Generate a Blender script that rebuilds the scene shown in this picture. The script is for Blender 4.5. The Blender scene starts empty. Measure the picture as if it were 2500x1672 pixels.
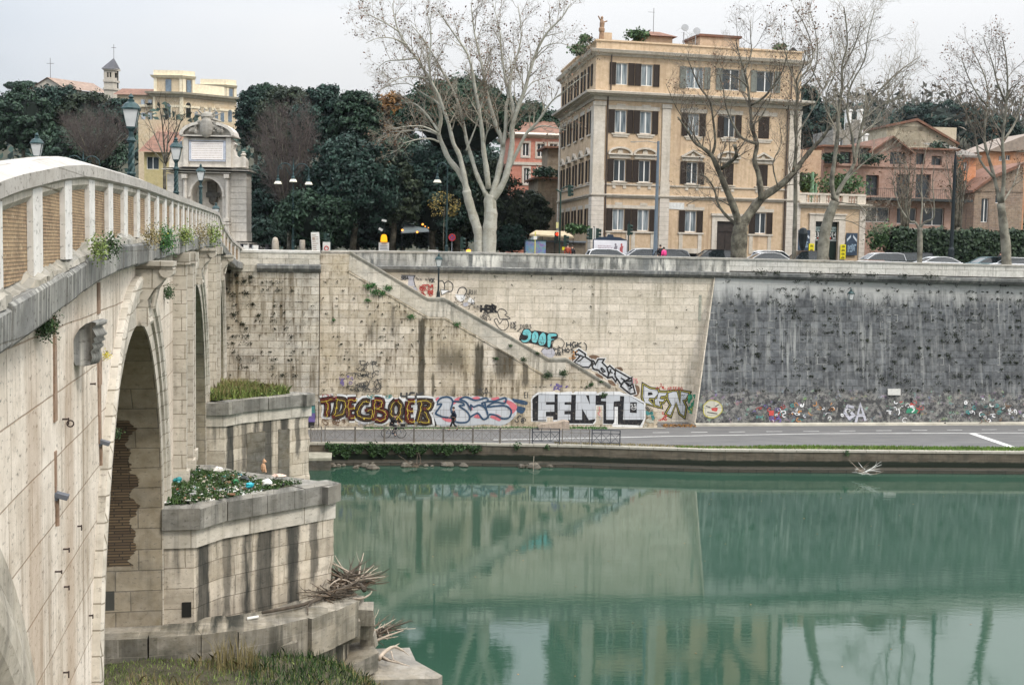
import bpy,bmesh,math,random
import numpy as np
from mathutils import Matrix,Vector
random.seed(7);RNG=np.random.default_rng(11)
SC=bpy.context.scene;COL=SC.collection
pi=math.pi;rad=math.radians
U=random.uniform
F=3000.0;PITCH=math.atan((836-604)/F);ROLL=.019;CH=14.6
_f=Vector((0,math.cos(PITCH),-math.sin(PITCH)));_r0=Vector((1,0,0));_u0=Vector((0,math.sin(PITCH),math.cos(PITCH)))
_r=_r0*math.cos(ROLL)+_u0*math.sin(ROLL);_u=_u0*math.cos(ROLL)-_r0*math.sin(ROLL)
def ray(x,y):return _f+_r*((x-1250)/F)+_u*((836-y)/F)
def at(x,y,Y):
 d=ray(x,y);k=Y/d.y;return Vector((d.x*k,Y,CH+d.z*k))
def onz(x,y,z):
 d=ray(x,y);k=(z-CH)/d.z;return Vector((d.x*k,d.y*k,z))
class Plane:
 def __init__(s,P,ang):s.P=P;s.a=ang;s.D=(math.cos(ang),math.sin(ang))
 def off(s,v):return Plane((s.P[0]-s.D[1]*v,s.P[1]+s.D[0]*v),s.a)
 def uz(s,x,y):
  d=ray(x,y);n=(s.D[1],-s.D[0])
  k=(s.P[0]*n[0]+s.P[1]*n[1])/(d.x*n[0]+d.y*n[1])
  return((d.x*k-s.P[0])*s.D[0]+(d.y*k-s.P[1])*s.D[1],CH+d.z*k)
 def w(s,u,v,z):return Vector((s.P[0]+u*s.D[0]-v*s.D[1],s.P[1]+u*s.D[1]+v*s.D[0],z))
 def loc(s,p):
  x,y=p[0]-s.P[0],p[1]-s.P[1];return(x*s.D[0]+y*s.D[1],-x*s.D[1]+y*s.D[0])
XF={}
def tag(o,label=None,cat=None,group=None,kind=None):
 if label:o['label']=label
 if cat:o['category']=cat
 if group:o['group']=group
 if kind:o['kind']=kind
 return o
def thing(name,label,cat,loc=(0,0,0),rotz=0,group=None,kind=None):
 o=bpy.data.objects.new(name,None);COL.objects.link(o);o.location=loc;o.rotation_euler=(0,0,rotz);o.empty_display_size=.3
 XF[o.name]=Matrix.Translation(Vector(loc))@Matrix.Rotation(rotz,4,'Z')
 return tag(o,label,cat,group,kind)
def worldmat(o):
 m=Matrix.Identity(4)
 while o is not None:
  if o.name in XF:m=XF[o.name]@m
  o=o.parent
 return m
def link(name,me,mats,parent=None,label=None,kind=None):
 o=bpy.data.objects.new(name,me);COL.objects.link(o)
 for m in(mats if isinstance(mats,(list,tuple))else[mats]):me.materials.append(m)
 if parent is not None:o.parent=parent
 if label:o['label']=label
 if kind:o['kind']=kind
 return o
def box_uv(me):
 n=len(me.loops)
 if not n:return
 co=np.empty(len(me.vertices)*3,'f');me.vertices.foreach_get('co',co);co=co.reshape(-1,3)
 li=np.empty(n,'i');me.loops.foreach_get('vertex_index',li)
 pn=np.empty(len(me.polygons)*3,'f');me.polygons.foreach_get('normal',pn);pn=np.abs(pn.reshape(-1,3))
 tot=np.empty(len(me.polygons),'i');me.polygons.foreach_get('loop_total',tot)
 ax=np.repeat(np.argmax(pn*np.array([1,1,.9]),1),tot);c=co[li]
 u=np.where(ax==0,c[:,1],c[:,0]);v=np.where(ax==2,c[:,1],c[:,2])
 uv=me.uv_layers.new(name='UVMap');uv.data.foreach_set('uv',np.stack([u,v],1).astype('f').ravel())
class MB:
 def __init__(s):s.v=[];s.f=[];s.m=[];s.X=None
 def add(s,vs,fs,mi=0):
  n=len(s.v)
  if s.X is not None:vs=[s.X@Vector(p)for p in vs]
  s.v+=[tuple(p)for p in vs];s.f+=[tuple(i+n for i in f)for f in fs];s.m+=[mi]*len(fs);return s
 def box(s,x0,y0,z0,x1,y1,z1,mi=0):
  x0,x1=min(x0,x1),max(x0,x1);y0,y1=min(y0,y1),max(y0,y1);z0,z1=min(z0,z1),max(z0,z1)
  return s.add([(x,y,z)for z in(z0,z1)for y in(y0,y1)for x in(x0,x1)],[(0,2,3,1),(4,5,7,6),(0,1,5,4),(2,6,7,3),(0,4,6,2),(1,3,7,5)],mi)
 def rbox(s,c,size,rot=(0,0,0),mi=0,jit=0):
  M=Matrix.Translation(Vector(c))@Matrix.Rotation(rot[2],4,'Z')@Matrix.Rotation(rot[1],4,'Y')@Matrix.Rotation(rot[0],4,'X')
  a,b,d=size[0]/2,size[1]/2,size[2]/2
  vs=[M@Vector((x*a+U(-jit,jit),y*b+U(-jit,jit),z*d+U(-jit,jit)))for z in(-1,1)for y in(-1,1)for x in(-1,1)]
  return s.add(vs,[(0,2,3,1),(4,5,7,6),(0,1,5,4),(2,6,7,3),(0,4,6,2),(1,3,7,5)],mi)
 def quad(s,a,b,c,d,mi=0):return s.add([a,b,c,d],[(0,1,2,3)],mi)
 def prism(s,poly,c0,c1,ax='y',mi=0):
  f={'y':lambda a,b,c:(a,c,b),'x':lambda a,b,c:(c,a,b),'z':lambda a,b,c:(a,b,c)}[ax]
  n=len(poly);vs=[f(a,b,c0)for a,b in poly]+[f(a,b,c1)for a,b in poly]
  A=sum(poly[i][0]*poly[(i+1)%n][1]-poly[(i+1)%n][0]*poly[i][1]for i in range(n))
  fl=(A>0)^(ax=='y')^(c1<c0)
  fs=[tuple(range(n))[::-1],tuple(range(n,2*n))]+[(i,(i+1)%n,(i+1)%n+n,i+n)for i in range(n)]
  if not fl:fs=[q[::-1]for q in fs]
  return s.add(vs,fs,mi)
 def tube(s,pts,rs,n=6,mi=0,cap=True):
  pts=[Vector(p)for p in pts];m=len(pts)
  if not hasattr(rs,'__len__'):rs=[rs]*m
  vs=[];up=None
  for i in range(m):
   t=(pts[min(i+1,m-1)]-pts[max(i-1,0)]).normalized()
   if up is None:up=t.orthogonal().normalized()
   up=(up-t*up.dot(t));up=up.normalized()if up.length>1e-6 else t.orthogonal().normalized()
   b=t.cross(up)
   for k in range(n):
    a=2*pi*k/n;vs.append(pts[i]+(up*math.cos(a)+b*math.sin(a))*rs[i])
  fs=[(i*n+k,i*n+(k+1)%n,(i+1)*n+(k+1)%n,(i+1)*n+k)for i in range(m-1)for k in range(n)]
  if cap:fs+=[tuple(range(n))[::-1],tuple(range((m-1)*n,m*n))]
  return s.add(vs,fs,mi)
 def lathe(s,x,y,prof,n=12,mi=0):
  return s.tube([(x,y,z)for r,z in prof],[r for r,z in prof],n,mi)
 def ell(s,c,r,n=8,mi=0,jit=0):
  m=max(4,n//2+1);vs=[(c[0],c[1],c[2]-r[2])]
  for i in range(1,m):
   a=-pi/2+pi*i/m
   for k in range(n):
    b=2*pi*k/n;q=1+U(-jit,jit)
    vs.append((c[0]+r[0]*math.cos(a)*math.cos(b)*q,c[1]+r[1]*math.cos(a)*math.sin(b)*q,c[2]+r[2]*math.sin(a)*q))
  vs.append((c[0],c[1],c[2]+r[2]));L=len(vs)-1
  fs=[(0,1+(k+1)%n,1+k)for k in range(n)]
  for i in range(m-2):fs+=[(1+i*n+k,1+i*n+(k+1)%n,1+(i+1)*n+(k+1)%n,1+(i+1)*n+k)for k in range(n)]
  fs+=[(1+(m-2)*n+k,1+(m-2)*n+(k+1)%n,L)for k in range(n)]
  return s.add(vs,fs,mi)
 def build(s,name,mats,parent=None,world=False,smooth=False,label=None,kind=None,uv=None):
  me=bpy.data.meshes.new(name);vs=s.v
  if world and parent is not None:
   Mi=worldmat(parent).inverted();vs=[tuple(Mi@Vector(p))for p in vs]
  me.from_pydata(vs,[],s.f);me.polygons.foreach_set('material_index',s.m)
  if smooth:me.polygons.foreach_set('use_smooth',[True]*len(me.polygons))
  me.update()
  if uv is None:box_uv(me)
  else:
   l=me.uv_layers.new(name='UVMap')
   l.data.foreach_set('uv',[c for f in s.f for i in f for c in uv[i]])
  return link(name,me,mats,parent,label,kind)
def np_mesh(name,verts,k,mats,parent=None,kind=None,smooth=False,label=None):
 """verts (N*k,3): N separate k-gons, world coords"""
 N=len(verts)//k;me=bpy.data.meshes.new(name)
 if parent is not None:
  Mi=np.array(worldmat(parent).inverted());verts=verts@Mi[:3,:3].T+Mi[:3,3]
 me.vertices.add(N*k);me.vertices.foreach_set('co',verts.astype('f').ravel())
 me.loops.add(N*k);me.loops.foreach_set('vertex_index',np.arange(N*k,dtype='i'))
 me.polygons.add(N);me.polygons.foreach_set('loop_start',np.arange(0,N*k,k,dtype='i'));me.polygons.foreach_set('loop_total',np.full(N,k,'i'))
 me.update(calc_edges=True);return link(name,me,mats,parent,label,kind)
def unit(a):return a/np.maximum(np.linalg.norm(a,axis=-1,keepdims=True),1e-9)
def leaf_quads(P,N,S,asp=.6):
 n=len(P);R=unit(RNG.normal(size=(n,3)));N=unit(N+.55*RNG.normal(size=(n,3)))
 A=unit(np.cross(N,R));B=np.cross(N,A);S=S[:,None]
 q=np.stack([P-A*S,P-B*S*asp+N*S*.15,P+A*S,P+B*S*asp+N*S*.15],1);return q.reshape(-1,3)
def prisms(segs):
 """segs array (n,8): p0,p1,r0,r1 -> 3-sided prism quads"""
 a=np.asarray(segs,float)
 p0,p1,r0,r1=a[:,:3],a[:,3:6],a[:,6:7],a[:,7:8]
 t=unit(p1-p0);u=unit(np.cross(t,[.31,.2,.93]));b=np.cross(t,u);out=[]
 cs=[(math.cos(2*pi*k/3),math.sin(2*pi*k/3))for k in range(3)]
 ring0=[p0+(u*c+b*s)*r0 for c,s in cs];ring1=[p1+(u*c+b*s)*r1 for c,s in cs]
 for k in range(3):
  j=(k+1)%3;out.append(np.stack([ring0[k],ring0[j],ring1[j],ring1[k]],1))
 return np.concatenate(out).reshape(-1,3)
class G:
 def __init__(s,name):
  s.mat=bpy.data.materials.new(name);s.mat.use_nodes=True;s.nt=s.mat.node_tree;s.nt.nodes.clear()
  s.out=s.nt.nodes.new('ShaderNodeOutputMaterial')
 def n(s,t,**k):
  o=s.nt.nodes.new(t)
  for a,v in k.items():setattr(o,a,v)
  return o
 def set(s,sock,v):
  if isinstance(v,bpy.types.NodeSocket):s.nt.links.new(v,sock)
  elif isinstance(v,(tuple,list))and sock.type=='RGBA' and len(v)==3:sock.default_value=(*v,1)
  else:sock.default_value=v
 def uv(s):return s.n('ShaderNodeTexCoord').outputs['UV']
 def obj(s):return s.n('ShaderNodeTexCoord').outputs['Object']
 def pos(s):return s.n('ShaderNodeNewGeometry').outputs['Position']
 def mp(s,v,sc=(1,1,1),lo=(0,0,0),ro=(0,0,0)):
  o=s.n('ShaderNodeMapping');s.set(o.inputs[0],v);o.inputs['Scale'].default_value=sc;o.inputs['Location'].default_value=lo;o.inputs['Rotation'].default_value=ro;return o.outputs[0]
 def noise(s,v,sc=1,det=3,ro=.55,dist=0,col=False):
  o=s.n('ShaderNodeTexNoise');s.set(o.inputs['Vector'],v);o.inputs['Scale'].default_value=sc;o.inputs['Detail'].default_value=det
  o.inputs['Roughness'].default_value=ro;o.inputs['Distortion'].default_value=dist;return o.outputs['Color' if col else 'Fac']
 def vor(s,v,sc=1,feat='F1',out='Distance'):
  o=s.n('ShaderNodeTexVoronoi',feature=feat);s.set(o.inputs['Vector'],v);o.inputs['Scale'].default_value=sc;return o.outputs[out]
 def ramp(s,f,stops,interp='LINEAR'):
  o=s.n('ShaderNodeValToRGB');s.set(o.inputs[0],f);r=o.color_ramp;r.interpolation=interp
  while len(r.elements)<len(stops):r.elements.new(.5)
  for e,(p,c)in zip(r.elements,stops):e.position=p;e.color=(*c,1)if hasattr(c,'__len__')else(c,c,c,1)
  return o.outputs[0]
 def mix(s,f,a,b,bt='MIX'):
  o=s.n('ShaderNodeMix',data_type='RGBA',blend_type=bt);s.set(o.inputs[0],f);s.set(o.inputs[6],a);s.set(o.inputs[7],b);return o.outputs[2]
 def m(s,op,a,b=0,c=0,clamp=False):
  o=s.n('ShaderNodeMath',operation=op,use_clamp=clamp);s.set(o.inputs[0],a);s.set(o.inputs[1],b);s.set(o.inputs[2],c);return o.outputs[0]
 def sep(s,v):
  o=s.n('ShaderNodeSeparateXYZ');s.set(o.inputs[0],v);return o.outputs
 def brick(s,v,c1,c2,mo,bw,bh,ms,off=.5,bias=0):
  o=s.n('ShaderNodeTexBrick');s.set(o.inputs['Vector'],v);s.set(o.inputs['Color1'],c1);s.set(o.inputs['Color2'],c2);s.set(o.inputs['Mortar'],mo)
  o.inputs['Scale'].default_value=1;o.inputs['Mortar Size'].default_value=ms;o.inputs['Mortar Smooth'].default_value=.3;o.inputs['Bias'].default_value=bias
  o.inputs['Brick Width'].default_value=bw;o.inputs['Row Height'].default_value=bh;o.offset=off;o.offset_frequency=2;o.squash=1.35;o.squash_frequency=3
  return o.outputs
 def box(s,x,a,b,w):
  p=s.m('SMOOTHSTEP' if False else 'SUBTRACT',x,a);p=s.m('DIVIDE',p,w,clamp=True)
  q=s.m('SUBTRACT',b,x);q=s.m('DIVIDE',q,w,clamp=True);return s.m('MULTIPLY',p,q)
 def bump(s,h,st=.3,d=.02):
  o=s.n('ShaderNodeBump');s.set(o.inputs['Height'],h);o.inputs['Strength'].default_value=st;o.inputs['Distance'].default_value=d;return o.outputs[0]
 def fin(s,col,rough=.85,bump=None,metal=0,spec=.3,**k):
  o=s.n('ShaderNodeBsdfPrincipled');s.set(o.inputs['Base Color'],col);s.set(o.inputs['Roughness'],rough);s.set(o.inputs['Metallic'],metal)
  o.inputs['Specular IOR Level'].default_value=spec
  if bump is not None:s.nt.links.new(bump,o.inputs['Normal'])
  for a,v in k.items():s.set(o.inputs[a.replace('_',' ')],v)
  s.nt.links.new(o.outputs[0],s.out.inputs[0]);return s.mat
_pm={}
def plain(name,col,rough=.6,var=.12,sc=3,metal=0,spec=.4):
 if name in _pm:return _pm[name]
 g=G(name);c=tuple(min(1,x)for x in col)
 nz=g.noise(g.obj(),sc,4)
 cc=g.mix(g.ramp(nz,[(.3,0.),(.7,1.)]),tuple(x*(1-var)for x in c),tuple(min(1,x*(1+var))for x in c))
 _pm[name]=g.fin(cc,rough,None,metal,spec);return _pm[name]
def stone(name,c1,c2,mo,bw=1.2,bh=.55,ms=.02,streak=.5,sc=(.05,.05,.045),sthr=.56,blotch=.25,bcol=(.12,.11,.09),pits=.5,stains=(),bump=.6,stcol=None,lines=True,extra=None,hue=(.50,.40,.24),huef=.35,sscale=(1.6,.09,1)):
 g=G(name);uv=g.uv()
 wob=g.noise(uv,.6,2,col=True);vv=g.n('ShaderNodeVectorMath',operation='MULTIPLY_ADD')
 g.set(vv.inputs[0],wob);vv.inputs[1].default_value=(.06,.05,0);g.set(vv.inputs[2],uv);v=vv.outputs[0]
 b=g.brick(v,c1,c2,mo if lines else c1,bw,bh,ms)
 col=b['Color']
 big=g.noise(uv,.22,4,.6);col=g.mix(g.ramp(big,[(.35,0.),(.68,huef)]),col,hue)
 fine=g.noise(uv,2.6,5,.65);col=g.mix(g.ramp(fine,[(.3,.0),(.75,1.)]),g.mix(.22,col,(0,0,0)),g.mix(.10,col,(1,1,1)))
 bl=g.noise(g.mp(uv,(1,1.3,1),(7,3,0)),.5,6,.68);col=g.mix(g.ramp(bl,[(.5,0.),(.72,blotch)]),col,bcol)
 if streak:
  st=g.noise(g.mp(uv,sscale),1.6,5,.62);zone=g.noise(g.mp(uv,(.3,.22,1),(3,9,0)),1,3,.5)
  f=g.m('MULTIPLY',g.ramp(st,[(sthr-.06,0.),(sthr+.1,1.)]),g.ramp(zone,[(.38,.05),(.62,1.)]))
  col=g.mix(g.m('MULTIPLY',f,streak),col,sc)
 if pits:
  p=g.noise(g.mp(uv,(1,1.8,1)),5.5,4,.7);col=g.mix(g.ramp(p,[(.565,0.),(.68,pits)]),col,(.05,.045,.035))
 if stains:
  X=g.sep(uv);edge=g.noise(g.mp(uv,(2.5,.35,1)),2,5,.65);wz=g.m('MULTIPLY_ADD',edge,.9,-.45)
  xw=g.m('ADD',X[0],g.m('MULTIPLY',wz,.5));zw=g.m('ADD',X[1],g.m('MULTIPLY',wz,1.6))
  for(x0,x1,z0,z1,a,w)in stains:
   mk=g.m('MULTIPLY',g.box(xw,x0,x1,w),g.box(zw,z0,z1,w*3))
   mk=g.m('MULTIPLY',mk,g.ramp(edge,[(.3,a),(.62,a*.85)]))
   col=g.mix(g.m('MINIMUM',mk,1),col,stcol or sc)
 if extra:col=extra(g,uv,col)
 h=g.m('ADD',g.m('MULTIPLY',b['Fac'],-1.0 if lines else 0),g.m('MULTIPLY',fine,.7))
 return g.fin(col,.9,g.bump(h,bump,.03))
def foliage(name,dark,light,rough=.6,spec=.25):
 g=G(name);r=g.n('ShaderNodeNewGeometry').outputs['Random Per Island']
 nz=g.noise(g.pos(),.45,3);f=g.m('ADD',g.m('MULTIPLY',r,.6),g.m('MULTIPLY',nz,.5))
 return g.fin(g.ramp(f,[(.2,dark),(.85,light)]),rough,spec=spec)
def emis(name,col,st):
 g=G(name);e=g.n('ShaderNodeEmission');e.inputs[0].default_value=(*col,1);e.inputs[1].default_value=st
 g.nt.links.new(e.outputs[0],g.out.inputs[0]);return g.mat
def text_mesh(name,s,size,mat,parent,loc,rotz=0,scalex=1,depth=.004,slant=0,tilt=0,label=None,world=False):
 """text lying in the local x-z plane, facing -y"""
 c=bpy.data.curves.new(name,'FONT');c.body=s;c.size=size;c.align_x='CENTER';c.align_y='CENTER';c.extrude=depth;c.shear=slant
 o=bpy.data.objects.new(name,c);COL.objects.link(o)
 me=bpy.data.meshes.new_from_object(o.evaluated_get(bpy.context.evaluated_depsgraph_get()));bpy.data.objects.remove(o)
 M=Matrix.Translation(Vector(loc))@Matrix.Rotation(rotz,4,'Z')@Matrix.Rotation(tilt,4,'Y')@Matrix.Rotation(pi/2,4,'X')@Matrix.Diagonal((scalex,1,1,1))
 me.transform(M);me.materials.clear()
 return link(name,me,mat,parent,label)
cam=bpy.data.cameras.new('camera');co=bpy.data.objects.new('camera',cam);COL.objects.link(co)
M=Matrix(((_r.x,_u.x,-_f.x,0),(_r.y,_u.y,-_f.y,0),(_r.z,_u.z,-_f.z,CH),(0,0,0,1)));co.matrix_world=M
cam.sensor_width=36;cam.lens=F*36/2500;cam.clip_end=3000;cam.clip_start=.1;SC.camera=co
SUN_EL,SUN_AZ=rad(48),rad(128)
W=bpy.data.worlds.new('World');SC.world=W;W.use_nodes=True;nt=W.node_tree;nt.nodes.clear()
sky=nt.nodes.new('ShaderNodeTexSky');sky.sky_type='NISHITA';sky.sun_disc=False;sky.sun_elevation=SUN_EL;sky.sun_rotation=SUN_AZ
sky.air_density=1.5;sky.dust_density=4
bg1=nt.nodes.new('ShaderNodeBackground');bg1.inputs[1].default_value=.06;nt.links.new(sky.outputs[0],bg1.inputs[0])
tc=nt.nodes.new('ShaderNodeTexCoord');mp=nt.nodes.new('ShaderNodeMapping');mp.inputs['Scale'].default_value=(1.2,1.2,4.2);nt.links.new(tc.outputs['Generated'],mp.inputs[0])
nz=nt.nodes.new('ShaderNodeTexNoise');nz.inputs['Scale'].default_value=1.15;nz.inputs['Detail'].default_value=4;nz.inputs['Roughness'].default_value=.45;nt.links.new(mp.outputs[0],nz.inputs['Vector'])
sx=nt.nodes.new('ShaderNodeSeparateXYZ');nt.links.new(tc.outputs['Generated'],sx.inputs[0])
ma=nt.nodes.new('ShaderNodeMath');ma.operation='MULTIPLY_ADD';nt.links.new(sx.outputs[0],ma.inputs[0]);ma.inputs[1].default_value=.42;nt.links.new(nz.outputs[0],ma.inputs[2])
rp=nt.nodes.new('ShaderNodeValToRGB');nt.links.new(ma.outputs[0],rp.inputs[0]);e=rp.color_ramp.elements
e[0].position=.28;e[0].color=(.66,.72,.80,1);e[1].position=.62;e[1].color=(.93,.935,.95,1);x=e.new(.43);x.color=(.80,.84,.90,1)
bg2=nt.nodes.new('ShaderNodeBackground');sm_=nt.nodes.new('ShaderNodeMath');sm_.operation='MULTIPLY_ADD';pw_=nt.nodes.new('ShaderNodeMath');pw_.operation='POWER';pw_.use_clamp=True;nt.links.new(sx.outputs[2],pw_.inputs[0]);pw_.inputs[1].default_value=1.5;nt.links.new(pw_.outputs[0],sm_.inputs[0]);sm_.inputs[1].default_value=3.1;sm_.inputs[2].default_value=.60;nt.links.new(sm_.outputs[0],bg2.inputs[1]);nt.links.new(rp.outputs[0],bg2.inputs[0])
mx=nt.nodes.new('ShaderNodeMixShader');mx.inputs[0].default_value=.88;nt.links.new(bg1.outputs[0],mx.inputs[1]);nt.links.new(bg2.outputs[0],mx.inputs[2])
wo=nt.nodes.new('ShaderNodeOutputWorld');nt.links.new(mx.outputs[0],wo.inputs[0])
sl=bpy.data.lights.new('sun','SUN');sl.energy=1.5;sl.angle=rad(12);sl.color=(1,.93,.82);so=bpy.data.objects.new('sun',sl);COL.objects.link(so)
so.rotation_euler=(pi/2-SUN_EL,0,-SUN_AZ+pi)
sd=Vector((math.sin(SUN_AZ)*math.cos(SUN_EL),math.cos(SUN_AZ)*math.cos(SUN_EL),math.sin(SUN_EL)))
so.rotation_euler=(-sd).to_track_quat('-Z','Y').to_euler()
SC.view_settings.view_transform='Standard';SC.view_settings.look='None';SC.view_settings.exposure=.42;SC.view_settings.gamma=1
SC.cycles.max_bounces=6;SC.cycles.diffuse_bounces=3;SC.cycles.glossy_bounces=3;SC.cycles.use_denoising=True
SC.cycles.sample_clamp_indirect=6;SC.cycles.caustics_reflective=False;SC.cycles.caustics_refractive=False
TH=math.atan(.13);WP=Plane((-13.77,87.72),TH)
BA=math.atan(.197);BR0=(-3.17,0.0)
def bw(t,s,z):return Vector((BR0[0]+t*math.cos(BA)-s*math.sin(BA),BR0[1]+t*math.sin(BA)+s*math.cos(BA),z))
STREET=13.1;PATHZ=1.4
def wv(u,v,z):return WP.w(u,v,z)
g=G('river_water');ps=g.pos()
r1=g.noise(g.mp(ps,(.9,2.6,1)),1.1,4,.6);r2=g.noise(g.mp(ps,(.5,1.2,1)),.35,2,.5);calm=g.ramp(g.noise(ps,.06,3,.55),[(.4,.35),(.62,1.)])
h=g.m('MULTIPLY',g.m('ADD',g.m('MULTIPLY',r1,.35),g.m('MULTIPLY',r2,.5)),calm)
wc=g.mix(g.ramp(g.noise(ps,.09,4),[(.35,0.),(.65,1.)]),(.020,.053,.035),(.028,.066,.044))
wm=g.fin(wc,.035,g.bump(h,.42,.022),spec=.5,IOR=1.5)
MB().quad((-400,-80,0),(400,-80,0),(400,92,0),(-400,92,0)).build('river_water',wm,kind='structure')
def sst(x):x=max(0,min(1,x));return x*x*(3-2*x)
def hill(x,y):
 H=31+9*sst((x+10)/70)+(6 if x<-60 else 0)*sst((-x-60)/40)
 return STREET-.1+H*sst((y-175)/210)+.05*max(0,y-400)+2.2*math.sin(x*.03+y*.013)*sst((y-190)/100)
vs=[];nx,ny=70,60
for j in range(ny+1):
 for i in range(nx+1):
  x=-420+840*i/nx
  if j==0:y=92+x*.13+2.2
  else:y=100+(j/ny)**1.6*1500+(x*.13 if j<8 else 0)
  vs.append((x,y,hill(x,y)))
fs=[(j*(nx+1)+i,j*(nx+1)+i+1,(j+1)*(nx+1)+i+1,(j+1)*(nx+1)+i)for j in range(ny)for i in range(nx)]
g=G('ground_soil');nn=g.noise(g.pos(),.3,5);gm=g.fin(g.mix(nn,(.03,.035,.02),(.07,.065,.045)),.95)
MB().add(vs,fs).build('terrain',gm,kind='structure')
g=G('street_asphalt');nn=g.noise(g.pos(),1.2,6,.7);asph=g.fin(g.ramp(nn,[(.3,(.045,.045,.048)),(.7,(.085,.083,.082))]),.85,g.bump(g.noise(g.pos(),25,3),.2,.01))
mb=MB();mb.add([wv(-90,6.5,STREET+.004),wv(120,6.5,STREET+.004),wv(120,17,STREET+.004),wv(-90,17,STREET+.004)],[(0,1,2,3)]);mb.build('road',asph,kind='structure')
pav=stone('pavement_stone',(.22,.21,.2),(.17,.165,.16),(.1,.1,.09),.8,.5,.02,streak=0,lines=True)
mb=MB();mb.X=Matrix.Translation((WP.P[0],WP.P[1],0))@Matrix.Rotation(TH,4,'Z')
mb.box(-90,3.35,STREET-.3,120,6.5,STREET+.13);mb.build('pavement',pav,kind='structure')
EDGE=[(-70,-5.0),(-20,-6.2),(-.35,-6.83),(9.94,-7.21),(17.14,-8.04),(26.13,-9.92),(46.81,-11.14),(100,-13.5)]
def edge_v(u):
 for(a,b),(c,d)in zip(EDGE,EDGE[1:]):
  if a<=u<=c:return b+(d-b)*(u-a)/(c-a)
 return EDGE[-1][1]
def wx(p,z):q=wv(p[0],p[1],z);return tuple(q)
WM=Matrix.Translation((WP.P[0],WP.P[1],0))@Matrix.Rotation(TH,4,'Z')
def lane(g,uv,col):return col
g=G('path_asphalt');X=g.uv()
f1=g.noise(g.mp(X,(.25,1.2,1)),1.4,5,.6);f2=g.noise(X,14,4,.7)
c=g.ramp(f1,[(.3,(.085,.084,.086)),(.7,(.15,.145,.14))]);c=g.mix(g.ramp(f2,[(.35,.0),(.7,.35)]),c,(.19,.185,.17))
pathm=g.fin(c,.85,g.bump(f2,.3,.01))
E2=EDGE;mb=MB();mb.X=WM
for(a,b),(c_,d)in zip(E2,E2[1:]):
 mb.add([(a,b+.45,PATHZ),(c_,d+.45,PATHZ),(c_,6,PATHZ),(a,6,PATHZ)],[(0,1,2,3)])
mb.build('path',pathm,kind='structure')
g=G('quay_concrete');X=g.uv();s=g.sep(X)
nzz=g.noise(g.mp(X,(.35,1.0,1)),2.2,6,.66);c=g.ramp(nzz,[(.3,(.065,.052,.036)),(.7,(.17,.145,.11))])
c=g.mix(g.ramp(g.noise(g.mp(X,(1,.12,1)),2,5,.6),[(.5,0.),(.65,.5)]),c,(.05,.05,.04))
al=g.m('ADD',s[1],g.m('MULTIPLY',g.noise(g.mp(X,(1,2,1)),1.3,5,.7),.35));c=g.mix(g.ramp(al,[(.80,1.),(.92,0.)]),c,(.012,.018,.010))
br=g.brick(X,(1,1,1),(.8,.8,.8),(.35,.35,.35),2.4,.42,.02);c=g.mix(.5,c,br['Color'],'MULTIPLY')
quaym=g.fin(c,.85,g.bump(nzz,.5,.04))
g=G('quay_coping_stone');X=g.uv();b=g.brick(X,(.40,.37,.31),(.33,.31,.26),(.14,.13,.10),1.6,.9,.02);nn=g.noise(X,3,5)
copm=g.fin(g.mix(g.ramp(nn,[(.45,0.),(.75,.5)]),b['Color'],(.16,.15,.12)),.85)
mb=MB();mb.X=WM;mc=MB();mc.X=WM;ml=MB();ml.X=WM
for(a,b),(c_,d)in zip(E2,E2[1:]):
 mb.add([(a,b,-1.2),(c_,d,-1.2),(c_,d,PATHZ-.12),(a,b,PATHZ-.12)],[(0,1,2,3)])
 mc.add([(a,b-.06,PATHZ-.12),(c_,d-.06,PATHZ-.12),(c_,d-.06,PATHZ+.02),(a,b-.06,PATHZ+.02),(a,b+.5,PATHZ+.02),(c_,d+.5,PATHZ+.02),(a,b+.5,PATHZ-.12),(c_,d+.5,PATHZ-.12)],[(0,1,2,3),(3,2,5,4),(6,0,3,4),(1,7,5,2),(4,5,7,6),(0,6,7,1)])
 ml.add([(a,b-.75,-1.2),(c_,d-.75,-1.2),(c_,d-.75,.22),(a,b-.75,.22),(a,b+.05,.3),(c_,d+.05,.3)],[(0,1,2,3),(3,2,5,4)])
mb.build('quay',quaym,kind='structure');mc.build('kerb',copm,kind='structure')
g=G('wet_footing_stone');X=g.uv();b=g.brick(X,(.07,.06,.045),(.04,.04,.03),(.015,.015,.012),.9,.22,.03)
ml.build('quay_footing',g.fin(b['Color'],.6,g.bump(g.noise(X,5,4),.6,.05)),kind='structure')
white=plain('road_paint_white',(.62,.61,.58),.7,.18,2)
mb=MB();mb.X=WM
def stripe(pts,w,z):
 for(a,b),(c_,d)in zip(pts,pts[1:]):
  L=math.hypot(c_-a,d-b);nx_,ny_=-(d-b)/L*w/2,(c_-a)/L*w/2
  mb.add([(a-nx_,b-ny_,z),(c_-nx_,d-ny_,z),(c_+nx_,d+ny_,z),(a+nx_,b+ny_,z)],[(0,1,2,3)])
stripe([(12,-5.6),(20,-4.75),(24.98,-4.03),(36.5,-2.9),(51.6,-2.62),(90,-3.2)],.16,PATHZ+.004)
stripe([(48.3,-2.9),(47.9,-10.2)],.55,PATHZ+.008)
for k in range(16):
 u=24+k*2.9;v0=-2.2+(u-27.45)*.052 if u<50 else-1.0-(u-50)*.02
 stripe([(u,v0),(u+1.25,v0+.05)],.12,PATHZ+.004)
mb.build('road_markings',white,kind='structure')
mb=MB();mb.X=WM
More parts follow.
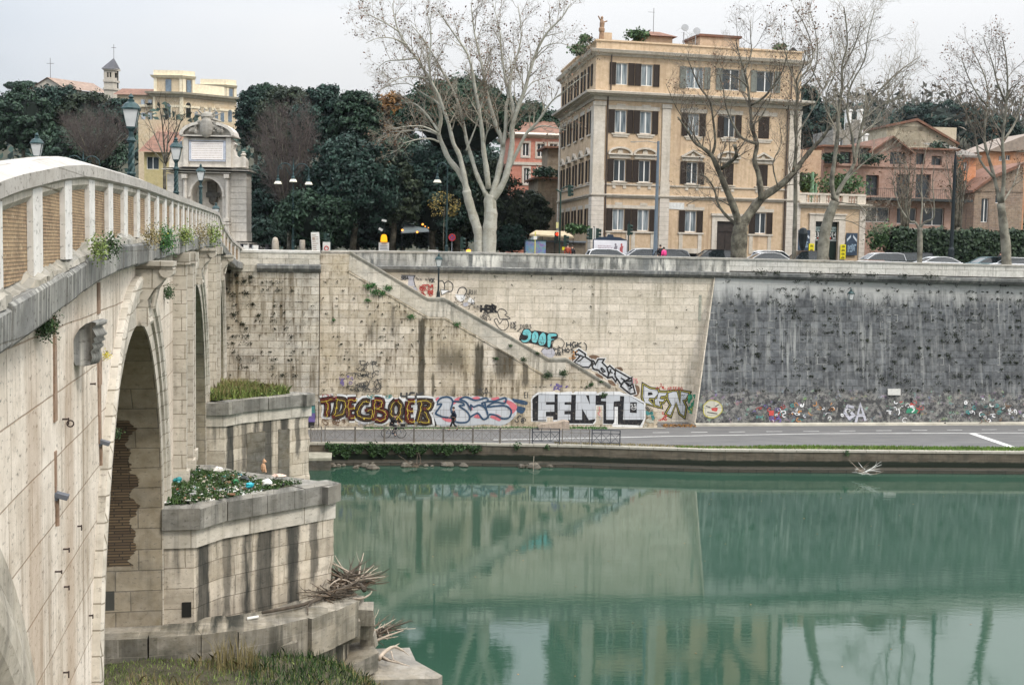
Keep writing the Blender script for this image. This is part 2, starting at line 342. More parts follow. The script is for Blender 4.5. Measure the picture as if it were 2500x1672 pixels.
mb.add([(-30,-.02,PATHZ+.03),(-30,-.9,PATHZ+.03),(2.3,-1.1,PATHZ+.03),(12,-1.0,PATHZ+.03),(20.5,-.75,PATHZ+.03),(25.5,-.45,PATHZ+.03),(25.5,-.02,PATHZ+.03)],[(0,1,2,3,4,5,6)])
mb.build('pavement_strip',plain('strip_concrete',(.36,.33,.27),.9,.25,1.5),kind='structure')
def bank(x,y):
 t=(x+3)*math.cos(BA)+y*math.sin(BA);s=-(x+3)*math.sin(BA)+y*math.cos(BA)
 h=2.6-.10*max(0,t)-.5*max(0,t-4.6)
 if s>36:h-=.42*(s-36)*(1 if t>3 else .35)
 h+=.08*math.sin(x*1.7+y*.9)*math.sin(y*1.3-x*.6)
 if x>1:h-=.8*(x-1)
 if y<30:h=max(h,1.0)
 return max(h,-1.0)
vs=[];nx,ny=90,110
for j in range(ny+1):
 for i in range(nx+1):
  x=-45+60*i/nx;y=-30+80*j/ny;vs.append((x,y,bank(x,y)))
fs=[(j*(nx+1)+i,j*(nx+1)+i+1,(j+1)*(nx+1)+i+1,(j+1)*(nx+1)+i)for j in range(ny)for i in range(nx)]
g=G('bank_soil');nn=g.noise(g.pos(),1.2,6,.7);MB().add(vs,fs).build('river_bank',g.fin(g.ramp(nn,[(.3,(.03,.03,.018)),(.7,(.10,.085,.055))]),.95),kind='structure')
def lerp(tab,x):
 if x<=tab[0][0]:return tab[0][1]
 for(a,b),(c,d)in zip(tab,tab[1:]):
  if x<=c:return b+(d-b)*(x-a)/(c-a)
 return tab[-1][1]
ZB=[(0,13.0),(10,13.72),(13,13.94),(15.3,14.09),(17,14.21),(19,14.36),(20.7,14.49),(23.2,14.6),(29,14.69),(34,14.74),(46,14.86),(56,14.93),(68,14.95),(72,14.86),(78,14.2),(84,13.5),(92,13.1)]
ZC=[(0,13.9),(10,14.75),(14.5,15.32),(16.1,15.47),(17.7,15.62),(20,15.78),(22.4,15.84),(25.4,15.9),(29.6,15.97),(35,16.0),(44,16.07),(55,16.16),(68,16.24),(71.5,16.22),(76,15.55),(82,14.8),(90,14.12)]
zb=lambda s:lerp(ZB,s);zc=lambda s:lerp(ZC,s)
def flare(s):return 0 if s<71.5 else .028*(s-71.5)**1.6*.35
ARCH=[(9.7,5.9,4.6,5.9),(29.6,6.7,5.9,6.7),(52.5,8.2,4.9,7.85),(76.4,7.4,4.9,7.3)]
def intr(s):
 for c,r,z0,hh in ARCH:
  if abs(s-c)<r:return z0+hh*math.sqrt(max(0,1-((s-c)/r)**2))
 return None
bridge=thing('stone_bridge','old travertine arched footbridge with ribbed parapet crossing the river','bridge',(BR0[0],BR0[1],0),BA)
trav=dict(c1=(.86,.78,.68),c2=(.68,.60,.50),mo=(.34,.26,.19))
def bex(g,uv,col):
 s=g.noise(g.mp(uv,(9,.35,1)),1.4,4,.7);return g.mix(g.ramp(s,[(.56,0.),(.68,.4)]),col,(.22,.17,.12))
mbs=stone('bridge_travertine',**trav,bw=1.5,bh=.95,ms=.014,stcol=(.30,.20,.12),stains=[(15.9,17.3,4,13.4,.5,.4),(18.9,20.2,5,13.4,.5,.4),(36,47,7,13.5,.35,1.5)],streak=.8,sthr=.545,sc=(.24,.18,.12),blotch=.55,bcol=(.36,.29,.21),pits=.65,huef=.3,hue=(.56,.45,.32),extra=bex)
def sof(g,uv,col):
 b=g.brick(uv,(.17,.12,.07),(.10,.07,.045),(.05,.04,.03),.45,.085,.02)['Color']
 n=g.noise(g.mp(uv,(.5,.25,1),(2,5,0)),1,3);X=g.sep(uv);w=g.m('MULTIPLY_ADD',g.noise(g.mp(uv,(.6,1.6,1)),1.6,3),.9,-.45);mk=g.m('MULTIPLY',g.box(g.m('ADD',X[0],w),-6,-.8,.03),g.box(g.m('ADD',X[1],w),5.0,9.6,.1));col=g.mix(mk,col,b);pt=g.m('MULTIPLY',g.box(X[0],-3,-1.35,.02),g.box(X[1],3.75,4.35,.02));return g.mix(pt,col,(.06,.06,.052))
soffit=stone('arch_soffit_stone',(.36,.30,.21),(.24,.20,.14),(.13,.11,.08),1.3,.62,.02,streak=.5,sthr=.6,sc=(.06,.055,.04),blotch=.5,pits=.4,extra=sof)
mossy=stone('ledge_blackened_stone',(.15,.155,.15),(.075,.08,.08),(.06,.06,.05),1.9,.9,.012,streak=1.0,sc=(.50,.49,.44),sthr=.515,blotch=.6,bcol=(.055,.06,.055),pits=.8,huef=.1,sscale=(6.5,.12,1))
ss=sorted(set([-2+.4*i for i in range(236)]+[c+r*math.cos(pi*k/28)for c,r,_,_ in ARCH for k in range(29)]+[c-r+.002 for c,r,_,_ in ARCH]+[c+r-.002 for c,r,_,_ in ARCH]))
ss=[s for s in ss if s<=91];mb=MB();WB=-7.4
for a,b in zip(ss,ss[1:]):
 if b-a<1e-4:continue
 mid=(a+b)/2;ins=any(abs(mid-c)<r for c,r,_,_ in ARCH)
 za,zb_=(intr(a)or 0,intr(b)or 0)if ins else(-1.5,-1.5)
 if ins:
  for c,r,z0,hh in ARCH:
   if abs(mid-c)<r:za=za if za else z0;zb_=zb_ if zb_ else z0
 ta,tb=zb(a)-.60,zb(b)-.60
 mb.add([(0,a,za),(0,b,zb_),(0,b,tb),(0,a,ta)],[(0,1,2,3)],0)
 mb.add([(WB,a,za),(WB,b,zb_),(WB,b,tb),(WB,a,ta)],[(3,2,1,0)],0)
 mb.add([(0,a,ta),(0,b,tb),(WB,b,tb),(WB,a,ta)],[(0,1,2,3)],0)
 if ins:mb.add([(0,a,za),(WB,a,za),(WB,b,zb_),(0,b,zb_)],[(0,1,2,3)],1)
for c,r,z0,hh in ARCH:
 for s,d in((c-r,1),(c+r,-1)):
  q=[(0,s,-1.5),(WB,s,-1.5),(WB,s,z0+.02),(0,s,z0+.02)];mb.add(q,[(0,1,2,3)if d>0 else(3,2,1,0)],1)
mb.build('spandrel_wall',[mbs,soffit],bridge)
ringm=stone('archivolt_stone',(.64,.59,.51),(.46,.42,.35),(.22,.19,.14),.6,.45,.015,streak=.5,sthr=.55,sc=(.15,.14,.11),blotch=.5,pits=.5,huef=.2)
rollm=stone('roll_moulding_stone',(.52,.48,.41),(.40,.37,.31),(.16,.14,.11),3,3,.01,streak=.6,sthr=.52,sc=(.16,.15,.13),blotch=.7,bcol=(.13,.12,.10),pits=.5,lines=False)
def archivolt(c,r,z0,hh,zfoot,k0=1.0):
 prof=[(.02,0),(.02,.03),(.55,.03),(.57,.10),(.78,.11),(.84,.17),(1.1,.19),(1.18,.14),(1.18,0)]
 if k0>1:prof=[(.35,0),(.36,-.0),(.40,.06),(.47,.14),(.58,.19),(.70,.19),(.82,.14),(.90,.05),(.92,0),(.96,.02),(1.18,.0)]
 prof=[(d*k0,t)for d,t in prof];mb=MB();path=[]
 for k in range(6):path.append((c-r,zfoot+(z0-zfoot)*k/6,(-1,0)))
 for k in range(41):
  a=pi-pi*k/40;path.append((c+r*math.cos(a),z0+hh*math.sin(a),(math.cos(a),math.sin(a))))
 for k in range(6):path.append((c+r,z0-(z0-zfoot)*(k+1)/6,(1,0)))
 vs=[];n=len(prof)
 for(s,z,(ns,nz_))in path:
  for(d,t)in prof:
   vs.append((t,s+ns*d,min(z+nz_*d,zb(s+ns*d)-.58)))
 fs=[(i*n+k,(i+1)*n+k,(i+1)*n+k+1,i*n+k+1)for i in range(len(path)-1)for k in range(n-1)]
 return mb.add(vs,fs)
for i,(c,r,z0,hh)in enumerate(ARCH):
 archivolt(c,r,z0,hh,2.6 if i<2 else 1.5,1.75 if i==0 else 1.0).build('archivolt',rollm if i==0 else ringm,bridge)
mb=MB()
mb.prism([(21.7,-1),(21.7,4.6),(21.3,3.0),(21.0,1.0),(20.9,-1)][::-1],0,.16,'x');mb.box(0,21.7,-1,.17,22.88,2.62)
mb.build('ring_foot',ringm,bridge)
def console(c,top,w=.75,h=1.5,d=.75,name='keystone_console'):
 mb=MB();prof=[(0,0),(.0,-h),(.18,-h*1.0),(.30,-h*.85),(.26,-h*.6),(.42,-h*.42),(.62,-h*.30),(d,-h*.16),(d+.06,-h*.05),(d,0)]
 poly=[(t,z+top)for t,z in prof]
 n=len(poly);vs=[(t,c-w/2,z)for t,z in poly]+[(t,c+w/2,z)for t,z in poly]
 fs=[tuple(range(n)),tuple(range(n,2*n))[::-1]]+[(i,i+n,(i+1)%n+n,(i+1)%n)for i in range(n)]
 mb.add(vs,fs);mb.tube([(d-.05,c-w/2-.06,top-.2),(d-.05,c+w/2+.06,top-.2)],.17,10);mb.tube([(.22,c-w/2-.05,top-h+.1),(.22,c+w/2+.05,top-h+.1)],.12,8)
 mb.box(0,c-w/2-.12,top-.09,d+.12,c+w/2+.12,top+.02)
 for k in(-1,0,1):mb.tube([(d-.12,c+k*.2,top-.35),(.45,c+k*.2,top-.62),(.36,c+k*.2,top-1.1)],[.05,.06,.04],6)
 return mb.build(name,ringm,bridge)
for c,r,z0,hh in ARCH[1:]:console(c+.1,zb(c)-.60)
for s0 in(46.0-3.6,69.0-3.9):
 for k,(o,w,d)in enumerate([(-1.9,.45,.42),(-.9,.3,.3),(.2,.5,.5),(1.3,.3,.3),(2.2,.5,.45)]):
  mb=MB();mb.box(0,s0+o,6.9,d,s0+o+w,zb(s0)-.60);mb.box(0,s0+o-.08,zb(s0)-.98,d+.1,s0+o+w+.08,zb(s0)-.61);mb.box(0,s0+o-.06,6.7,d+.08,s0+o+w+.06,7.1)
  mb.build('pilaster',ringm,bridge)
sg=[-2+.8*i for i in range(118)];sg=[s for s in sg if s<=91]
pr=[(0,-.60),(.29,-.60),(.32,-.56),(.33,-.16),(.29,-.12),(-.35,-.10)];vs=[];mb=MB();s=-2.;n=len(pr)
while s<90.5:
 L_=U(.85,1.5)if s>11 else 1.5;e_=min(91,s+L_);jt,jb,jz=U(-.018,.018),U(-.02,.03),U(-.03,.03);k0=len(vs)
 for q in(s+.006,e_-.006):
  for k,(t,z)in enumerate(pr):vs.append((t+flare(q)+(jt if t>.1 else 0)+(U(-.012,.012)if k==4 else 0),q,zb(q)+z+(jb if z<-.5 and t>.1 else 0)+(jz if k in(3,4)else 0)))
 mb.add(vs[k0:],[(n+k,n+k+1,k+1,k)for k in range(n-1)]+[tuple(range(n)),tuple(range(n,2*n))[::-1]]);s=e_
mb.build('ledge',mossy,bridge)
lipm=stone('lip_stone',(.36,.345,.31),(.18,.18,.16),(.2,.19,.17),1,.6,.01,streak=.5,blotch=.9,bcol=(.05,.055,.04),pits=.9,lines=False);vs=[];pr=[(.27,-.13),(.25,-.05),(.17,-.01),(.12,.05),(-.02,.06),(-.1,.05)];n=len(pr)
sgf=[10+.17*i for i in range(170)]+[39+.8*i for i in range(66)];sgf=[s for s in sgf if s<91];st=.0
for i,s in enumerate(sgf):
 if i%4==0:st=U(-.05,.045)
 for k,(t,z)in enumerate(pr):vs.append((t+flare(s)+(st*.8+U(-.02,.02)if k<4 else 0),s,zb(s)+z+(st+U(-.02,.02)if 0<k<5 else 0)))
MB().add(vs,[(i*n+k,(i+1)*n+k,(i+1)*n+k+1,i*n+k+1)for i in range(len(sgf)-1)for k in range(n-1)]).build('ledge_rubble',lipm,bridge)
cop=stone('coping_travertine',(.46,.435,.40),(.37,.35,.32),(.30,.28,.25),1.25,1.3,.012,streak=.25,sthr=.6,sc=(.25,.23,.2),blotch=.25,bcol=(.28,.25,.21),pits=.75,huef=.1)
cp=[(-.30,-.02),(.20,-.22),(.24,-.19),(.25,.0),(.14,.045),(-.14,.13),(-.42,.10),(-.46,-.18)]
cp=[(-.40,-.20),(.20,-.22),(.25,-.18),(.25,.0),(.12,.05),(-.14,.12),(-.40,.08)]
for T0,nm in((0,'coping'),(WB+.2,'coping')):
 vs=[];sgn=1 if T0==0 else-1
 for s in sg:
  for t,z in cp:vs.append((T0+sgn*(t+.0)+(flare(s)if T0==0 else-flare(s)),s,zc(s)+z))
 n=len(cp);fs=[(i*n+k,i*n+(k+1)%n,(i+1)*n+(k+1)%n,(i+1)*n+k)for i in range(len(sg)-1)for k in range(n)]
 if T0==0:fs=[f[::-1]for f in fs]
 fs+=[tuple(range(n)),tuple(range((len(sg)-1)*n,len(sg)*n))[::-1]]
 MB().add(vs,fs).build(nm,cop,bridge)
post=stone('post_travertine',(.76,.74,.71),(.70,.68,.64),(.6,.58,.54),3,5,.004,streak=.25,sthr=.6,sc=(.22,.2,.18),blotch=.2,pits=.8,huef=.08,lines=False)
g=G('thin_roman_brick');uv=g.uv();b=g.brick(uv,(.38,.26,.155),(.26,.17,.105),(.10,.08,.055),.30,.046,.009)
n1=g.noise(uv,1.6,4);c=g.mix(g.ramp(n1,[(.35,0.),(.7,.6)]),b['Color'],(.42,.31,.19));n2=g.noise(g.mp(uv,(1.5,.3,1)),1.5,4);c=g.mix(g.ramp(n2,[(.52,0.),(.7,.6)]),c,(.11,.08,.055))
n3=g.noise(uv,11,3,.7);c=g.mix(g.ramp(n3,[(.55,0.),(.7,.6)]),c,(.62,.50,.33))
brickm=g.fin(c,.95,g.bump(g.m('MULTIPLY',b['Fac'],-1),.8,.02))
S0,DS=16.02,2.44;k=-6;MBK=MB();trim=MB()
posts=[]
while True:
 s=S0+DS*k;k+=1
 if s>88.5:break
 if s<0:continue
 posts.append(s);zt=zc(s)-.205;zl=zb(s)-.02;fl=flare(s)
 mb=MB();w=.64+U(-.02,.02);mb.box(-.12+fl,s-w/2,zl,.19+fl,s+w/2,zt)
 mb.box(-.12+fl,s-w/2-.06,zt-.16,.0+fl,s-w/2,zt-.002);mb.box(-.12+fl,s+w/2,zt-.16,.0+fl,s+w/2+.06,zt-.002)
 mb.build('post',post,bridge)
for a,b_ in zip(posts,posts[1:]):
 mb=MB();n=3
 for i in range(n):
  p,q=a+.31+(b_-a-.62)*i/n,a+.31+(b_-a-.62)*(i+1)/n
  fp,fq=flare(p),flare(q);t=.115
  mb.add([(t+fp,p,zb(p)),(t+fq,q,zb(q)),(t+fq,q,zc(q)-.36),(t+fp,p,zc(p)-.36)],[(0,1,2,3)])
  mb.add([(-.25+fp,p,zb(p)),(-.25+fq,q,zb(q)),(-.25+fq,q,zc(q)-.2),(-.25+fp,p,zc(p)-.2)],[(3,2,1,0)])
 mb.build('brick_panel',brickm,bridge)
 p,q=a+.33,b_-.33;fp,fq=flare(p),flare(q)
 trim=MB();trim.add([(.116+fp,p,zc(p)-.38),(.116+fq,q,zc(q)-.38),(.18+fq,q,zc(q)-.30),(.18+fp,p,zc(p)-.30),(.18+fp,p,zc(p)-.205),(.18+fq,q,zc(q)-.205)],[(0,1,2,3),(3,2,5,4),(0,3,4),(1,5,2)])
 trim.build('panel_head',ringm,bridge)
vs=[];
for s in sg:vs+=[(WB+.15-flare(s),s,zb(s)-.3),(WB+.15-flare(s),s,zc(s)-.2),(WB-.05-flare(s),s,zc(s)-.2),(WB-.05-flare(s),s,zb(s)-.8)]
fs=[(i*4+k,i*4+k+1,(i+1)*4+k+1,(i+1)*4+k)for i in range(len(sg)-1)for k in range(3)]
MB().add(vs,fs).build('rear_parapet',post,bridge)
vs=[]
for s in sg:vs+=[(-.25+flare(s),s,zb(s)+.05),(WB+.2-flare(s),s,zb(s)+.05)]
MB().add(vs,[(i*2,i*2+2,i*2+3,i*2+1)for i in range(len(sg)-1)]).build('deck',plain('deck_cobbles',(.12,.115,.11),.8,.3,6),bridge)
rust=stone('rusty_chase',(.30,.19,.12),(.16,.10,.065),(.10,.06,.04),.3,.5,.01,streak=.7,sc=(.05,.035,.03),blotch=.6,bcol=(.40,.34,.26),pits=.6,hue=(.35,.2,.1),lines=False)
grey=plain('grey_metal',(.10,.11,.13),.5,.1);iron=plain('rusty_iron',(.045,.03,.025),.7,.3)
def pl(px,py):return Plane(BR0,BA+pi/2).uz(px,py)
for px,y0,y1,yb in((131,772,1215,1290),(240,690,1083,1140)):
 s,z0=pl(px,y0);_,z1=pl(px,y1);_,z2=pl(px,yb)
 mb=MB();w=.26 if px<200 else .42
 zz=z0
 while zz>z1:
  h=U(.2,.6);ww=w*U(.45,1.1);zz-=h
  if random.random()<.72:mb.box(.0,s-ww/2,zz,.012+U(0,.02),s+ww/2,zz+h)
 mb.tube([(.02,s,z1),(.022,s,z2)],.035,8);mb.build('drain_chase',rust,bridge)
 mb=MB();mb.rbox((.09,s,z1),(.19,.17,.07),(0,.3,0));mb.box(0,s-.07,z1-.06,.04,s+.07,z1+.06);mb.build('drain_box',grey,bridge)
for px,py in((226,937),(158,1023),(160,1340),(195,1284),(162,1432),(223,1502),(160,1641),(140,1395)):
 s,z=pl(px-6,py);mb=MB();d=U(.05,.10)
 mb.tube([(0,s,z),(d,s,z)],.016,6);mb.tube([(d,s,z+.02),(d,s,z-U(.02,.10))],.012,6);mb.build('iron_cramp',iron,bridge)
s,z=pl(160,1026)
mb=MB();mb.tube([(.07+.05*math.cos(a),s,z-.05+.05*math.sin(a))for a in[2*pi*i/12 for i in range(13)]],.012,6);mb.build('mooring_ring',iron,bridge)
s,_=pl(196,840);mb=MB();top=11.9
s0,zt=pl(187,778);_,zlow=pl(187,890);hh=zt-zlow
prof=[(0,.55),(.04,.70),(.12,.84),(.24,.95),(.38,1.0),(.46,.98),(.45,.90),(.38,.85),(.42,.77),(.46,.68),(.40,.62),(.43,.55),(.37,.50),(.41,.42),(.34,.33),(.38,.20),(.33,.04),(.20,.0),(.04,.02),(0,.12)]
n=len(prof);w=.34
vs=[]
for side,(dw,sc_)in enumerate(((-w,.72),(-w*.6,.93),(0,1.0),(w*.6,.93),(w,.72))):
 for t,z in prof:vs.append((t*sc_*1.05,s0+dw,zlow+z*hh*(.86+.14*sc_)))
fs=[(i*n+k,i*n+(k+1)%n,(i+1)*n+(k+1)%n,(i+1)*n+k)for i in range(4)for k in range(n)]+[tuple(range(n)),tuple(range(4*n,5*n))[::-1]]
mb.add(vs,fs)
mb.build('carved_head',mossy,bridge,smooth=True,label='weathered carved scroll head jutting from the pale pier')
stn=[(.02,.35,-1,6.2,.95,.1)]
cutm=stone('cutwater_stone',(.70,.62,.51),(.42,.36,.28),(.24,.20,.15),1.35,.62,.016,streak=.92,sthr=.52,sc=(.022,.024,.022),blotch=.4,pits=.55,huef=.35,hue=(.52,.42,.26),stains=[(.95,1.7,.0,7.6,.97,.15),(2.2,2.6,2.8,7,.7,.1),(2.85,3.35,.0,7,1.0,.22),(3.35,4.2,.6,7,.95,.2),(4.6,5.2,.8,7,.97,.14),(5.5,5.9,3.4,7,.8,.1),(0,2.4,2.6,3.7,.7,.3),(2,6,2.2,3.8,.5,.5)])
capm=stone('cutwater_cap_stone',(.26,.25,.22),(.15,.145,.13),(.09,.085,.07),1.3,1.2,.016,streak=.8,sc=(.05,.05,.045),sthr=.52,blotch=.6,bcol=(.10,.10,.085),pits=.6,huef=.15)
PLAN=[(0,.4),(.9,.42),(1.65,1.5),(5.15,3.9),(1.65,6.3),(.9,7.4),(0,7.5)]
def cutwater(s0,broken=.0,niche=False):
 rows=12;vs=[];n0=[]
 pl2=[]
 for(a,b),(c,d)in zip(PLAN,PLAN[1:]):
  m=5 if abs(c-a)>2 else 2
  for i in range(m):pl2.append((a+(c-a)*i/m,b+(d-b)*i/m))
 pl2.append(PLAN[-1]);n=len(pl2);mb=MB();uvs=[]
 dist=[0]
 for(a,b),(c,d)in zip(pl2,pl2[1:]):dist.append(dist[-1]+math.hypot(c-a,d-b))
 ers=[U(-.13,.05)for _ in range(rows+1)]
 for j in range(rows*2+1):
  z=0+6.15*j/(rows*2)
  for i,(t,s)in enumerate(pl2):
   k=max(0,1-abs(t-5.15)/.9);er=k*ers[j//2];jj=U(-.012,.012)
   vs.append((t+er*1.0+jj if i not in(0,n-1)else t,s0+s+jj,z));uvs.append((min(dist[i],dist[-1]-dist[i])if True else 0,z))
 fs=[(j*n+i,j*n+i+1,(j+1)*n+i+1,(j+1)*n+i)for j in range(rows*2)for i in range(n-1)]
 mb.add(vs,fs);mb.build('cutwater',cutm,bridge,uv=uvs)
 mb=MB()
 def ring(off,z0,z1,seg=True):
  P=[]
  for i,(t,s)in enumerate(PLAN):
   P.append((t+off*(1.3 if t>4 else(1 if t>0 else 0)),s0+s+(-off if s<3.5 else(off if s>4.3 else 0))))
  return P
 A=ring(.07,0,0);mb.prism(A,5.55,6.12,'z');mb.build('cutwater_band',stone('band_stone_'+str(int(s0)),(.66,.62,.55),(.52,.48,.41),(.2,.17,.13),1.25,.9,.014,streak=.8,sc=(.05,.05,.04),sthr=.57,blotch=.3,pits=.5),bridge)
 P=ring(.2,0,0);mb=MB()
 for(a,b),(c,d)in zip(P,P[1:]):
  L=math.hypot(c-a,d-b);m=max(1,int(L/1.25));ux,uy=(c-a)/L,(d-b)/L
  for i in range(m):
   x0,y0=a+ux*L*i/m,b+uy*L*i/m;x1,y1=a+ux*(L*(i+1)/m-.02),b+uy*(L*(i+1)/m-.02)
   nx_,ny_=-uy*.75,ux*.75;j=U(-.03,.03);zt=6.72+U(-.04,.04)
   ox,oy=uy*j,-ux*j
   mb.add([(x0+ox,y0+oy,6.13),(x1+ox,y1+oy,6.13),(x1+nx_,y1+ny_,6.13),(x0+nx_,y0+ny_,6.13),(x0+ox,y0+oy,zt),(x1+ox,y1+oy,zt),(x1+nx_,y1+ny_,zt),(x0+nx_,y0+ny_,zt)],[(3,2,1,0),(4,5,6,7),(0,1,5,4),(1,2,6,5),(2,3,7,6),(3,0,4,7)])
 mb.add([(t,s,6.58)for t,s in ring(-.25,0,0)],[tuple(range(len(PLAN)))])
 mb.build('cutwater_cap',capm,bridge)
cutwater(36.0);cutwater(60.6)
hole=plain('deep_hole',(.012,.012,.01),1,.1)
mb=MB();mb.box(.55,36.385,2.55+.9,.82,36.6,2.55+1.35);mb.build('weep_hole',hole,bridge)
mb=MB();
mb.prism([(1.0,.2),(1.0,4.75),(1.35,4.9),(2.1,4.85),(2.25,4.7),(2.2,.2)],0,.1,'y')
def face_quad(s0,a,b,z0,z1,off=.03):
 (t0,q0),(t1,q1)=PLAN[2],PLAN[3];L=math.hypot(t1-t0,q1-q0);ux,uy=(t1-t0)/L,(q1-q0)/L;ox,oy=uy*off,-ux*off
 P=[]
 for i in range(9):
  d=a+(b-a)*i/8;P.append((t0+ux*d+ox,s0+q0+uy*d+oy,z0+U(0,.5)))
 for i in range(8,-1,-1):
  d=a+(b-a)*i/8;P.append((t0+ux*d+ox,s0+q0+uy*d+oy,z1+U(-.04,.04)))
 return P
blk=stone('near_black_stone',(.03,.035,.035),(.02,.024,.024),(.01,.01,.01),.8,.5,.02,streak=.5,sc=(.10,.09,.07),blotch=.3,bcol=(.06,.05,.03),pits=.2)
for s0,a,b in((60.6,.35,1.45),(60.6,2.25,2.95)):
 P=face_quad(s0,a,b,1.2,5.0);MB().add(P,[tuple(range(len(P)))]).build('recess_streak_panel',blk,bridge)  # flat near-black panels: recess darkness and black streaks both put into the colour
fm=stone('footing_stone',(.32,.29,.24),(.12,.11,.085),(.03,.028,.022),1.1,.55,.01,streak=.95,sc=(.018,.02,.016),sthr=.47,blotch=.95,bcol=(.06,.06,.045),pits=.6,huef=.3,lines=False)
FP=[(-6,35.2),(-3.6,35.2),(-1.9,35.15),(-.3,35.1),(1.2,35.2),(2.2,35.5),(3.3,36.0),(4.3,36.7),(5.1,37.5),(5.9,38.6),(6.2,39.8),(5.9,41),(4.5,43),(1.5,45)]
for lvl,(z0,z1,off)in enumerate(((1.95,3.25,0),(.7,1.93,-.05),(-.8,.68,-.1))):
 mb=MB()
 for(a,b),(c,d)in zip(FP,FP[1:]):
  L=math.hypot(c-a,d-b);ux,uy=(c-a)/L,(d-b)/L;o=off+U(-.06,.08)-(.45*min(1,max(0,(a-3.5)/2))if lvl else 0)
  q=[(a+uy*o+ux*.02,b-ux*o+uy*.02),(c+uy*o-ux*.02,d-ux*o-uy*.02),(c-uy*1.6,d+ux*1.6),(a-uy*1.6,b+ux*1.6)]
  dz=U(-.09,.05)if a>1 else U(-.02,.02)
  n=len(mb.v);mb.prism([(x+U(-.04,.04),y+U(-.04,.04))for x,y in q],z0+U(0,.02),z1+dz-(.09*max(0,b-35.6)),'z')
 mb.build('footing_course',fm,bridge)
mb=MB();mb.add([(-6,36,3.17),(0,35.6,3.17),(2,36,3.17),(5,38,2.9),(5.8,39.6,2.75),(4,42.5,2.8),(0,45,3.1),(-6,45,3.1)],[tuple(range(8))]);mb.build('footing_top',fm,bridge)
mb=MB()
for s0,s1 in((60.2,69.3),):
 mb.prism([(-7.8,s0-.5),(1.2,s0-.5),(5.9,s0+3.9),(1.2,s1+.3),(-7.8,s1+.3)],-1.5,.9,'z')
mb.build('pier_footing',fm,bridge)
mb=MB();mb.box(-7.5,15.6,-1,.35,16.2,2.9);mb.box(-7.6,15.4,-1,.5,23.0,1.2);mb.build('pier_base',fm,bridge)
emb=thing('embankment_wall','tall travertine river embankment wall with graffiti and a long diagonal stair','embankment wall',(WP.P[0],WP.P[1],0),TH)
def PT(u):
 return lerp([(-20,14.0),(-6.3,14.02),(0,14.1),(3,14.17),(10.6,14.2),(28,14.13),(54,13.98),(100,13.85)],u)
def holes(g,uv,col):
 X=g.sep(uv);row=g.m('FRACT',g.m('DIVIDE',X[1],.55));d=g.m('ABSOLUTE',g.m('SUBTRACT',row,.5));near=g.ramp(d,[(.36,0.),(.46,1.)])
 dn=g.noise(g.mp(uv,(2.4,.25,1),(3,1,0)),2.2,4,.6);zn=g.noise(g.mp(uv,(.28,.5,1),(8,2,0)),1,3,.6);fade=g.m('POWER',row,.7)
 dp=g.m('MULTIPLY',g.m('MULTIPLY',g.ramp(dn,[(.50,0.),(.60,1.)]),g.ramp(zn,[(.44,0.),(.56,.9)])),fade);col=g.mix(dp,col,(.075,.05,.024))
 n=g.noise(g.mp(uv,(1,.7,1)),3.1,3,.6);return g.mix(g.m('MULTIPLY',near,g.ramp(n,[(.60,0.),(.66,.9)])),col,(.02,.02,.012))
ST=(.045,.038,.025)
lw=stone('embankment_travertine',(.80,.71,.59),(.50,.43,.34),(.30,.24,.17),1.35,.55,.022,stcol=ST,streak=.8,sthr=.545,sc=(.14,.11,.065),blotch=.35,bcol=(.30,.30,.28),pits=.75,huef=.8,hue=(.47,.37,.22),extra=holes,stains=[(7.0,7.6,1.6,9.6,1.0,.12),(11.1,11.9,2.7,7.8,1.0,.15),(12.5,14.3,4.6,8,.95,.3),(14.6,15.2,4.2,7.2,.9,.15),(8.2,10.6,5.0,7.9,.75,.4),(16,16.3,4.2,5.9,.7,.12),(3.2,4.0,7.2,9.2,.65,.3),(5.0,5.4,7.8,10.4,.7,.12),(8.0,8.3,3.0,5.5,.8,.1),(9.4,9.9,2.9,4.6,.7,.15),(17.5,17.8,3.6,5.6,.6,.1),(8.6,9.6,2.2,4.4,.35,.4),(5.2,5.8,7.7,9.4,.3,.2)])
lw2=stone('embankment_back_travertine',(.78,.69,.58),(.58,.51,.41),(.38,.32,.24),1.45,.55,.018,streak=.6,sthr=.57,sc=(.20,.18,.13),blotch=.22,bcol=(.34,.33,.29),pits=.65,huef=.4,hue=(.58,.50,.36),stains=[(20.2,20.6,8.5,12.6,.4,.1),(10.4,13.0,9.6,12.4,.35,.3)])
lw3=stone('abutment_travertine',(.72,.67,.59),(.46,.42,.35),(.22,.18,.13),1.2,.55,.024,stcol=(.09,.085,.07),streak=.9,sthr=.51,sc=(.13,.10,.06),blotch=.6,bcol=(.17,.17,.16),pits=.9,huef=.5,hue=(.44,.35,.2),extra=holes,stains=[(-7.5,-6.2,7.2,12.4,.55,.5),(-7,-4,5.6,7.3,.5,.5),(-6,-1,7.5,9.5,.3,.6)])
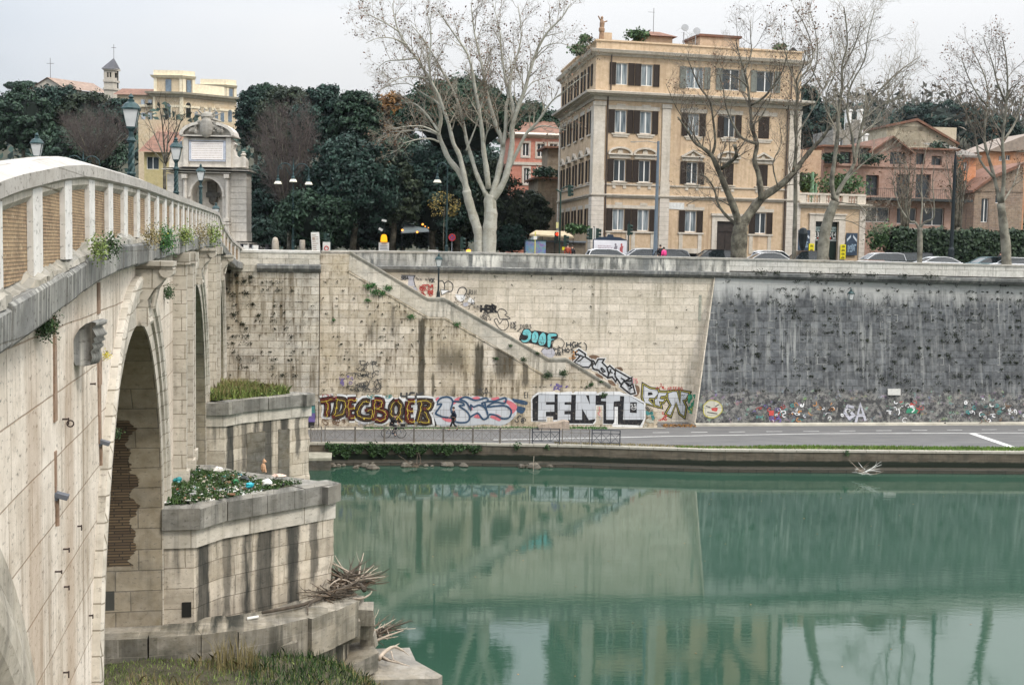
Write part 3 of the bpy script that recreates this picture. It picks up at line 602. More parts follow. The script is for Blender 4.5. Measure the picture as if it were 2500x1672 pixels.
def lowpaint(g,uv,col):
 X=g.sep(uv)
 vj=g.brick(uv,(1,1,1),(1,1,1),(0,0,0),.95,.55,.03)['Fac']
 n=g.noise(g.mp(uv,(1,.15,1)),1.7,4);pale=g.m('MULTIPLY',g.ramp(n,[(.55,0.),(.66,.7)]),vj);col=g.mix(pale,col,(.40,.40,.38))
 top=g.m('ADD',X[1],g.m('MULTIPLY',g.noise(g.mp(uv,(1.3,.25,1)),.9,5,.7),4.2));tp=g.ramp(g.m('SUBTRACT',g.m('DIVIDE',top,20),0),[(.635,0.),(.70,.7)])
 col=g.mix(tp,col,(.46,.46,.44))
 lo=g.m('ADD',X[1],g.m('MULTIPLY',g.noise(uv,.8,4),-2.2));mask=g.ramp(g.m('DIVIDE',lo,10),[(.265,1.),(.30,0.)])
 pn=g.noise(g.mp(uv,(1,1,1),(5,5,0)),1.9,6,.72);cr=g.noise(g.mp(uv,(1,1,1),(1,9,0)),1.3,3,.6,col=True)
 hs=g.n('ShaderNodeHueSaturation');hs.inputs['Saturation'].default_value=1.5;hs.inputs['Value'].default_value=.55;g.set(hs.inputs['Color'],cr)
 base=g.mix(g.ramp(pn,[(.42,0.),(.6,1.)]),(.06,.06,.06),(.22,.215,.20));base=g.mix(g.ramp(g.noise(uv,2.4,4,.6),[(.55,0.),(.64,.65)]),base,hs.outputs[0])
 base=g.mix(g.ramp(g.noise(g.mp(uv,(1,1,1),(2,2,0)),3.2,3,.6,1.2),[(.56,0.),(.60,.8)]),base,(.03,.03,.035))
 return g.mix(mask,col,base)
dk=stone('blackened_wall_stone',(.09,.098,.106),(.026,.030,.035),(.025,.028,.03),.95,.55,.03,streak=.75,sthr=.555,sc=(.33,.335,.32),blotch=.8,bcol=(.03,.034,.04),pits=.5,huef=.12,hue=(.12,.12,.10),extra=lowpaint,sscale=(1.8,.12,1))
par=stone('parapet_travertine',(.17,.175,.17),(.09,.10,.10),(.06,.06,.055),1.55,1.35,.02,streak=1.0,sthr=.47,sc=(.72,.69,.62),blotch=.5,bcol=(.10,.11,.105),pits=.6,huef=.15,sscale=(1.5,.22,1))
corn=stone('cornice_blackened',(.14,.145,.145),(.08,.085,.085),(.07,.07,.065),1.5,1.1,.02,streak=.75,sthr=.55,sc=(.42,.41,.37),blotch=.7,bcol=(.04,.045,.04),pits=.5,huef=.1)
clt=stone('parapet_clean',(.66,.62,.54),(.54,.50,.42),(.28,.25,.2),1.6,.5,.02,streak=.55,sthr=.58,sc=(.12,.11,.08),blotch=.8,bcol=(.11,.11,.09),pits=.6,huef=.35)
STAIR=[(2.05,14.12),(7.71,10.83),(8.9,10.84),(16.64,6.5),(17.98,6.51),(24.92,2.45)]
mb=MB();mb.add([(-.2,3,PATHZ-.3),(28.7,3,PATHZ-.3),(30.0,3,12.62),(-.2,3,12.62)],[(0,1,2,3)]);mb.build('back_wall',lw2,emb)
fr=[(0,PATHZ-.4),(24.95,PATHZ-.4)]+[(u,z-.16)for u,z in STAIR[::-1]]+[(2.05,13.9),(0,13.9)]
mb=MB();mb.prism(fr,0,.45,'y');mb.build('stair_wall',lw,emb)
cpm=stone('stair_coping_stone',(.26,.245,.21),(.17,.165,.14),(.12,.11,.09),1.4,3,.015,streak=.8,sthr=.5,sc=(.09,.09,.07),blotch=.7,bcol=(.13,.13,.11),pits=.5,lines=False)
def sweep(path,prof,closed=False):
 vs=[(u,dv,z+dz)for u,z in path for dv,dz in prof];n=len(prof)
 fs=[(i*n+k,i*n+(k+1)%n,(i+1)*n+(k+1)%n,(i+1)*n+k)for i in range(len(path)-1)for k in range(n)]
 return vs,[f[::-1]for f in fs]
low_=[(2.0,12.75),(7.75,9.48),(8.95,9.48),(16.7,5.15),(17.9,5.15)]
mb=MB();mb.prism([(u,z-.17)for u,z in[(2.1,14.1)]+STAIR[1:4]+[(17.9,6.5)]][::-1]+low_,-.03,.0,'y');mb.build('stair_parapet',stone('stair_parapet_stone',(.74,.67,.57),(.52,.47,.39),(.26,.22,.16),1.7,.9,.012,streak=.9,sthr=.50,sc=(.12,.115,.095),blotch=.6,bcol=(.20,.20,.18),pits=.6,huef=.3,sscale=(2,.2,1)),emb)
ucut=21.3;zcut=6.51+(2.45-6.51)*(ucut-17.98)/(24.92-17.98);mb=MB();mb.add(*sweep([(ucut,zcut),(24.92,2.45)],[(-.004,-.26),(-.004,.05),(.42,.05),(.5,-.26)]));mb.build('stair_coping',lw,emb)
mb=MB();mb.add(*sweep(STAIR[:-1]+[(ucut,zcut)],[(-.07,-.20),(-.10,-.02),(-.06,.05),(.42,.05),(.5,-.02),(.5,-.26)]));mb.build('stair_coping',cpm,emb)
mb=MB();low=[(1.9,12.7),(7.75,9.4),(8.95,9.4),(16.7,5.07),(18,5.07)]
mb.add(*sweep(low,[(-.001,-.09),(-.045,-.06),(-.045,.05),(-.001,.08)]));mb.build('stair_moulding',lw,emb)
mb=MB();
def flight(u0,z0,u1,z1,n):
 for i in range(n):
  a=u0+(u1-u0)*i/n;b=u0+(u1-u0)*(i+1)/n;z=z0+(z1-z0)*(i+.5)/n;mb.box(a,.46,z-1.2,b+.03,2.99,z)
flight(2.3,13.1,7.7,9.8,20);mb.box(7.7,.46,8.4,8.9,2.99,9.72);flight(8.9,9.7,16.64,5.4,26);mb.box(16.64,.46,4.1,17.98,2.99,5.35);flight(17.98,5.3,24.9,1.45,24)
mb.build('stair_steps',lw2,emb)
mb=MB();mb.add([(2.1,.46,STREET),(2.1,2.98,STREET),(0,2.98,STREET),(0,.46,STREET)],[(0,1,2,3)]);mb.build('stair_head',lw2,emb)
mb=MB();mb.prism([(-24,PATHZ-.4),(-.06,PATHZ-.4),(-.06,12.55),(-24,12.55)],-.32,3.2,'y');mb.build('abutment',lw3,emb)
mb=MB();mb.add(*sweep([(-24,12.55),(-4.4,12.55)],[(-.36,0),(-.36,.5),(-.25,.5),(3,.5)]));mb.add(*sweep([(-24,13.05),(-.02,13.08)],[(-.33,-.03),(-.33,.86),(.3,.86),(.3,0)]));mb.build('abutment_parapet',clt,emb)
mb=MB();mb.add(*sweep([(-24,13.9),(-.02,13.93)],[(-.38,-.03),(-.40,.14),(-.33,.17),(.35,.17),(.4,.14),(.38,-.03)]));mb.build('abutment_coping',stone('pale_coping',(.72,.70,.66),(.64,.62,.57),(.3,.28,.25),1.8,2,.015,streak=.4,sthr=.6,pits=.5,lines=False),emb)
mb=MB();mb.add(*sweep([(-4.38,12.5),(.06,12.52)],[(-.36,0),(-.50,.12),(-.68,.30),(-.70,.52),(-.32,.62)]));mb.prism([(-.37,12.5),(-.7,12.82),(-.7,13.02),(-.32,13.12)],-4.39,-4.36,'x');mb.build('abutment_cornice',corn,emb)
us=[0]+[2.05+2.4*i for i in range(42)]
def profs(u,pr):return[(dv,PT(u)+dz)for dv,dz in pr]
def ribbon(us,pr,nm,mat,v0=3.0,capends=True):
 vs=[];n=len(pr)
 for u in us:vs+=[(u,v0+dv,PT(u)+dz)for dv,dz in pr]
 fs=[(i*n+k,(i+1)*n+k,(i+1)*n+(k+1)%n,i*n+(k+1)%n)for i in range(len(us)-1)for k in range(n)]
 if capends:fs+=[tuple(range(n))[::-1],tuple(range((len(us)-1)*n,len(us)*n))]
 return MB().add(vs,fs).build(nm,mat,emb)
ribbon([u for u in us if u<31]+[31],[(-.12,-1.12),(-.12,-.16),(.38,-.16),(.38,-1.12)],'parapet',par)
ribbon([31]+[u for u in us if u>31.5],[(-.12,-1.0),(-.12,-.16),(.38,-.16),(.38,-1.0)],'parapet',stone('parapet_pale',(.64,.62,.57),(.54,.52,.48),(.25,.24,.2),1.7,1.35,.018,streak=.7,sthr=.57,sc=(.10,.10,.09),blotch=.35,bcol=(.16,.16,.15),pits=.5,huef=.15,sscale=(2.2,.10,1)))
ribbon(us,[(-.17,-.17),(-.19,-.03),(-.14,.0),(.40,.0),(.45,-.03),(.43,-.17)],'parapet_coping',stone('wall_coping',(.42,.41,.38),(.32,.31,.29),(.15,.14,.12),1.5,3,.015,streak=.5,sthr=.55,pits=.5,lines=False,blotch=.5))
ribbon(us[1:],[(-.02,-1.62),(-.26,-1.50),(-.30,-1.40),(-.44,-1.36),(-.46,-1.14),(-.30,-1.10),(.0,-1.08),(.0,-1.62)],'cornice',corn)
UE=[(28.1,1.05),(54.1,1.75),(100,3.4)]
ub=[0,.04,.1]+[.15+.85*i/24 for i in range(25)];vs=[];uvs=[];R=14
for k in ub:
 u0=28.1+71.9*k;u1=29.9+70.1*k
 v0=lerp(UE,u0)
 for j in range(R+1):
  f=j/R;z=PATHZ-.4+(12.62-PATHZ+.4)*f;u=u0+(u1-u0)*f;v=v0+(2.86+max(0,(v0-1.05))*.8-v0)*f;vs.append((u,v,z));uvs.append((u,z))
n=R+1;fs=[(i*n+j,(i+1)*n+j,(i+1)*n+j+1,i*n+j+1)for i in range(len(ub)-1)for j in range(R)]
m0=len(vs)
for j in range(R+1):vs.append((vs[j][0],3.3,vs[j][2]));uvs.append((vs[j][0],vs[j][2]))
fs+=[(m0+j,j,j+1,m0+j+1)for j in range(R)]
MB().add(vs,fs).build('battered_wall',dk,emb,uv=uvs)
mb=MB();mb.add([(28.02,1.0,PATHZ-.3),(28.1,1.0,PATHZ-.3),(29.87,2.82,12.6),(29.8,2.82,12.6)],[(0,1,2,3)]);mb.add([(28.02,1.0,PATHZ-.3),(29.8,2.82,12.6),(29.8,3.2,12.6),(28.02,3.2,PATHZ-.3)],[(0,1,2,3)]);mb.build('leaning_edge',lw2,emb)
mb=MB();mb.prism([(28,PATHZ-.3),(100,PATHZ-.3),(100,PATHZ+.16),(28,PATHZ+.16)],.0,.1,'y');
vs=[]
for k in ub:
 u=28.1+71.9*k;v=lerp(UE,u);vs+=[(u,v-.30,PATHZ),(u,v-.28,PATHZ+.14),(u,v+.05,PATHZ+.20)]
MB().add(vs,[(i*3+k,(i+1)*3+k,(i+1)*3+k+1,i*3+k+1)for i in range(len(ub)-1)for k in range(2)]).build('wall_plinth',plain('plinth',(.42,.39,.32),.9,.25,1),emb)
F0=WP;B3=WP.off(3)
u,z=B3.uz(1709,752);mb=MB();mb.box(u-.11,2.97,z-1.0,u+.11,3.0,z+1.0)
for i in range(18):mb.box(u-.09,2.955,z-.92+i*.108,u+(.09 if i%2 else .02),2.968,z-.88+i*.108)
mb.build('water_gauge',plain('gauge_plate',(.34,.34,.28),.8,.3,6),emb)
mb=MB();mb.rbox((44.2,1.78,3.95),(1.05,.06,.5),(-.12,0,.03));mb.build('wall_plaque',plain('plaque',(.50,.49,.46),.8,.12,5),emb)
def P4(x,y):return(1040+x/3.016,600+y/3.016)
def P3(x,y):return(540+x/3.015,600+y/3.015)
def P8(x,y):return(760+x/4.343,880+y/4.343)
def P6(x,y):return(1260+x/5.098,820+y/5.098)
def P7(x,y):return(980+x/5.583,620+y/5.583)
def paint(nm,c):
 g=G(nm);uv=g.uv();wob=g.noise(uv,.6,2,col=True);q=g.n('ShaderNodeVectorMath',operation='MULTIPLY_ADD');g.set(q.inputs[0],wob);q.inputs[1].default_value=(.06,.05,0);g.set(q.inputs[2],uv)
 b=g.brick(q.outputs[0],c,tuple(x*.86 for x in c),tuple(x*.45+.02 for x in c),1.35,.55,.022)['Color'];w=g.noise(uv,5,5,.7)
 b=g.mix(g.ramp(w,[(.57,0.),(.70,.5)]),b,(.42,.37,.30));b=g.mix(g.ramp(g.noise(g.mp(uv,(3,.3,1)),2,4,.6),[(.54,0.),(.68,.35)]),b,(.10,.09,.07));return g.fin(b,.75)
PC={k:paint('paint_'+k,c)for k,c in dict(white=(.72,.72,.72),silver=(.52,.54,.57),black=(.012,.012,.015),cyan=(.16,.50,.54),maroon=(.10,.018,.012),brown=(.055,.03,.015),yellow=(.55,.42,.05),pink=(.62,.17,.20),blue=(.03,.07,.13),ink=(.06,.06,.06),violet=(.14,.10,.30),red=(.45,.06,.05),green=(.04,.24,.14),tan=(.16,.10,.065),pale=(.48,.46,.38),orange=(.5,.22,.06),gold=(.42,.38,.08),teal=(.06,.25,.24),greyv=(.42,.42,.47)).items()}
class Graf:
 def __init__(s,v,cv):s.v=v;s.pl=WP.off(v);s.cv=cv;s.mb=MB();s.mats=[];s.k=0
 def mi(s,c):
  if c not in s.mats:s.mats.append(c)
  return s.mats.index(c)
 def pt(s,p):return s.pl.uz(*s.cv(*p))
 def poly(s,pts,c,layer=None):
  s.k+=1;off=-.012-.0022*s.k;q=[s.pt(p)for p in pts]
  A=sum(q[i][0]*q[(i+1)%len(q)][1]-q[(i+1)%len(q)][0]*q[i][1]for i in range(len(q)))
  if A<0:q=q[::-1]
  s.mb.add([(u,s.v+off,z)for u,z in q],[tuple(range(len(q)))],s.mi(c));return s
 def line(s,pts,w,c,close=False):
  s.k+=1;off=-.012-.0022*s.k;q=[Vector(s.pt(p))for p in pts]
  if close:q.append(q[0])
  if len(q)<2:return s
  L,R_=[],[]
  for i in range(len(q)):
   a=q[i]-q[i-1]if i else(q[-1]-q[-2]if close else q[1]-q[0]);b=q[i+1]-q[i]if i<len(q)-1 else((q[1]-q[0])if close else a)
   a=a.normalized()if a.length>1e-6 else Vector((1,0));b=b.normalized()if b.length>1e-6 else a
   n=Vector((-a.y-b.y,a.x+b.x));n=n.normalized()if n.length>.2 else Vector((-a.y,a.x))
   m=min(1.8,1/max(.4,n.dot(Vector((-a.y,a.x)))));L.append(q[i]+n*w/2*m);R_.append(q[i]-n*w/2*m)
  n=len(q);s.mb.add([(p.x,s.v+off,p.y)for p in L+R_],[(i,n+i,n+i+1,i+1)for i in range(n-1)],s.mi(c));return s
 def build(s,label):return s.mb.build('graffiti',[PC[m]for m in s.mats],emb,label=label)
def bez(pts,n=5):
 out=[];P=[Vector(p)for p in pts]
 for i in range(len(P)-1):
  a,b,c,d=P[max(i-1,0)],P[i],P[i+1],P[min(i+2,len(P)-1)]
  for k in range(n):
   t=k/n;out.append(tuple(.5*((2*b)+(-a+c)*t+(2*a-5*b+4*c-d)*t*t+(-a+3*b-3*c+d)*t**3)))
 return out+[tuple(P[-1])]
gf=Graf(-.004,P6)
gf.poly([(188,1065),(186,790),(205,745),(272,700),(470,690),(500,705),(690,690),(705,712),(735,690),(1000,690),(1010,715),(1060,690),(1290,690),(1335,712),(1440,735),(1610,830),(1612,1020),(1570,1140),(1200,1130),(1195,1110),(1215,1075),(1225,880),(1265,880),(1265,1100),(1080,1100),(1075,870),(1000,870),(995,1070),(960,1105),(660,1100),(655,1050),(460,1070),(455,1010),(385,1010),(385,1065)],'white')
gf.poly([(205,1060),(203,790),(220,765),(290,716),(1430,750),(1590,840),(1590,1030),(1545,1112),(1085,1090),(1085,860),(985,860),(985,1050),(955,1090),(665,1088),(640,1040),(460,1045),(460,1000),(375,1000),(375,1058)],'black')
gf.poly([(1225,880),(1265,880),(1265,1098),(1192,1108),(1222,1070)],'white')
for L in([(278,722),(478,720),(478,820),(372,820),(372,855),(475,855),(475,940),(370,942),(370,1045),(272,1045)],[(518,722),(688,720),(685,820),(602,822),(602,855),(680,855),(680,930),(602,932),(600,975),(675,975),(675,1042),(516,1042)],[(745,720),(860,720),(920,860),(905,720),(990,718),(985,1030),(905,1045),(820,900),(820,1042),(738,1040)],[(1120,728),(1292,730),(1292,808),(1215,815),(1212,1040),(1122,1040),(1120,812),(1058,808),(1058,780),(1118,775)],[(1345,745),(1430,755),(1588,850),(1586,1040),(1330,1040)]):gf.poly(L,'silver')
gf.poly([(1418,822),(1502,822),(1500,958),(1415,952)],'black')
for L in([(1448,845),(1428,845),(1428,862),(1448,862),(1448,880),(1428,880)],[(1490,845),(1470,845),(1470,862),(1490,862),(1490,880),(1470,880)],[(1425,890),(1435,908),(1465,918),(1488,905),(1495,888),(1425,890)]):gf.line(L,.035,'white')
gf.line([(1035,880),(1045,940),(1015,960),(1050,1000)],.05,'pink');gf.line([(1040,990),(1050,1040)],.05,'greyv')
gf.build('giant block letters FENTO in silver on black with white outline')
gt=Graf(0,P8)
gt.poly(bez([(65,420),(130,385),(235,378),(330,385),(480,395),(600,400),(780,390),(880,395),(980,400),(1130,400),(1250,415),(1285,470),(1265,530),(1240,560),(1270,650),(1240,672),(1120,665),(980,670),(930,662),(880,645),(790,655),(600,660),(480,635),(300,610),(150,620),(100,590),(120,490),(65,420)],3),'white')
LT=[[[(95,430),(240,405)],[(165,420),(175,510),(160,590)]],[[(280,410),(270,500),(235,595)],[(270,410),(345,420),(365,480),(330,560),(240,597)]],[[(400,420),(395,520),(400,600)],[(385,420),(475,415)],[(395,505),(455,500)],[(400,600),(460,598)]],[[(620,440),(560,430),(500,500),(500,580),(560,610),(640,600),(650,530),(580,525)]],[[(670,410),(670,500),(660,620)],[(670,415),(745,425),(740,490),(690,510),(780,540),(785,600),(740,630),(680,620)]],[[(900,420),(850,480),(855,580),(900,620),(945,560),(945,470),(900,420)],[(900,570),(960,640)]],[[(1030,430),(1020,520),(1020,640)],[(1020,430),(1095,430)],[(1020,530),(1080,530)],[(1020,640),(1090,640)]],[[(1120,430),(1260,435),(1250,500),(1200,510)],[(1160,430),(1160,520),(1130,645)],[(1130,645),(1245,645),(1200,540)]]]
for L in LT:
 for st in L:gt.line(bez(st,3),.80,'white')
for L in LT:
 for st in L:gt.line(bez(st,3),.50,'black')
for i,L in enumerate(LT):
 for st in L:gt.line(bez(st,3),.36,'brown' if i%2 else 'maroon')
rs=random.Random(5)
for i,L in enumerate(LT):
 for st in L:
  gt.line([(x+rs.uniform(-9,9),y+rs.uniform(-9,9))for x,y in bez(st,4)],.042,'yellow')
  x,y=st[len(st)//2];gt.poly([(x+7*math.cos(a)+rs.uniform(-3,3),y+14*math.sin(a))for a in(0,1,2,3,4,5)],'yellow')
 x,y=L[0][-1];gt.poly([(x-18,y-16),(x+20,y-20),(x+16,y+14),(x-14,y+16)],'maroon')
gt.build('black and maroon letters TDEGBQET with yellow scribble and white halo')
gn=Graf(0,P8)
gn.poly(bez([(1262,600),(1290,560),(1275,440),(1330,385),(1450,375),(1550,390),(1650,385),(1760,378),(1900,395),(2050,385),(2130,420),(2180,490),(2170,570),(2100,650),(2000,690),(1850,675),(1700,690),(1500,690),(1350,690),(1262,600)],4),'silver')
gn.poly(bez([(1258,600),(1262,520),(1300,600),(1330,690),(1280,680),(1258,600)],3),'black')
for bl in([(1290,480),(1320,400),(1360,392),(1310,450),(1300,530),(1290,480)],[(1510,440),(1530,400),(1600,385),(1560,430),(1500,470),(1510,440)],[(2030,430),(2090,420),(2180,480),(2150,550),(2110,560),(2100,480),(2030,430)],[(1380,610),(1470,605),(1480,650),(1420,640),(1380,610)],[(1720,600),(1760,560),(1800,600),(1770,612),(1720,600)],[(1890,600),(1940,565),(2010,590),(2000,640),(1940,620),(1890,600)],[(1700,395),(1760,380),(1790,400),(1740,412),(1700,395)],[(1900,400),(1980,385),(1990,410),(1930,420),(1900,400)],[(1670,480),(1690,470),(1710,510),(1700,525),(1670,480)]):gn.poly(bez(bl,4),'pink')
for st in([(1380,590),(1320,560),(1350,510),(1380,460),(1330,460),(1370,400),(1450,385),(1500,430),(1480,520),(1500,600),(1380,595)],[(1500,430),(1590,440),(1620,470),(1570,480),(1650,540),(1680,600),(1650,650),(1560,655),(1500,630)],[(1680,600),(1730,570),(1770,560),(1820,620),(1870,600),(1860,540),(1840,500),(1780,470),(1720,490),(1690,470),(1690,520),(1640,440),(1570,410)],[(1570,410),(1640,385),(1740,420),(1850,395),(1870,430),(1810,450),(1830,480)],[(1870,430),(1930,430),(2000,410),(2060,395),(2050,450),(1960,440),(1900,460),(1870,490),(1960,480),(2060,480),(2120,530),(2100,600),(2030,615),(1960,580),(1890,570),(1870,610)],[(1840,440),(1850,500),(1870,560)]):gn.line(bez(st,4),.13,'blue')
gn.build('silver bubble letters with dark blue outline on a pink cloud')
gd=Graf(3,P7)
gd.poly(bez([(1600,1170),(1625,1090),(1700,1015),(1760,1050),(1850,1045),(1950,1065),(2010,1080),(2120,1085),(2125,1150),(2050,1200),(2060,1270),(1980,1275),(1850,1240),(1760,1215),(1680,1215),(1600,1170)],4),'black')
for L in([(1620,1160),(1690,1170),(1720,1120),(1650,1100),(1660,1040),(1720,1020),(1775,1070),(1770,1150),(1720,1200),(1650,1205),(1620,1160)],[(1780,1080),(1820,1045),(1865,1080),(1870,1150),(1840,1210),(1780,1200),(1770,1140),(1780,1080)],[(1885,1100),(1930,1065),(1970,1100),(1975,1190),(1940,1245),(1880,1240),(1860,1180),(1885,1100)],[(1985,1120),(2010,1080),(2110,1085),(2115,1120),(2050,1130),(2045,1150),(2085,1155),(2080,1175),(2045,1185),(2030,1265),(1990,1265),(1985,1120)]):
 gd.poly(bez(L,4),'cyan');gd.line(bez(L,4),.07,'black')
for st in([(1690,1080),(1715,1100),(1700,1130)],[(1815,1090),(1835,1130),(1815,1160)],[(1915,1120),(1930,1170)],[(1880,1205),(1900,1190),(1905,1225)],[(1915,1195),(1915,1225)],[(1935,1195),(1935,1225)]):gd.line(st,.035,'ink')
gd.build('cyan bubble letters with black outline above the stair')
gs=Graf(3,P6)
for c in([(690,240),(760,225),(740,300),(700,320)],[(905,250),(960,235),(1040,260),(980,290),(920,280)],[(985,460),(1060,490),(1080,530),(1000,500)],[(1140,550),(1200,560),(1240,620),(1170,600)],[(1470,600),(1530,630),(1535,700),(1500,750),(1440,740),(1470,660)],[(1230,400),(1300,385),(1330,430),(1260,430)]):gs.poly(bez(c+[c[0]],3),'tan')
SL=[[(735,205),(780,170),(860,225),(860,260),(935,310),(940,345),(905,390),(825,388),(720,330),(790,255),(770,230),(745,235)],[(930,305),(965,310),(985,355),(1020,290),(1095,290),(1070,330),(1140,400),(1170,460),(1135,515),(1040,450),(1030,430),(960,410),(945,370),(960,350),(930,305)],[(1165,370),(1240,440),(1225,470),(1260,490),(1240,570),(1195,510),(1140,520),(1150,465),(1130,400)],[(1235,420),(1440,540),(1440,590),(1330,580),(1300,600),(1275,560),(1230,500)],[(1440,515),(1430,560),(1340,560),(1400,620),(1450,600),(1480,710),(1420,722),(1300,625),(1330,575),(1390,540)]]
for L in SL:gs.line(L+[L[0]],.26,'white')
for L in SL:gs.poly(L,'silver');gs.line(L,.13,'black',close=True)
for st in([(790,240),(840,260),(800,300),(760,320)],[(1060,390),(1105,440),(1080,450),(1055,410),(1060,390)],[(1160,440),(1200,460)],[(1180,410),(1160,470)],[(1300,520),(1350,550)],[(1370,580),(1440,640),(1400,660)]):gs.line(st,.10,'black')
gs.build('angular silver letters with black outline running down beside the stair')
gp=Graf(3,P6)
SP=[[(1585,610),(1660,655),(1680,660),(1760,670),(1770,720),(1720,775),(1660,770),(1650,800),(1720,870),(1600,830),(1575,760)],[(1720,790),(1750,775),(1770,700),(1850,705),(1880,700),(1860,745),(1800,750),(1790,780),(1850,790),(1830,820),(1780,815),(1800,880),(1730,860)],[(1890,710),(1950,690),(2000,690),(2040,860),(2050,690),(2150,710),(2110,790),(2070,800),(2110,880),(2090,1000),(2040,960),(1990,820),(1920,990),(1870,965),(1930,860),(1890,780)]]
for L in SP:gp.line(L,.34,'black',close=True)
for L in SP:gp.line(L,.18,'gold',close=True)
for L in SP:gp.poly(L,'silver');gp.line(L,.06,'black',close=True)
gp.poly([(1640,700),(1690,700),(1700,730),(1640,740)],'black');gp.line([(2050,730),(2060,745),(2070,730),(2080,745),(2100,730)],.04,'ink')
gp.build('silver letters PEN with black and yellow edging at the stair foot')
def glyphs(txt):
 GL=dict(H=[[(0,0),(0,1)],[(.7,0),(.65,1)],[(-.1,.5),(.8,.52)]],B=[[(0,1),(0,0),(.6,.1),(.5,.45),(0,.5),(.7,.6),(.6,.95),(0,1)]],R=[[(0,1),(0,0),(.6,.15),(.5,.45),(0,.5),(.75,1)]],G=[[(.7,.1),(.2,0),(0,.5),(.2,1),(.7,.9),(.7,.55),(.4,.55)]],K=[[(0,0),(0,1)],[(.7,0),(0,.5),(.7,1)]],S=[[(.7,.05),(.1,.1),(.1,.45),(.6,.55),(.6,.9),(0,1)]],O=[[(.35,0),(0,.4),(.1,.9),(.5,1),(.7,.5),(.35,0)]],A=[[(0,1),(.35,0),(.7,1)],[(.1,.65),(.6,.65)]],D=[[(0,0),(0,1),(.6,.8),(.65,.3),(0,0)]],U=[[(0,0),(.1,.9),(.5,1),(.65,0)]],E=[[(.6,0),(0,0),(0,1),(.6,1)],[(0,.5),(.5,.5)]],T=[[(0,0),(.7,0)],[(.35,0),(.35,1)]],P=[[(0,1),(0,0),(.6,.2),(0,.55)]],N=[[(0,1),(0,0),(.6,1),(.65,0)]],I=[[(.2,0),(.2,1)]],Y=[[(0,0),(.35,.5)],[(.7,0),(.3,1)]])
 GL['3']=[[(0,.05),(.6,.1),(.3,.45),(.65,.6),(.5,.95),(0,1)]];return[GL.get(c,[])for c in txt]
def tagtext(gr,txt,x,y,w,h,c,lw=.06,rot=0,jit=.06):
 n=len(txt);cw=w/n
 for i,L in enumerate(glyphs(txt)):
  for st in L:
   pts=[]
   for a,b in st:
    X=i*cw+a*cw*1.05+rs.uniform(-jit,jit)*cw;Y=b*h+rs.uniform(-jit,jit)*h
    pts.append((x+X*math.cos(rot)-Y*math.sin(rot),y+X*math.sin(rot)+Y*math.cos(rot)))
   gr.line(pts,lw,c)
def scribble(gr,x,y,w,h,n,c,lw=.035):
 for _ in range(n):
  p=(x+rs.uniform(0,w),y+rs.uniform(0,h));pts=[p];a=rs.uniform(0,6.3);k=rs.choice((-1,1))*rs.uniform(.4,1.1)
  for i in range(rs.randint(4,9)):
   a+=k+rs.uniform(-.5,.5);d=rs.uniform(.05,.13)*(w+h)*.5;p=(min(x+w,max(x,p[0]+d*math.cos(a))),min(y+h,max(y,p[1]+d*math.sin(a)*.9)));pts.append(p)
  gr.line(bez(pts,3),lw,c)
g1=Graf(0,P8);scribble(g1,470,0,240,180,20,'ink',.04);scribble(g1,370,130,370,200,26,'ink',.04);scribble(g1,300,150,140,120,8,'violet',.05)
g1.line([(640,0),(660,120),(640,200)],.05,'ink');g1.build('tall tangle of thin black and violet scribbles')
g1=Graf(0,P8);tagtext(g1,'HGKJ',950,340,340,70,'ink',.14);g1.build('black spray tag above the maroon letters')
g1=Graf(0,P8);tagtext(g1,'YKO',1760,290,120,60,'ink',.05);g1.line(bez([(1820,390),(1830,345),(1890,340),(1910,385)],4),.04,'ink');g1.build('small thin black tag above the pink cloud piece')
g1=Graf(0,P8);scribble(g1,120,360,230,40,7,'red',.05);scribble(g1,590,365,270,45,8,'teal',.05);scribble(g1,100,625,260,60,8,'tan',.06);scribble(g1,430,630,170,50,5,'greyv',.05);g1.build('faded red and teal lettering fringes behind the maroon letters')
g1=Graf(0,P8);g1.poly(bez([(2130,400),(2280,430),(2280,470),(2150,440),(2130,400)],3),'blue');g1.poly(bez([(2170,480),(2270,500),(2240,560),(2180,540),(2170,480)],3),'blue');scribble(g1,2160,560,110,100,7,'ink',.06);tagtext(g1,'EI',2260,335,60,60,'ink',.05);g1.build('dark washed paint smears between the two big pieces')
g1=Graf(-.32,P8);g1.poly([(-30,480),(40,470),(48,600),(20,740),(-30,740)],'black');g1.poly([(-30,490),(36,480),(40,560),(-30,560)],'teal');g1.poly([(-30,560),(40,555),(40,650),(-30,650)],'violet');g1.poly(bez([(-20,420),(0,380),(20,400),(10,440),(-20,420)],3),'greyv');g1.build('tall violet and teal painted figure at the abutment edge')
g1=Graf(0,P6);scribble(g1,430,595,140,75,9,'violet',.06);scribble(g1,590,620,70,40,3,'violet',.05);g1.build('small violet scribble above the FENTO letters')
g1=Graf(0,P6);scribble(g1,1620,930,110,150,9,'teal',.12);scribble(g1,1600,990,110,140,7,'pale',.09);scribble(g1,1770,940,100,110,8,'red',.06);tagtext(g1,'TREES',1610,865,110,35,'ink',.04,.45);g1.build('teal, cream and red scribbles at the foot of the stair wall')
g1=Graf(3,P6);scribble(g1,1740,570,120,90,7,'red',.045);tagtext(g1,'ARTERO',1880,635,200,35,'red',.04);tagtext(g1,'TS',1450,530,70,60,'pink',.05);g1.build('thin red writing above the yellow edged letters')
g1=Graf(2.2,P6);scribble(g1,2150,740,130,220,22,'green',.16);scribble(g1,2140,880,90,80,5,'gold',.08)
g1.build('green cloud of paint on the corner of the dark wall')
g1=Graf(3,P7);tagtext(g1,'HBR',1085,700,230,95,'black',.17);g1.line([(1110,800),(1300,795)],.06,'ink');g1.build('bold black tag HBR beside the stair parapet')
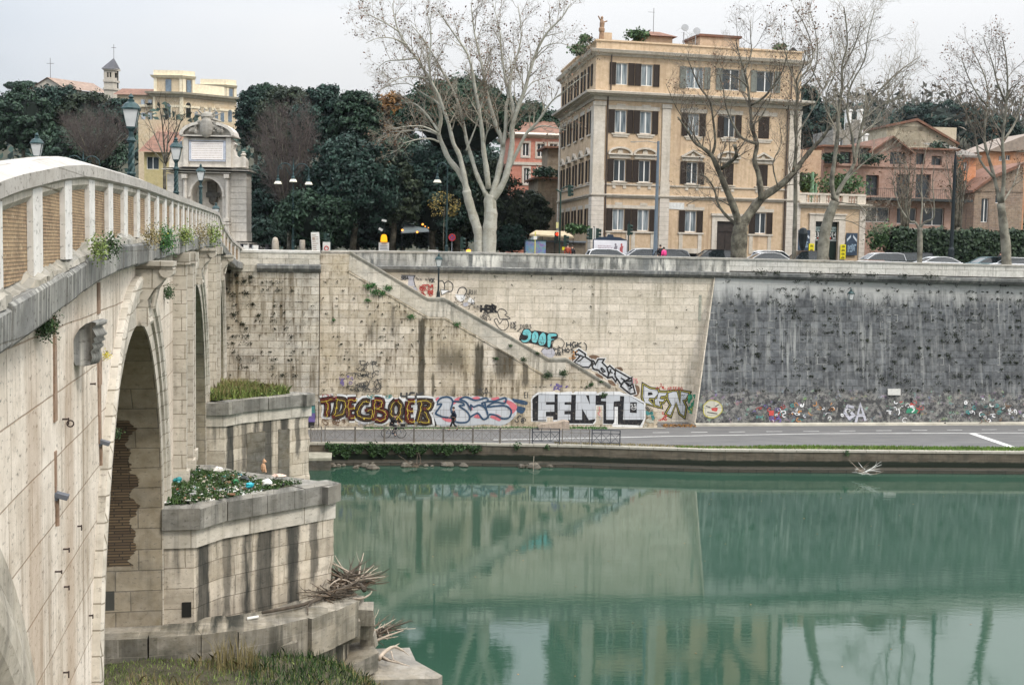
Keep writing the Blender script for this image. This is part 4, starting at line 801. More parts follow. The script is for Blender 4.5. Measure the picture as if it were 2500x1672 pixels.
g1=Graf(3,P7);g1.line(bez([(1310,790),(1340,750),(1400,760),(1440,810),(1410,830),(1480,880),(1390,885),(1340,880),(1310,790)],4),.06,'ink');g1.line(bez([(1260,900),(1300,880),(1340,950),(1380,900),(1440,900),(1460,980),(1400,1040),(1330,1010),(1260,900)],4),.06,'ink');scribble(g1,1080,800,210,110,12,'ink',.03);g1.build('hollow black outlined bubble letters below the HBR tag')
g1=Graf(3,P7)
for L in([(500,380),(560,370),(590,430),(580,500)],[(590,400),(640,370),(700,420),(690,500),(640,520)],[(760,540),(790,470),(850,455),(890,500),(870,550)]):g1.line(bez(L,4),.07,'ink')
g1.poly([(535,485),(655,500),(550,560)],'white');g1.line([(535,485),(655,500),(550,560)],.05,'ink',close=True)
g1.poly([(730,550),(880,560),(860,620),(810,650),(760,620)],'white');g1.poly([(930,590),(1000,640),(980,690),(900,650)],'white');scribble(g1,720,540,280,150,12,'ink',.035);g1.poly(bez([(840,670),(900,660),(910,700),(850,715),(840,670)],3),'greyv')
tagtext(g1,'RIN',930,490,100,60,'ink',.045);scribble(g1,870,700,200,90,8,'ink',.03);g1.build('white and black outlined letters right of the stair lamp')
g1=Graf(3,P7);scribble(g1,250,420,180,150,30,'red',.05);g1.build('dense red scribble left of the stair lamp')
g1=Graf(3,P7);g1.poly([(0,290),(180,295),(175,350),(190,430),(140,440),(90,430),(95,350),(0,340)],'greyv');g1.line([(0,290),(185,295),(165,340),(185,430),(220,500)],.06,'ink');tagtext(g1,'SBA',0,305,100,45,'ink',.08);tagtext(g1,'YOK',370,330,90,60,'ink',.05);scribble(g1,190,320,160,40,7,'ink',.025);g1.poly([(150,440),(200,450),(225,500),(190,500)],'greyv');g1.build('grey shape and small black tags at the top of the stair wall')
g1=Graf(3,P7);tagtext(g1,'KOE',1490,930,90,90,'ink',.05);tagtext(g1,'DUB3',1620,960,160,60,'ink',.04);scribble(g1,1530,1020,110,60,6,'ink',.035);g1.build('small thin black tags above the cyan letters')
g1=Graf(3,P6);tagtext(g1,'HGK',630,80,200,60,'ink',.10);tagtext(g1,'PEHOS',470,150,260,55,'ink',.08);tagtext(g1,'UGET',490,200,110,40,'ink',.05);g1.line(bez([(450,110),(480,40),(550,30),(600,90),(560,150),(520,120)],4),.05,'ink');g1.line(bez([(840,80),(875,120),(870,180)],3),.07,'ink')
g1.poly(bez([(310,190),(350,150),(390,165),(450,150),(480,190),(470,250),(420,270),(350,240),(310,190)],4),'greyv');g1.line(bez([(310,190),(350,150),(390,165),(450,150),(480,190)],4),.05,'ink');scribble(g1,660,190,100,90,5,'orange',.05);g1.build('black tags and a pale bubble between cyan and silver letters')
g1=Graf(3,lambda x,y:(x,y));g1.line([(888,640),(900,645),(912,640),(925,646)],.04,'ink');g1.build('tiny tag on the parapet above the stair')
def P5(x,y):return(1640+x/2.613,600+y/2.613)
g1=Graf(1.0,P5)
def bwv(u):return lerp(UE,u)
class GrafB(Graf):
 def pt(s,p):
  pl_=WP.off(1.25);u,z=pl_.uz(*s.cv(*p));vv=lerp(UE,u)+.17*(z-1)
  u,z=WP.off(vv).uz(*s.cv(*p));return u,z
 def flush(s):
  s.mb.v=[(x,lerp(UE,x)+(2.86+max(0,lerp(UE,x)-1.05)*.8-lerp(UE,x))*(z-PATHZ+.4)/(12.62-PATHZ+.4)+(y-s.v)*1.3-.01,z)for x,y,z in s.mb.v]
g1=GrafB(1.25,P5)
g1.poly(bez([(200,1020),(240,985),(300,1000),(320,1050),(270,1095),(210,1080),(200,1020)],4),'pale');g1.line(bez([(200,1020),(240,985),(300,1000),(320,1050),(270,1095),(210,1080),(200,1020)],4),.07,'gold');g1.poly(bez([(250,1035),(290,1030),(285,1055),(255,1050)],3),'red')
for st in([(215,1020),(245,1030)],[(300,1010),(275,1025)],[(225,1060),(290,1070)]):g1.line(st,.07,'ink')
g1.flush();g1.build('pale yellow round scribbled face on the dark wall')
g1=GrafB(1.25,P5)
for L in([(935,980),(960,1060),(945,1100),(990,1140)],[(740,1050),(840,1100)],[(1065,1100),(1068,1000),(1320,990)],[(1310,995),(1370,1110)],[(1000,1040),(970,1140)]):g1.line(L,.18,'ink')
for L in([(1160,1030),(1120,1020),(1100,1060),(1130,1100),(1160,1080),(1140,1060)],[(1170,1135),(1200,1010),(1235,1115)],[(1180,1080),(1225,1080)]):g1.line(L,.22,'greyv')
g1.flush();g1.build('large broken black strokes and pale grey letters on the dark wall')
g1=GrafB(1.25,P5);g1.poly(bez([(1490,1065),(1500,1040),(1525,1020),(1560,1040),(1570,1065),(1490,1065)],3),'green');g1.poly([(1500,1032),(1525,1000),(1550,1032)],'white');g1.poly([(1505,1020),(1525,998),(1545,1012)],'red');g1.poly([(1515,970),(1535,970),(1530,995),(1520,995)],'black');g1.flush();g1.build('small painted bust with green shirt, white collar and black hair')
g1=GrafB(1.25,P5)
for col,x0,x1,n in(('red',440,720,7),('teal',450,900,8),('white',560,1050,16),('violet',470,700,6),('orange',700,1030,9),('ink',420,1050,22),('red',1430,1500,4),('teal',1830,2150,8),('white',1330,1460,8),('white',1780,2160,16),('ink',1380,2150,22),('tan',1900,2100,8)):
 for _ in range(n):x=rs.uniform(x0,x1);scribble(g1,x,rs.uniform(965,1060),120,75,1,col,rs.choice((.04,.06,.08)))
g1.poly([(610,1045),(640,1045),(638,1078),(608,1078)],'red')
g1.flush();g1.build('worn band of many coloured overlapping tags low on the dark wall')
def facade(mb,u0,u1,z0,z1,holes,y=0.0,depth=.28,mi=0,rmi=0):
 """wall in the local x-z plane at y, facing -y, with rectangular openings and reveals"""
 xs=sorted({u0,u1}|{h[0]for h in holes}|{h[1]for h in holes});zs=sorted({z0,z1}|{h[2]for h in holes}|{h[3]for h in holes})
 for a,b in zip(xs,xs[1:]):
  for c,d in zip(zs,zs[1:]):
   mx_,mz=(a+b)/2,(c+d)/2
   if any(h[0]<mx_<h[1]and h[2]<mz<h[3]for h in holes):continue
   mb.add([(a,y,c),(b,y,c),(b,y,d),(a,y,d)],[(0,1,2,3)],mi)
 for a,b,c,d in holes:
  e=y+depth;mb.add([(a,y,c),(b,y,c),(b,y,d),(a,y,d),(a,e,c),(b,e,c),(b,e,d),(a,e,d)],[(0,4,5,1),(2,6,7,3),(1,5,6,2),(3,7,4,0)],rmi)
g=G('window_glass');gn_=g.noise(g.obj(),.8,2);glass=g.fin(g.mix(gn_,(.012,.018,.022),(.05,.065,.075)),.08,spec=.6)
g=G('curtained_glass');gn_=g.noise(g.mp(g.obj(),(3,3,.3)),1.5,2);glass2=g.fin(g.mix(g.ramp(gn_,[(.4,0.),(.6,1.)]),(.10,.13,.15),(.30,.34,.36)),.15,spec=.6)
g=G('shutter_louvres');X=g.sep(g.obj());lv=g.m('SINE',g.m('MULTIPLY',X[2],60));shut=g.fin(g.mix(g.ramp(lv,[(.2,0.),(.8,1.)]),(.016,.010,.007),(.040,.026,.018)),.6)
shg=plain('shutter_greygreen',(.16,.17,.15),.7,.15,4)
wfr=plain('window_paint',(.78,.77,.74),.5,.05,3)
trimm=stone('ochre_trim',(.65,.59,.51),(.58,.52,.44),(.4,.36,.3),2,2,.01,streak=.6,sthr=.56,sc=(.28,.24,.18),blotch=.5,bcol=(.40,.35,.28),pits=.3,huef=.25,lines=False)
def rline(g,uv,col):
 X=g.sep(uv);fr=g.m('FRACT',g.m('DIVIDE',X[1],.42));return g.mix(g.ramp(fr,[(.0,1.),(.10,0.)]),col,(.22,.19,.16))
rust_q=stone('rusticated_quoin',(.66,.60,.53),(.59,.53,.46),(.4,.36,.3),2,2,.01,streak=.3,sthr=.6,sc=(.34,.29,.22),blotch=.25,bcol=(.42,.37,.30),pits=.15,huef=.1,lines=False,extra=rline)
ochre=stone('ochre_stucco',(.60,.44,.275),(.53,.385,.24),(.5,.35,.2),3,3,.01,streak=.75,sthr=.55,sc=(.36,.25,.16),blotch=.7,bcol=(.46,.34,.24),pits=.2,huef=.35,hue=(.77,.56,.37),lines=False,bump=.2)
rooft=plain('roof_terracotta',(.17,.085,.055),.85,.35,1.2)
def window(parent,name,cx,y,z0,z1,w,sides=True,fr=wfr,gl=None,sh=shut,shw=None,frame_w=.07,mull=True,deep=.2,shut_open=True):
 """white framed casement in a reveal, louvred shutters folded back on the wall"""
 h=z1-z0;mb=MB();a,b=cx-w/2,cx+w/2;d=y+deep-.06;f=frame_w
 mb.box(a,d,z0,a+f,d+.05,z1);mb.box(b-f,d,z0,b,d+.05,z1);mb.box(a+f,d,z1-f,b-f,d+.05,z1);mb.box(a+f,d,z0,b-f,d+.05,z0+f)
 if mull:mb.box(cx-f*.7,d-.01,z0+f,cx+f*.7,d+.045,z1-f)
 o=mb.build(name,fr,parent)
 mb=MB();mb.add([(a+f,y+deep-.02,z0+f),(b-f,y+deep-.02,z0+f),(b-f,y+deep-.02,z1-f),(a+f,y+deep-.02,z1-f)],[(0,1,2,3)]);mb.build('pane',gl or(glass2 if random.random()<.5 else glass),o)
 if sides:
  sw=shw or w*.52
  if shut_open:
   for x0,x1 in((a-sw-.03,a-.03),(b+.03,b+sw+.03)):
    mb=MB();mb.box(x0,y-.075,z0-.03,x1,y-.03,z1+.02);mb.box(x0,y-.10,z0-.03,x0+.07,y-.075,z1+.02);mb.box(x1-.07,y-.10,z0-.03,x1,y-.075,z1+.02);mb.box(x0+.07,y-.095,(z0+z1)/2-.05,x1-.07,y-.075,(z0+z1)/2+.05);mb.build('shutter',sh,o)
  else:
   mb=MB();mb.box(a+.01,y+.03,z0,cx-.01,y+.07,z1);mb.build('shutter',sh,o);mb=MB();mb.box(cx+.01,y+.03,z0,b-.01,y+.07,z1);mb.build('shutter',sh,o)
 return o
def cornice(mb,poly,z,prof,closed=False):
 """run profile (out,dz) round an open plan polyline (outward = right hand side)"""
 n=len(poly);vs=[];m=len(prof)
 for i in range(n):
  p=Vector(poly[i]);a=(Vector(poly[i])-Vector(poly[i-1])).normalized()if i else None;b=(Vector(poly[i+1])-Vector(poly[i])).normalized()if i<n-1 else None
  a=a or b;b=b or a;na,nb=Vector((a.y,-a.x)),Vector((b.y,-b.x));nn_=(na+nb);nn_=nn_/max(.3,nn_.dot(na))
  for o,dz in prof:vs.append((p.x+nn_.x*o,p.y+nn_.y*o,z+dz))
 fs=[(i*m+k,(i+1)*m+k,(i+1)*m+k+1,i*m+k+1)for i in range(n-1)for k in range(m-1)]
 fs+=[tuple(range(m)),tuple(range((n-1)*m,n*m))[::-1]]
 return mb.add(vs,fs)
C0=at(1440,604,112);C0=(at(1452,300,112).x,112.0);CR=at(1953,300,116.8)
BAN=math.atan2(116.8-112,CR.x-C0[0]);BL=math.hypot(CR.x-C0[0],4.8)
pal=thing('ochre_palazzo','large ochre corner palazzo with white pilasters, dark shutters and roof terrace','building',(C0[0],C0[1],0),BAN)
BP=Plane(C0,BAN)
def Q4(x,y):return BP.uz(1340+x/2.45,y/2.45)
ZTOP=Q4(600,262)[1];zq=lambda x,y:Q4(x,y)[1]
Z_TC,Z_MC,Z_ST=zq(600,322),zq(600,572),zq(600,1180)
holes=[];wins=[]
def col(x):return Q4(x,730)[0]
cols=[col(430),col(580),col(866),col(1081),col(1287)]
rowA=(zq(436,508),zq(436,378));rowB=(zq(430,795),zq(430,660));rowC=(zq(422,1086),zq(422,955));rowD=(zq(408,1378),zq(408,1250))
WW=1.12
for ci,c in enumerate(cols):
 for ri,(a,b)in enumerate((rowA,rowB,rowC,rowD)):
  if ri==3 and ci==3:continue
  w=WW*(1.55 if ri==0 and ci>=2 else 1);wins.append((c,a,b,w,ri,ci));holes.append((c-w/2,c+w/2,a,b))
door=(cols[3]-.95,cols[3]+.95,STREET,zq(1060,1325));holes.append(door)
bas=[(cols[i]-.75,cols[i]+.75,STREET+.05,STREET+1.25)for i in(0,1,2)]
LD=at(1366,400,132);lx,ly=BP.loc((LD.x,LD.y));LL=math.hypot(lx,ly);LA=math.atan2(ly,lx)
mb=MB();facade(mb,0,BL,STREET-.6,ZTOP,holes+bas,0,.25,0,0)
mb.add([(BL,0,STREET-.6),(BL,20,STREET-.6),(BL,20,ZTOP),(BL,0,ZTOP)],[(0,1,2,3)]);mb.add([(BL,20,STREET-.6),(lx,ly,STREET-.6),(lx,ly,ZTOP),(BL,20,ZTOP)],[(0,1,2,3)])
n=5;lc=[LL*(.13+.185*i)for i in range(n)];lh=[]
for i,c in enumerate(lc):
 for(a,b)in(rowA,rowB,rowC,rowD):lh.append((LL-c-.55,LL-c+.55,a,b))
RM=Matrix.Translation((lx,ly,0))@Matrix.Rotation(LA+pi,4,'Z')
mb.X=RM;facade(mb,0,LL,STREET-.6,ZTOP,lh,0,.25);mb.X=None
mb.build('wall',[ochre,trimm],pal)
MB().add([(0,.3,ZTOP-.7),(BL,.3,ZTOP-.7),(BL,20,ZTOP-.7),(lx,ly,ZTOP-.7)],[(0,1,2,3)]).build('terrace_floor',rooft,pal)
for(c,a,b,w,ri,ci)in wins:
 sd_=True;so_=True
 if ci==4 and ri in(1,2):sd_,so_=True,False
 if ci==3 and ri==2:so_=False
 window(pal,'window',c,0,a,b,w,sd_,gl=(glass if ri==2 or ci>2 else glass2),sh=(shg if(ri==0 and ci>=2)else shut),shut_open=so_,shw=.58)
for(a,b,z0,z1)in bas:
 mb=MB();mb.add([(a,.2,z0),(b,.2,z0),(b,.2,z1),(a,.2,z1)],[(0,1,2,3)]);mb.build('basement_grille',hole,pal)
mb=MB();a,b,z0,z1=door;mb.box(a,.12,z0,b,.2,z1);mb.box((a+b)/2-.03,.08,z0,(a+b)/2+.03,.12,z1-.9);mb.box(a,.06,z1-.95,b,.12,z1-.85);dr=mb.build('door',plain('door_dark',(.03,.022,.018),.5,.3,4),pal)
mb=MB();mb.ell((cols[3]+.15,.05,STREET+1.2),(.05,.05,.05),6);mb.build('handle',plain('brass',(.4,.28,.08),.3,.1,2,1),dr)
mb=MB();mb.box(a-.5,-.1,STREET-.3,a,.05,z1+.5);mb.box(b,-.1,STREET-.3,b+.5,.05,z1+.5);mb.box(a,-.1,z1,b,.05,z1+.5);mb.box(a-.6,-.22,z1+.5,b+.6,.05,z1+.72);mb.build('door_surround',trimm,pal)
XL=RM.inverted()
for(c,a,b,w,ri,ci)in wins:
 mb=MB();ms=MB()
 if ri==0:continue
 if ri==1:mb.box(c-w/2-.75,-.045,b+.06,c+w/2+.75,.0,b+.42);mb.box(c-.42,-.06,b+.42,c+.42,0,b+.56)
 if ri==3:mb.box(c-w/2-.75,-.045,b+.06,c+w/2+.75,.0,b+.36);mb.box(c-.35,-.06,b+.36,c+.35,0,b+.60);ms.box(c-w/2-.7,-.12,b*0+a-.20,c+w/2+.7,0,a-.05);ms.box(c-w/2-.55,-.06,STREET+1.3,c-w/2-.2,0,a-.20);ms.box(c+w/2+.2,-.06,STREET+1.3,c+w/2+.55,0,a-.20);ms.box(c-w/2-.2,-.03,STREET+1.25,c+w/2+.2,0,STREET+1.7)
 if ri==1:ms.box(c-w/2-.3,-.12,a-.20,c+w/2+.3,0,a-.05);ms.box(c-w/2-.15,-.08,a-.38,c+w/2+.15,0,a-.20)
 if ri==2:
  mb.box(c-w/2-.45,-.10,b+.10,c+w/2+.45,0,b+.34);mb.box(c-w/2-.6,-.26,b+.42,c+w/2+.6,0,b+.54);mb.box(c-w/2-.3,-.05,b+.34,c+w/2+.3,0,b+.42);ms.box(c-w/2-.1,-.06,a-.62,c-w/2+.2,0,a-.12);ms.box(c+w/2-.2,-.06,a-.62,c+w/2+.1,0,a-.12);ms.box(c-w/2-.2,-.14,a-.13,c+w/2+.2,0,a-.03)
  h0=b+.54;W_=w/2+.6
  if ci in(0,1,3):
   arc=[(c+W_*math.cos(pi-pi*k/10),h0+.62*math.sin(pi*k/10))for k in range(11)];inn=[(c+(W_-.18)*math.cos(pi*k/10),h0+.45*math.sin(pi*k/10))for k in range(11)]
   for k in range(10):
    p,q=arc[k],arc[k+1];r_,s_=inn[10-k],inn[9-k];mb.prism([p,r_,s_,q][::1],-.26,0,'y')
   mb.prism([(c-.28,h0),(c+.28,h0),(c+.18,h0+.36),(c-.18,h0+.36)],-.12,0,'y')
  else:
   for sg_ in(-1,1):mb.prism([(c+sg_*W_,h0),(c,h0+.62),(c,h0+.44),(c+sg_*(W_-.35),h0)],-.26,0,'y')
   mb.prism([(c-.22,h0),(c+.22,h0),(c+.1,h0+.3),(c-.1,h0+.3)],-.12,0,'y')
 mb.build('window_head',trimm,pal);ms.build('window_sill',trimm,pal)
for i,c in enumerate(lc):
 for ri,(a,b)in enumerate((rowA,rowB,rowC,rowD)):
  x=LL-c;o=window(pal,'window',x,0,a,b,1.1,True,shw=.56,gl=glass)
  o.matrix_local=RM
  if ri:
   mb=MB();mb.X=RM;ms=MB();ms.X=RM
   if ri==2:
    for sg_ in(-1,1):mb.prism([(x+sg_*1.1,b+.54),(x,b+1.16),(x,b+.98),(x+sg_*.75,b+.54)],-.26,0,'y')
    mb.box(x-1.1,-.26,b+.42,x+1.1,0,b+.54);ms.box(x-.7,-.12,a-.16,x+.7,0,a-.04)
   else:mb.box(x-1.2,-.045,b+.06,x+1.2,0,b+.42);ms.box(x-.8,-.12,a-.2,x+.8,0,a-.05)
   mb.build('window_head',trimm,pal);ms.build('window_sill',trimm,pal)
ua,ub_=Q4(258,900)[0],Q4(330,900)[0];u2,u3=Q4(672,900)[0],Q4(722,900)[0];u4=Q4(1432,900)[0]
for x0,x1 in((-.12,ub_),(u2,u3),(u4,BL+.1)):
 mb=MB();mb.box(x0,-.13,Z_ST+.15,x1,.05,Z_MC-1.1);mb.box(x0-.06,-.2,Z_MC-1.1,x1+.06,.05,Z_MC-.75);mb.box(x0-.05,-.18,Z_ST+.1,x1+.05,.05,Z_ST+1.45);mb.build('pilaster',trimm,pal)
 mb=MB();mb.box(x0-.05,-.17,STREET-.4,x1+.05,.05,Z_ST-.12);mb.build('quoin_strip',rust_q,pal)
for p_,q_ in((LL-1.2,LL+.12),(0,.8)):mb=MB();mb.X=RM;mb.box(p_,-.13,Z_ST+.15,q_,.05,Z_MC-1.1);mb.build('pilaster',trimm,pal)
for p_,q_ in((LL-1.25,LL+.15),(0,.8)):mb=MB();mb.X=RM;mb.box(p_,-.17,STREET-.4,q_,.05,Z_ST-.12);mb.build('quoin_strip',rust_q,pal)
plan=[(lx,ly),(0,0),(BL,0),(BL,20)]
mb=MB();cornice(mb,plan,Z_MC,[(0,-.62),(.12,-.6),(.14,-.30),(.55,-.22),(.60,-.12),(.95,-.08),(1.0,.10),(.2,.24),(0,.24)]);mb.build('cornice',trimm,pal)
mb=MB();cornice(mb,plan,Z_TC,[(0,-.42),(.15,-.38),(.18,-.22),(.5,-.15),(.55,-.04),(.62,.10),(.1,.2),(0,.2)]);mb.build('cornice',trimm,pal)
mb=MB();cornice(mb,plan,Z_ST,[(0,-.14),(.10,-.12),(.12,.0),(.24,.04),(.26,.16),(0,.2)]);mb.build('string_course',trimm,pal)
mb=MB();cornice(mb,plan,zq(600,1110),[(0,-.08),(.10,-.06),(.12,.06),(0,.08)]);mb.build('string_course',trimm,pal)
mb=MB();cornice(mb,plan,ZTOP,[(-.35,-.7),(-.35,.12),(.10,.12),(.12,-.02),(0,-.06)]);mb.build('roof_parapet',ochre,pal)
for u in(ub_+.22,u4-.2):
 mb=MB();mb.tube([(u,-.12,STREET),(u,-.12,Z_MC-.3)],.07,6);mb.tube([(u+.25,-.12,Z_MC+.3),(u+.25,-.12,Z_TC-.2)],.06,6);mb.build('downpipe',plain('pipe_brown',(.07,.05,.04),.6,.2,3),pal)
u,z=Q4(750,1232);mb=MB();mb.box(u-.95,-.05,z-.3,u+.95,0,z+.3);mb.build('street_plaque',plain('plaque_marble',(.62,.62,.60),.5,.15,6),pal)
def onroof(cx,cy,yb):
 p=Plane(BP.w(0,yb,0)[:2],BAN);return p.uz(1340+cx/2.45,cy/2.45)
pk=MB();a,zt=onroof(585,215,5);b,_=onroof(740,215,5)
pk.box(a,5,ZTOP-.7,b,8.5,zt);ph=pk.build('roof_hut',ochre,pal)
mid=(a+b)/2;zt2=onroof(640,172,5)[1]
mb=MB();mb.add([(a-.4,4.6,zt),(b+.4,4.6,zt),(b+.4,8.9,zt),(a-.4,8.9,zt),(mid-.6,6.7,zt2),(mid+.6,6.7,zt2)],[(0,1,5,4),(1,2,5),(2,3,4,5),(3,0,4),(3,2,1,0)]);mb.build('roof',rooft,ph)
a,zt=onroof(905,218,8);b,_=onroof(1140,218,8);pk=MB();pk.box(a,8,ZTOP-.7,b,12,zt);ph=pk.build('roof_hut',ochre,pal);mb=MB();mb.box(a-.2,7.8,zt,b+.2,12.2,zt+.22);mb.build('roof',rooft,ph)
a,zt=onroof(330,195,2);b,_=onroof(378,195,2);pk=MB();pk.box(a,2,ZTOP-.7,b,3.2,zt);pk.build('chimney',ochre,pal)
a,zt=onroof(1452,280,2);pk=MB();pk.lathe(a+.4,2.5,[(.35,ZTOP-.5),(.38,zt-.5),(.5,zt-.4),(.1,zt)],8);pk.build('chimney',hole,pal)
for cx,cy,nm in((808,175,1),(878,195,1)):
 u,z=onroof(cx,cy,4);mb=MB();mb.tube([(u,4,ZTOP-.6),(u,4,z-.3)],.05,6)
 mb.X=None;mb.tube([(u,3.9,z),(u-.02,3.75,z+.02),(u-.05,3.6,z+.05)],[.08,.24,.36],12);mb.build('satellite_dish',plain('dish_grey',(.35,.36,.37),.5,.1,3),pal)
u,z0=onroof(625,172,6);z1=onroof(625,50,6)[1];mb=MB();mb.tube([(u,6,z0-.5),(u,6,z1)],.025,5);mb.tube([(u-.6,6,z1-.4),(u+.1,6,z1-.4)],.015,4);mb.tube([(u,6,z1-2.9),(u+1.7,6,z1-3.0)],.015,4)
for k in range(6):mb.tube([(u+.2+k*.27,5.8,z1-2.93),(u+.2+k*.27,6.2,z1-2.93)],.01,4)
mb.build('antenna',iron,pal)
u,z0=onroof(315,230,.4);z1=onroof(318,112,.4)[1]
mb=MB();mb.tube([(u,.4,ZTOP),(u,.4,ZTOP+(z1-ZTOP)*.45)],[.28,.2],8);mb.ell((u,.4,ZTOP+(z1-ZTOP)*.5),(.3,.3,.35),8);mb.tube([(u,.4,ZTOP+(z1-ZTOP)*.5),(u+.03,.4,ZTOP+(z1-ZTOP)*.8),(u-.02,.4,z1)],[.2,.24,.08],8);mb.ell((u,.4,z1+.05),(.13,.13,.16),8);mb.tube([(u+.02,.4,ZTOP+(z1-ZTOP)*.82),(u+.5,.4,z1-.2)],.06,6);mb.tube([(u-.02,.4,ZTOP+(z1-ZTOP)*.82),(u-.35,.4,z1+.2)],.06,6)
mb.build('roof_statue',plain('bronze_statue',(.28,.17,.10),.6,.3,4),pal,label='small winged figure with raised arm on the roof corner')
shop=thing('shop_wing','one storey ochre shop wing with arched dark entrance and balustraded terrace','building',(*BP.w(BL,0,0)[:2],0),BAN)
SP_=Plane(BP.w(BL,0,0)[:2],BAN)
def QS(x,y):return SP_.uz(1920+x/9.019,480+y/9.019)
SL_=QS(1720,700)[0];zs=QS(900,190)[1];zt_=QS(900,-60)[1]
du0,dz1=QS(635,545);du1,_=QS(1150,545)
mb=MB();facade(mb,.1,SL_,STREET-.5,zs,[(du0,du1,STREET-.1,dz1)],.02,.4);mb.add([(SL_,.02,STREET-.5),(SL_,14,STREET-.5),(SL_,14,zs),(SL_,.02,zs)],[(0,1,2,3)]);mb.add([(.1,.02,zs-.02),(SL_,.02,zs-.02),(SL_,14,zs-.02),(.1,14,zs-.02)],[(0,1,2,3)]);mb.build('wall',ochre,shop)
mb=MB();x0=QS(20,700)[0];x1=QS(290,700)[0];mb.box(.1,-.08,STREET-.4,x1,.02,zs-.3);mb.build('quoin_strip',rust_q,shop)
x0=QS(1600,700)[0];mb=MB();mb.box(x0,-.08,STREET-.4,SL_+.03,.02,zs-.3);mb.build('quoin_strip',rust_q,shop)
f0=QS(500,600)[0];f1=QS(1290,600)[0];fz=QS(800,405)[1]
mb=MB();mb.box(f0,-.12,STREET-.3,du0,.02,fz);mb.box(du1,-.12,STREET-.3,f1,.02,fz);mb.box(du0,-.12,dz1,du1,.02,fz);mb.box(f0-.1,-.2,fz,f1+.1,.02,fz+.15);mb.build('door_surround',trimm,shop)
mb=MB();cornice(mb,[(.1,0),(SL_+.02,0),(SL_+.02,8)],zs,[(0,-.35),(.1,-.3),(.15,-.1),(.45,-.02),(.5,.14),(0,.2)]);mb.build('cornice',trimm,shop)
bz0,bz1=zs+.2,zt_-.05+0*0
bz1=QS(700,-35)[1]+.15
mb=MB();mb.box(.1,-.1,bz1-.16,SL_,.3,bz1+.02);mb.build('handrail',trimm,shop)
for a,b in((.1,.9),(SL_*.33,SL_*.33+.6),(SL_*.66,SL_*.66+.6),(SL_-.9,SL_)):
 mb=MB();mb.box(a,-.06,zs+.2,b,.26,bz1-.17);mb.build('balustrade_pier',trimm,shop)
u=1.05
while u<SL_-1:
 if not any(a-.1<u<b+.1 for a,b in((SL_*.33,SL_*.33+.6),(SL_*.66,SL_*.66+.6))):
  h=bz1-.17-zs-.2;mb=MB();mb.lathe(u,.1,[(.09,zs+.2),(.09,zs+.2+h*.1),(.05,zs+.2+h*.2),(.10,zs+.2+h*.42),(.045,zs+.2+h*.75),(.08,zs+.2+h*.9),(.09,bz1-.17)],8);mb.build('baluster',trimm,shop)
 u+=.3
dkg=plain('shop_dark_green',(.012,.022,.018),.35,.3,2);sw_=plain('sign_white',(.72,.72,.70),.5,.05);sr_=plain('sign_red',(.5,.03,.02),.5,.1)
mb=MB();mb.box(du0,.25,STREET-.1,du1,.33,dz1);dd=mb.build('shop_door',dkg,shop)
zsb=QS(900,985)[1]
mb=MB();mb.box(du0,.16,zsb,du1,.22,zsb+.1);cx_=(du0+du1)/2;mb.box(cx_-.05,.18,STREET,cx_+.03,.24,zsb);mb.box(cx_+.25,.2,STREET+.1,cx_+.33,.25,STREET+1.6);mb.build('shop_frame',plain('frame_grey_green',(.16,.19,.18),.5,.1),dd)
ux=lambda x:QS(x,800)[0];uz_=lambda y:QS(900,y)[1]
text_mesh('lettering','338',.66,sw_,dd,((ux(650)+ux(780))/2,.21,uz_(845)),0,.82);text_mesh('lettering','4014',.66,sw_,dd,((ux(930)+ux(1105))/2,.21,uz_(840)),0,.75)
mb=MB()
for a,b,y in((650,790,720),(960,1115,720)):
 sl_=.0;mb.box(ux(a),.19,uz_(y)-.22,ux(b),.21,uz_(y)+.22)
mb.build('sign_board',plain('sign_greygreen',(.22,.28,.27),.5,.2,8),dd)
text_mesh('lettering','OFFE',.34,dkg,dd,((ux(650)+ux(790))/2,.185,uz_(720)),0,.95,tilt=-.12);text_mesh('lettering','FREDDI',.30,dkg,dd,((ux(960)+ux(1115))/2,.185,uz_(720)),0,.9,tilt=.12)
mb=MB();mb.box(ux(715),.2,uz_(935),ux(775),.215,uz_(900));mb.box(ux(905),.2,uz_(935),ux(1005),.215,uz_(900));mb.build('red_strip',sr_,dd)
mb=MB()
for a,b,y in((640,680,915),(1050,1105,915),(645,770,957),(905,1100,965)):
 x=ux(a)
 while x<ux(b):w=U(.05,.11);mb.box(x,.2,uz_(y)-.07,x+w,.215,uz_(y)+.06);x+=w+.04
mb.build('small_lettering',sw_,dd)
bdm=plain('menu_board_slate',(.035,.055,.085),.5,.2,3);chalk=plain('board_lettering',(.22,.30,.38),.6,.3,9);chw=plain('board_white',(.50,.55,.60),.6,.2,9)
for a,b,t,l_,nm in((240,505,750,1195,0),(1300,1550,790,1285,1)):
 mb=MB();x0,x1,z1,z0=ux(a),ux(b),uz_(t),uz_(l_);mb.box(x0,-.18,z0,x1,-.13,z1);bo=mb.build('menu_board',bdm,shop)
 mb=MB();m_=(x0+x1)/2;H_=z1-z0
 for sg_ in(-1,1):mb.prism([(m_+sg_*.12,z1-.18),(m_+sg_*(x1-x0)*.44,z1-.62),(m_+sg_*(x1-x0)*.44,z1-.86),(m_+sg_*.12,z1-.42)],-.195,-.185,'y')
 mb.build('board_headline',chw,bo)
 mb=MB()
 for r_ in range(6):
  z=z1-1.15-r_*(H_-1.5)/5.2;x=x0+.18
  while x<x1-.25:
   w=U(.10,.28)
   if random.random()<.8:mb.box(x,-.195,z-.08,min(x+w,x1-.12),-.185,z+.09)
   x+=w+.07
 mb.build('board_writing',chalk,bo)
yel=plain('sign_yellow',(.72,.62,.02),.5,.08,5);ink_=plain('sign_olive_ink',(.16,.14,.02),.6,.2)
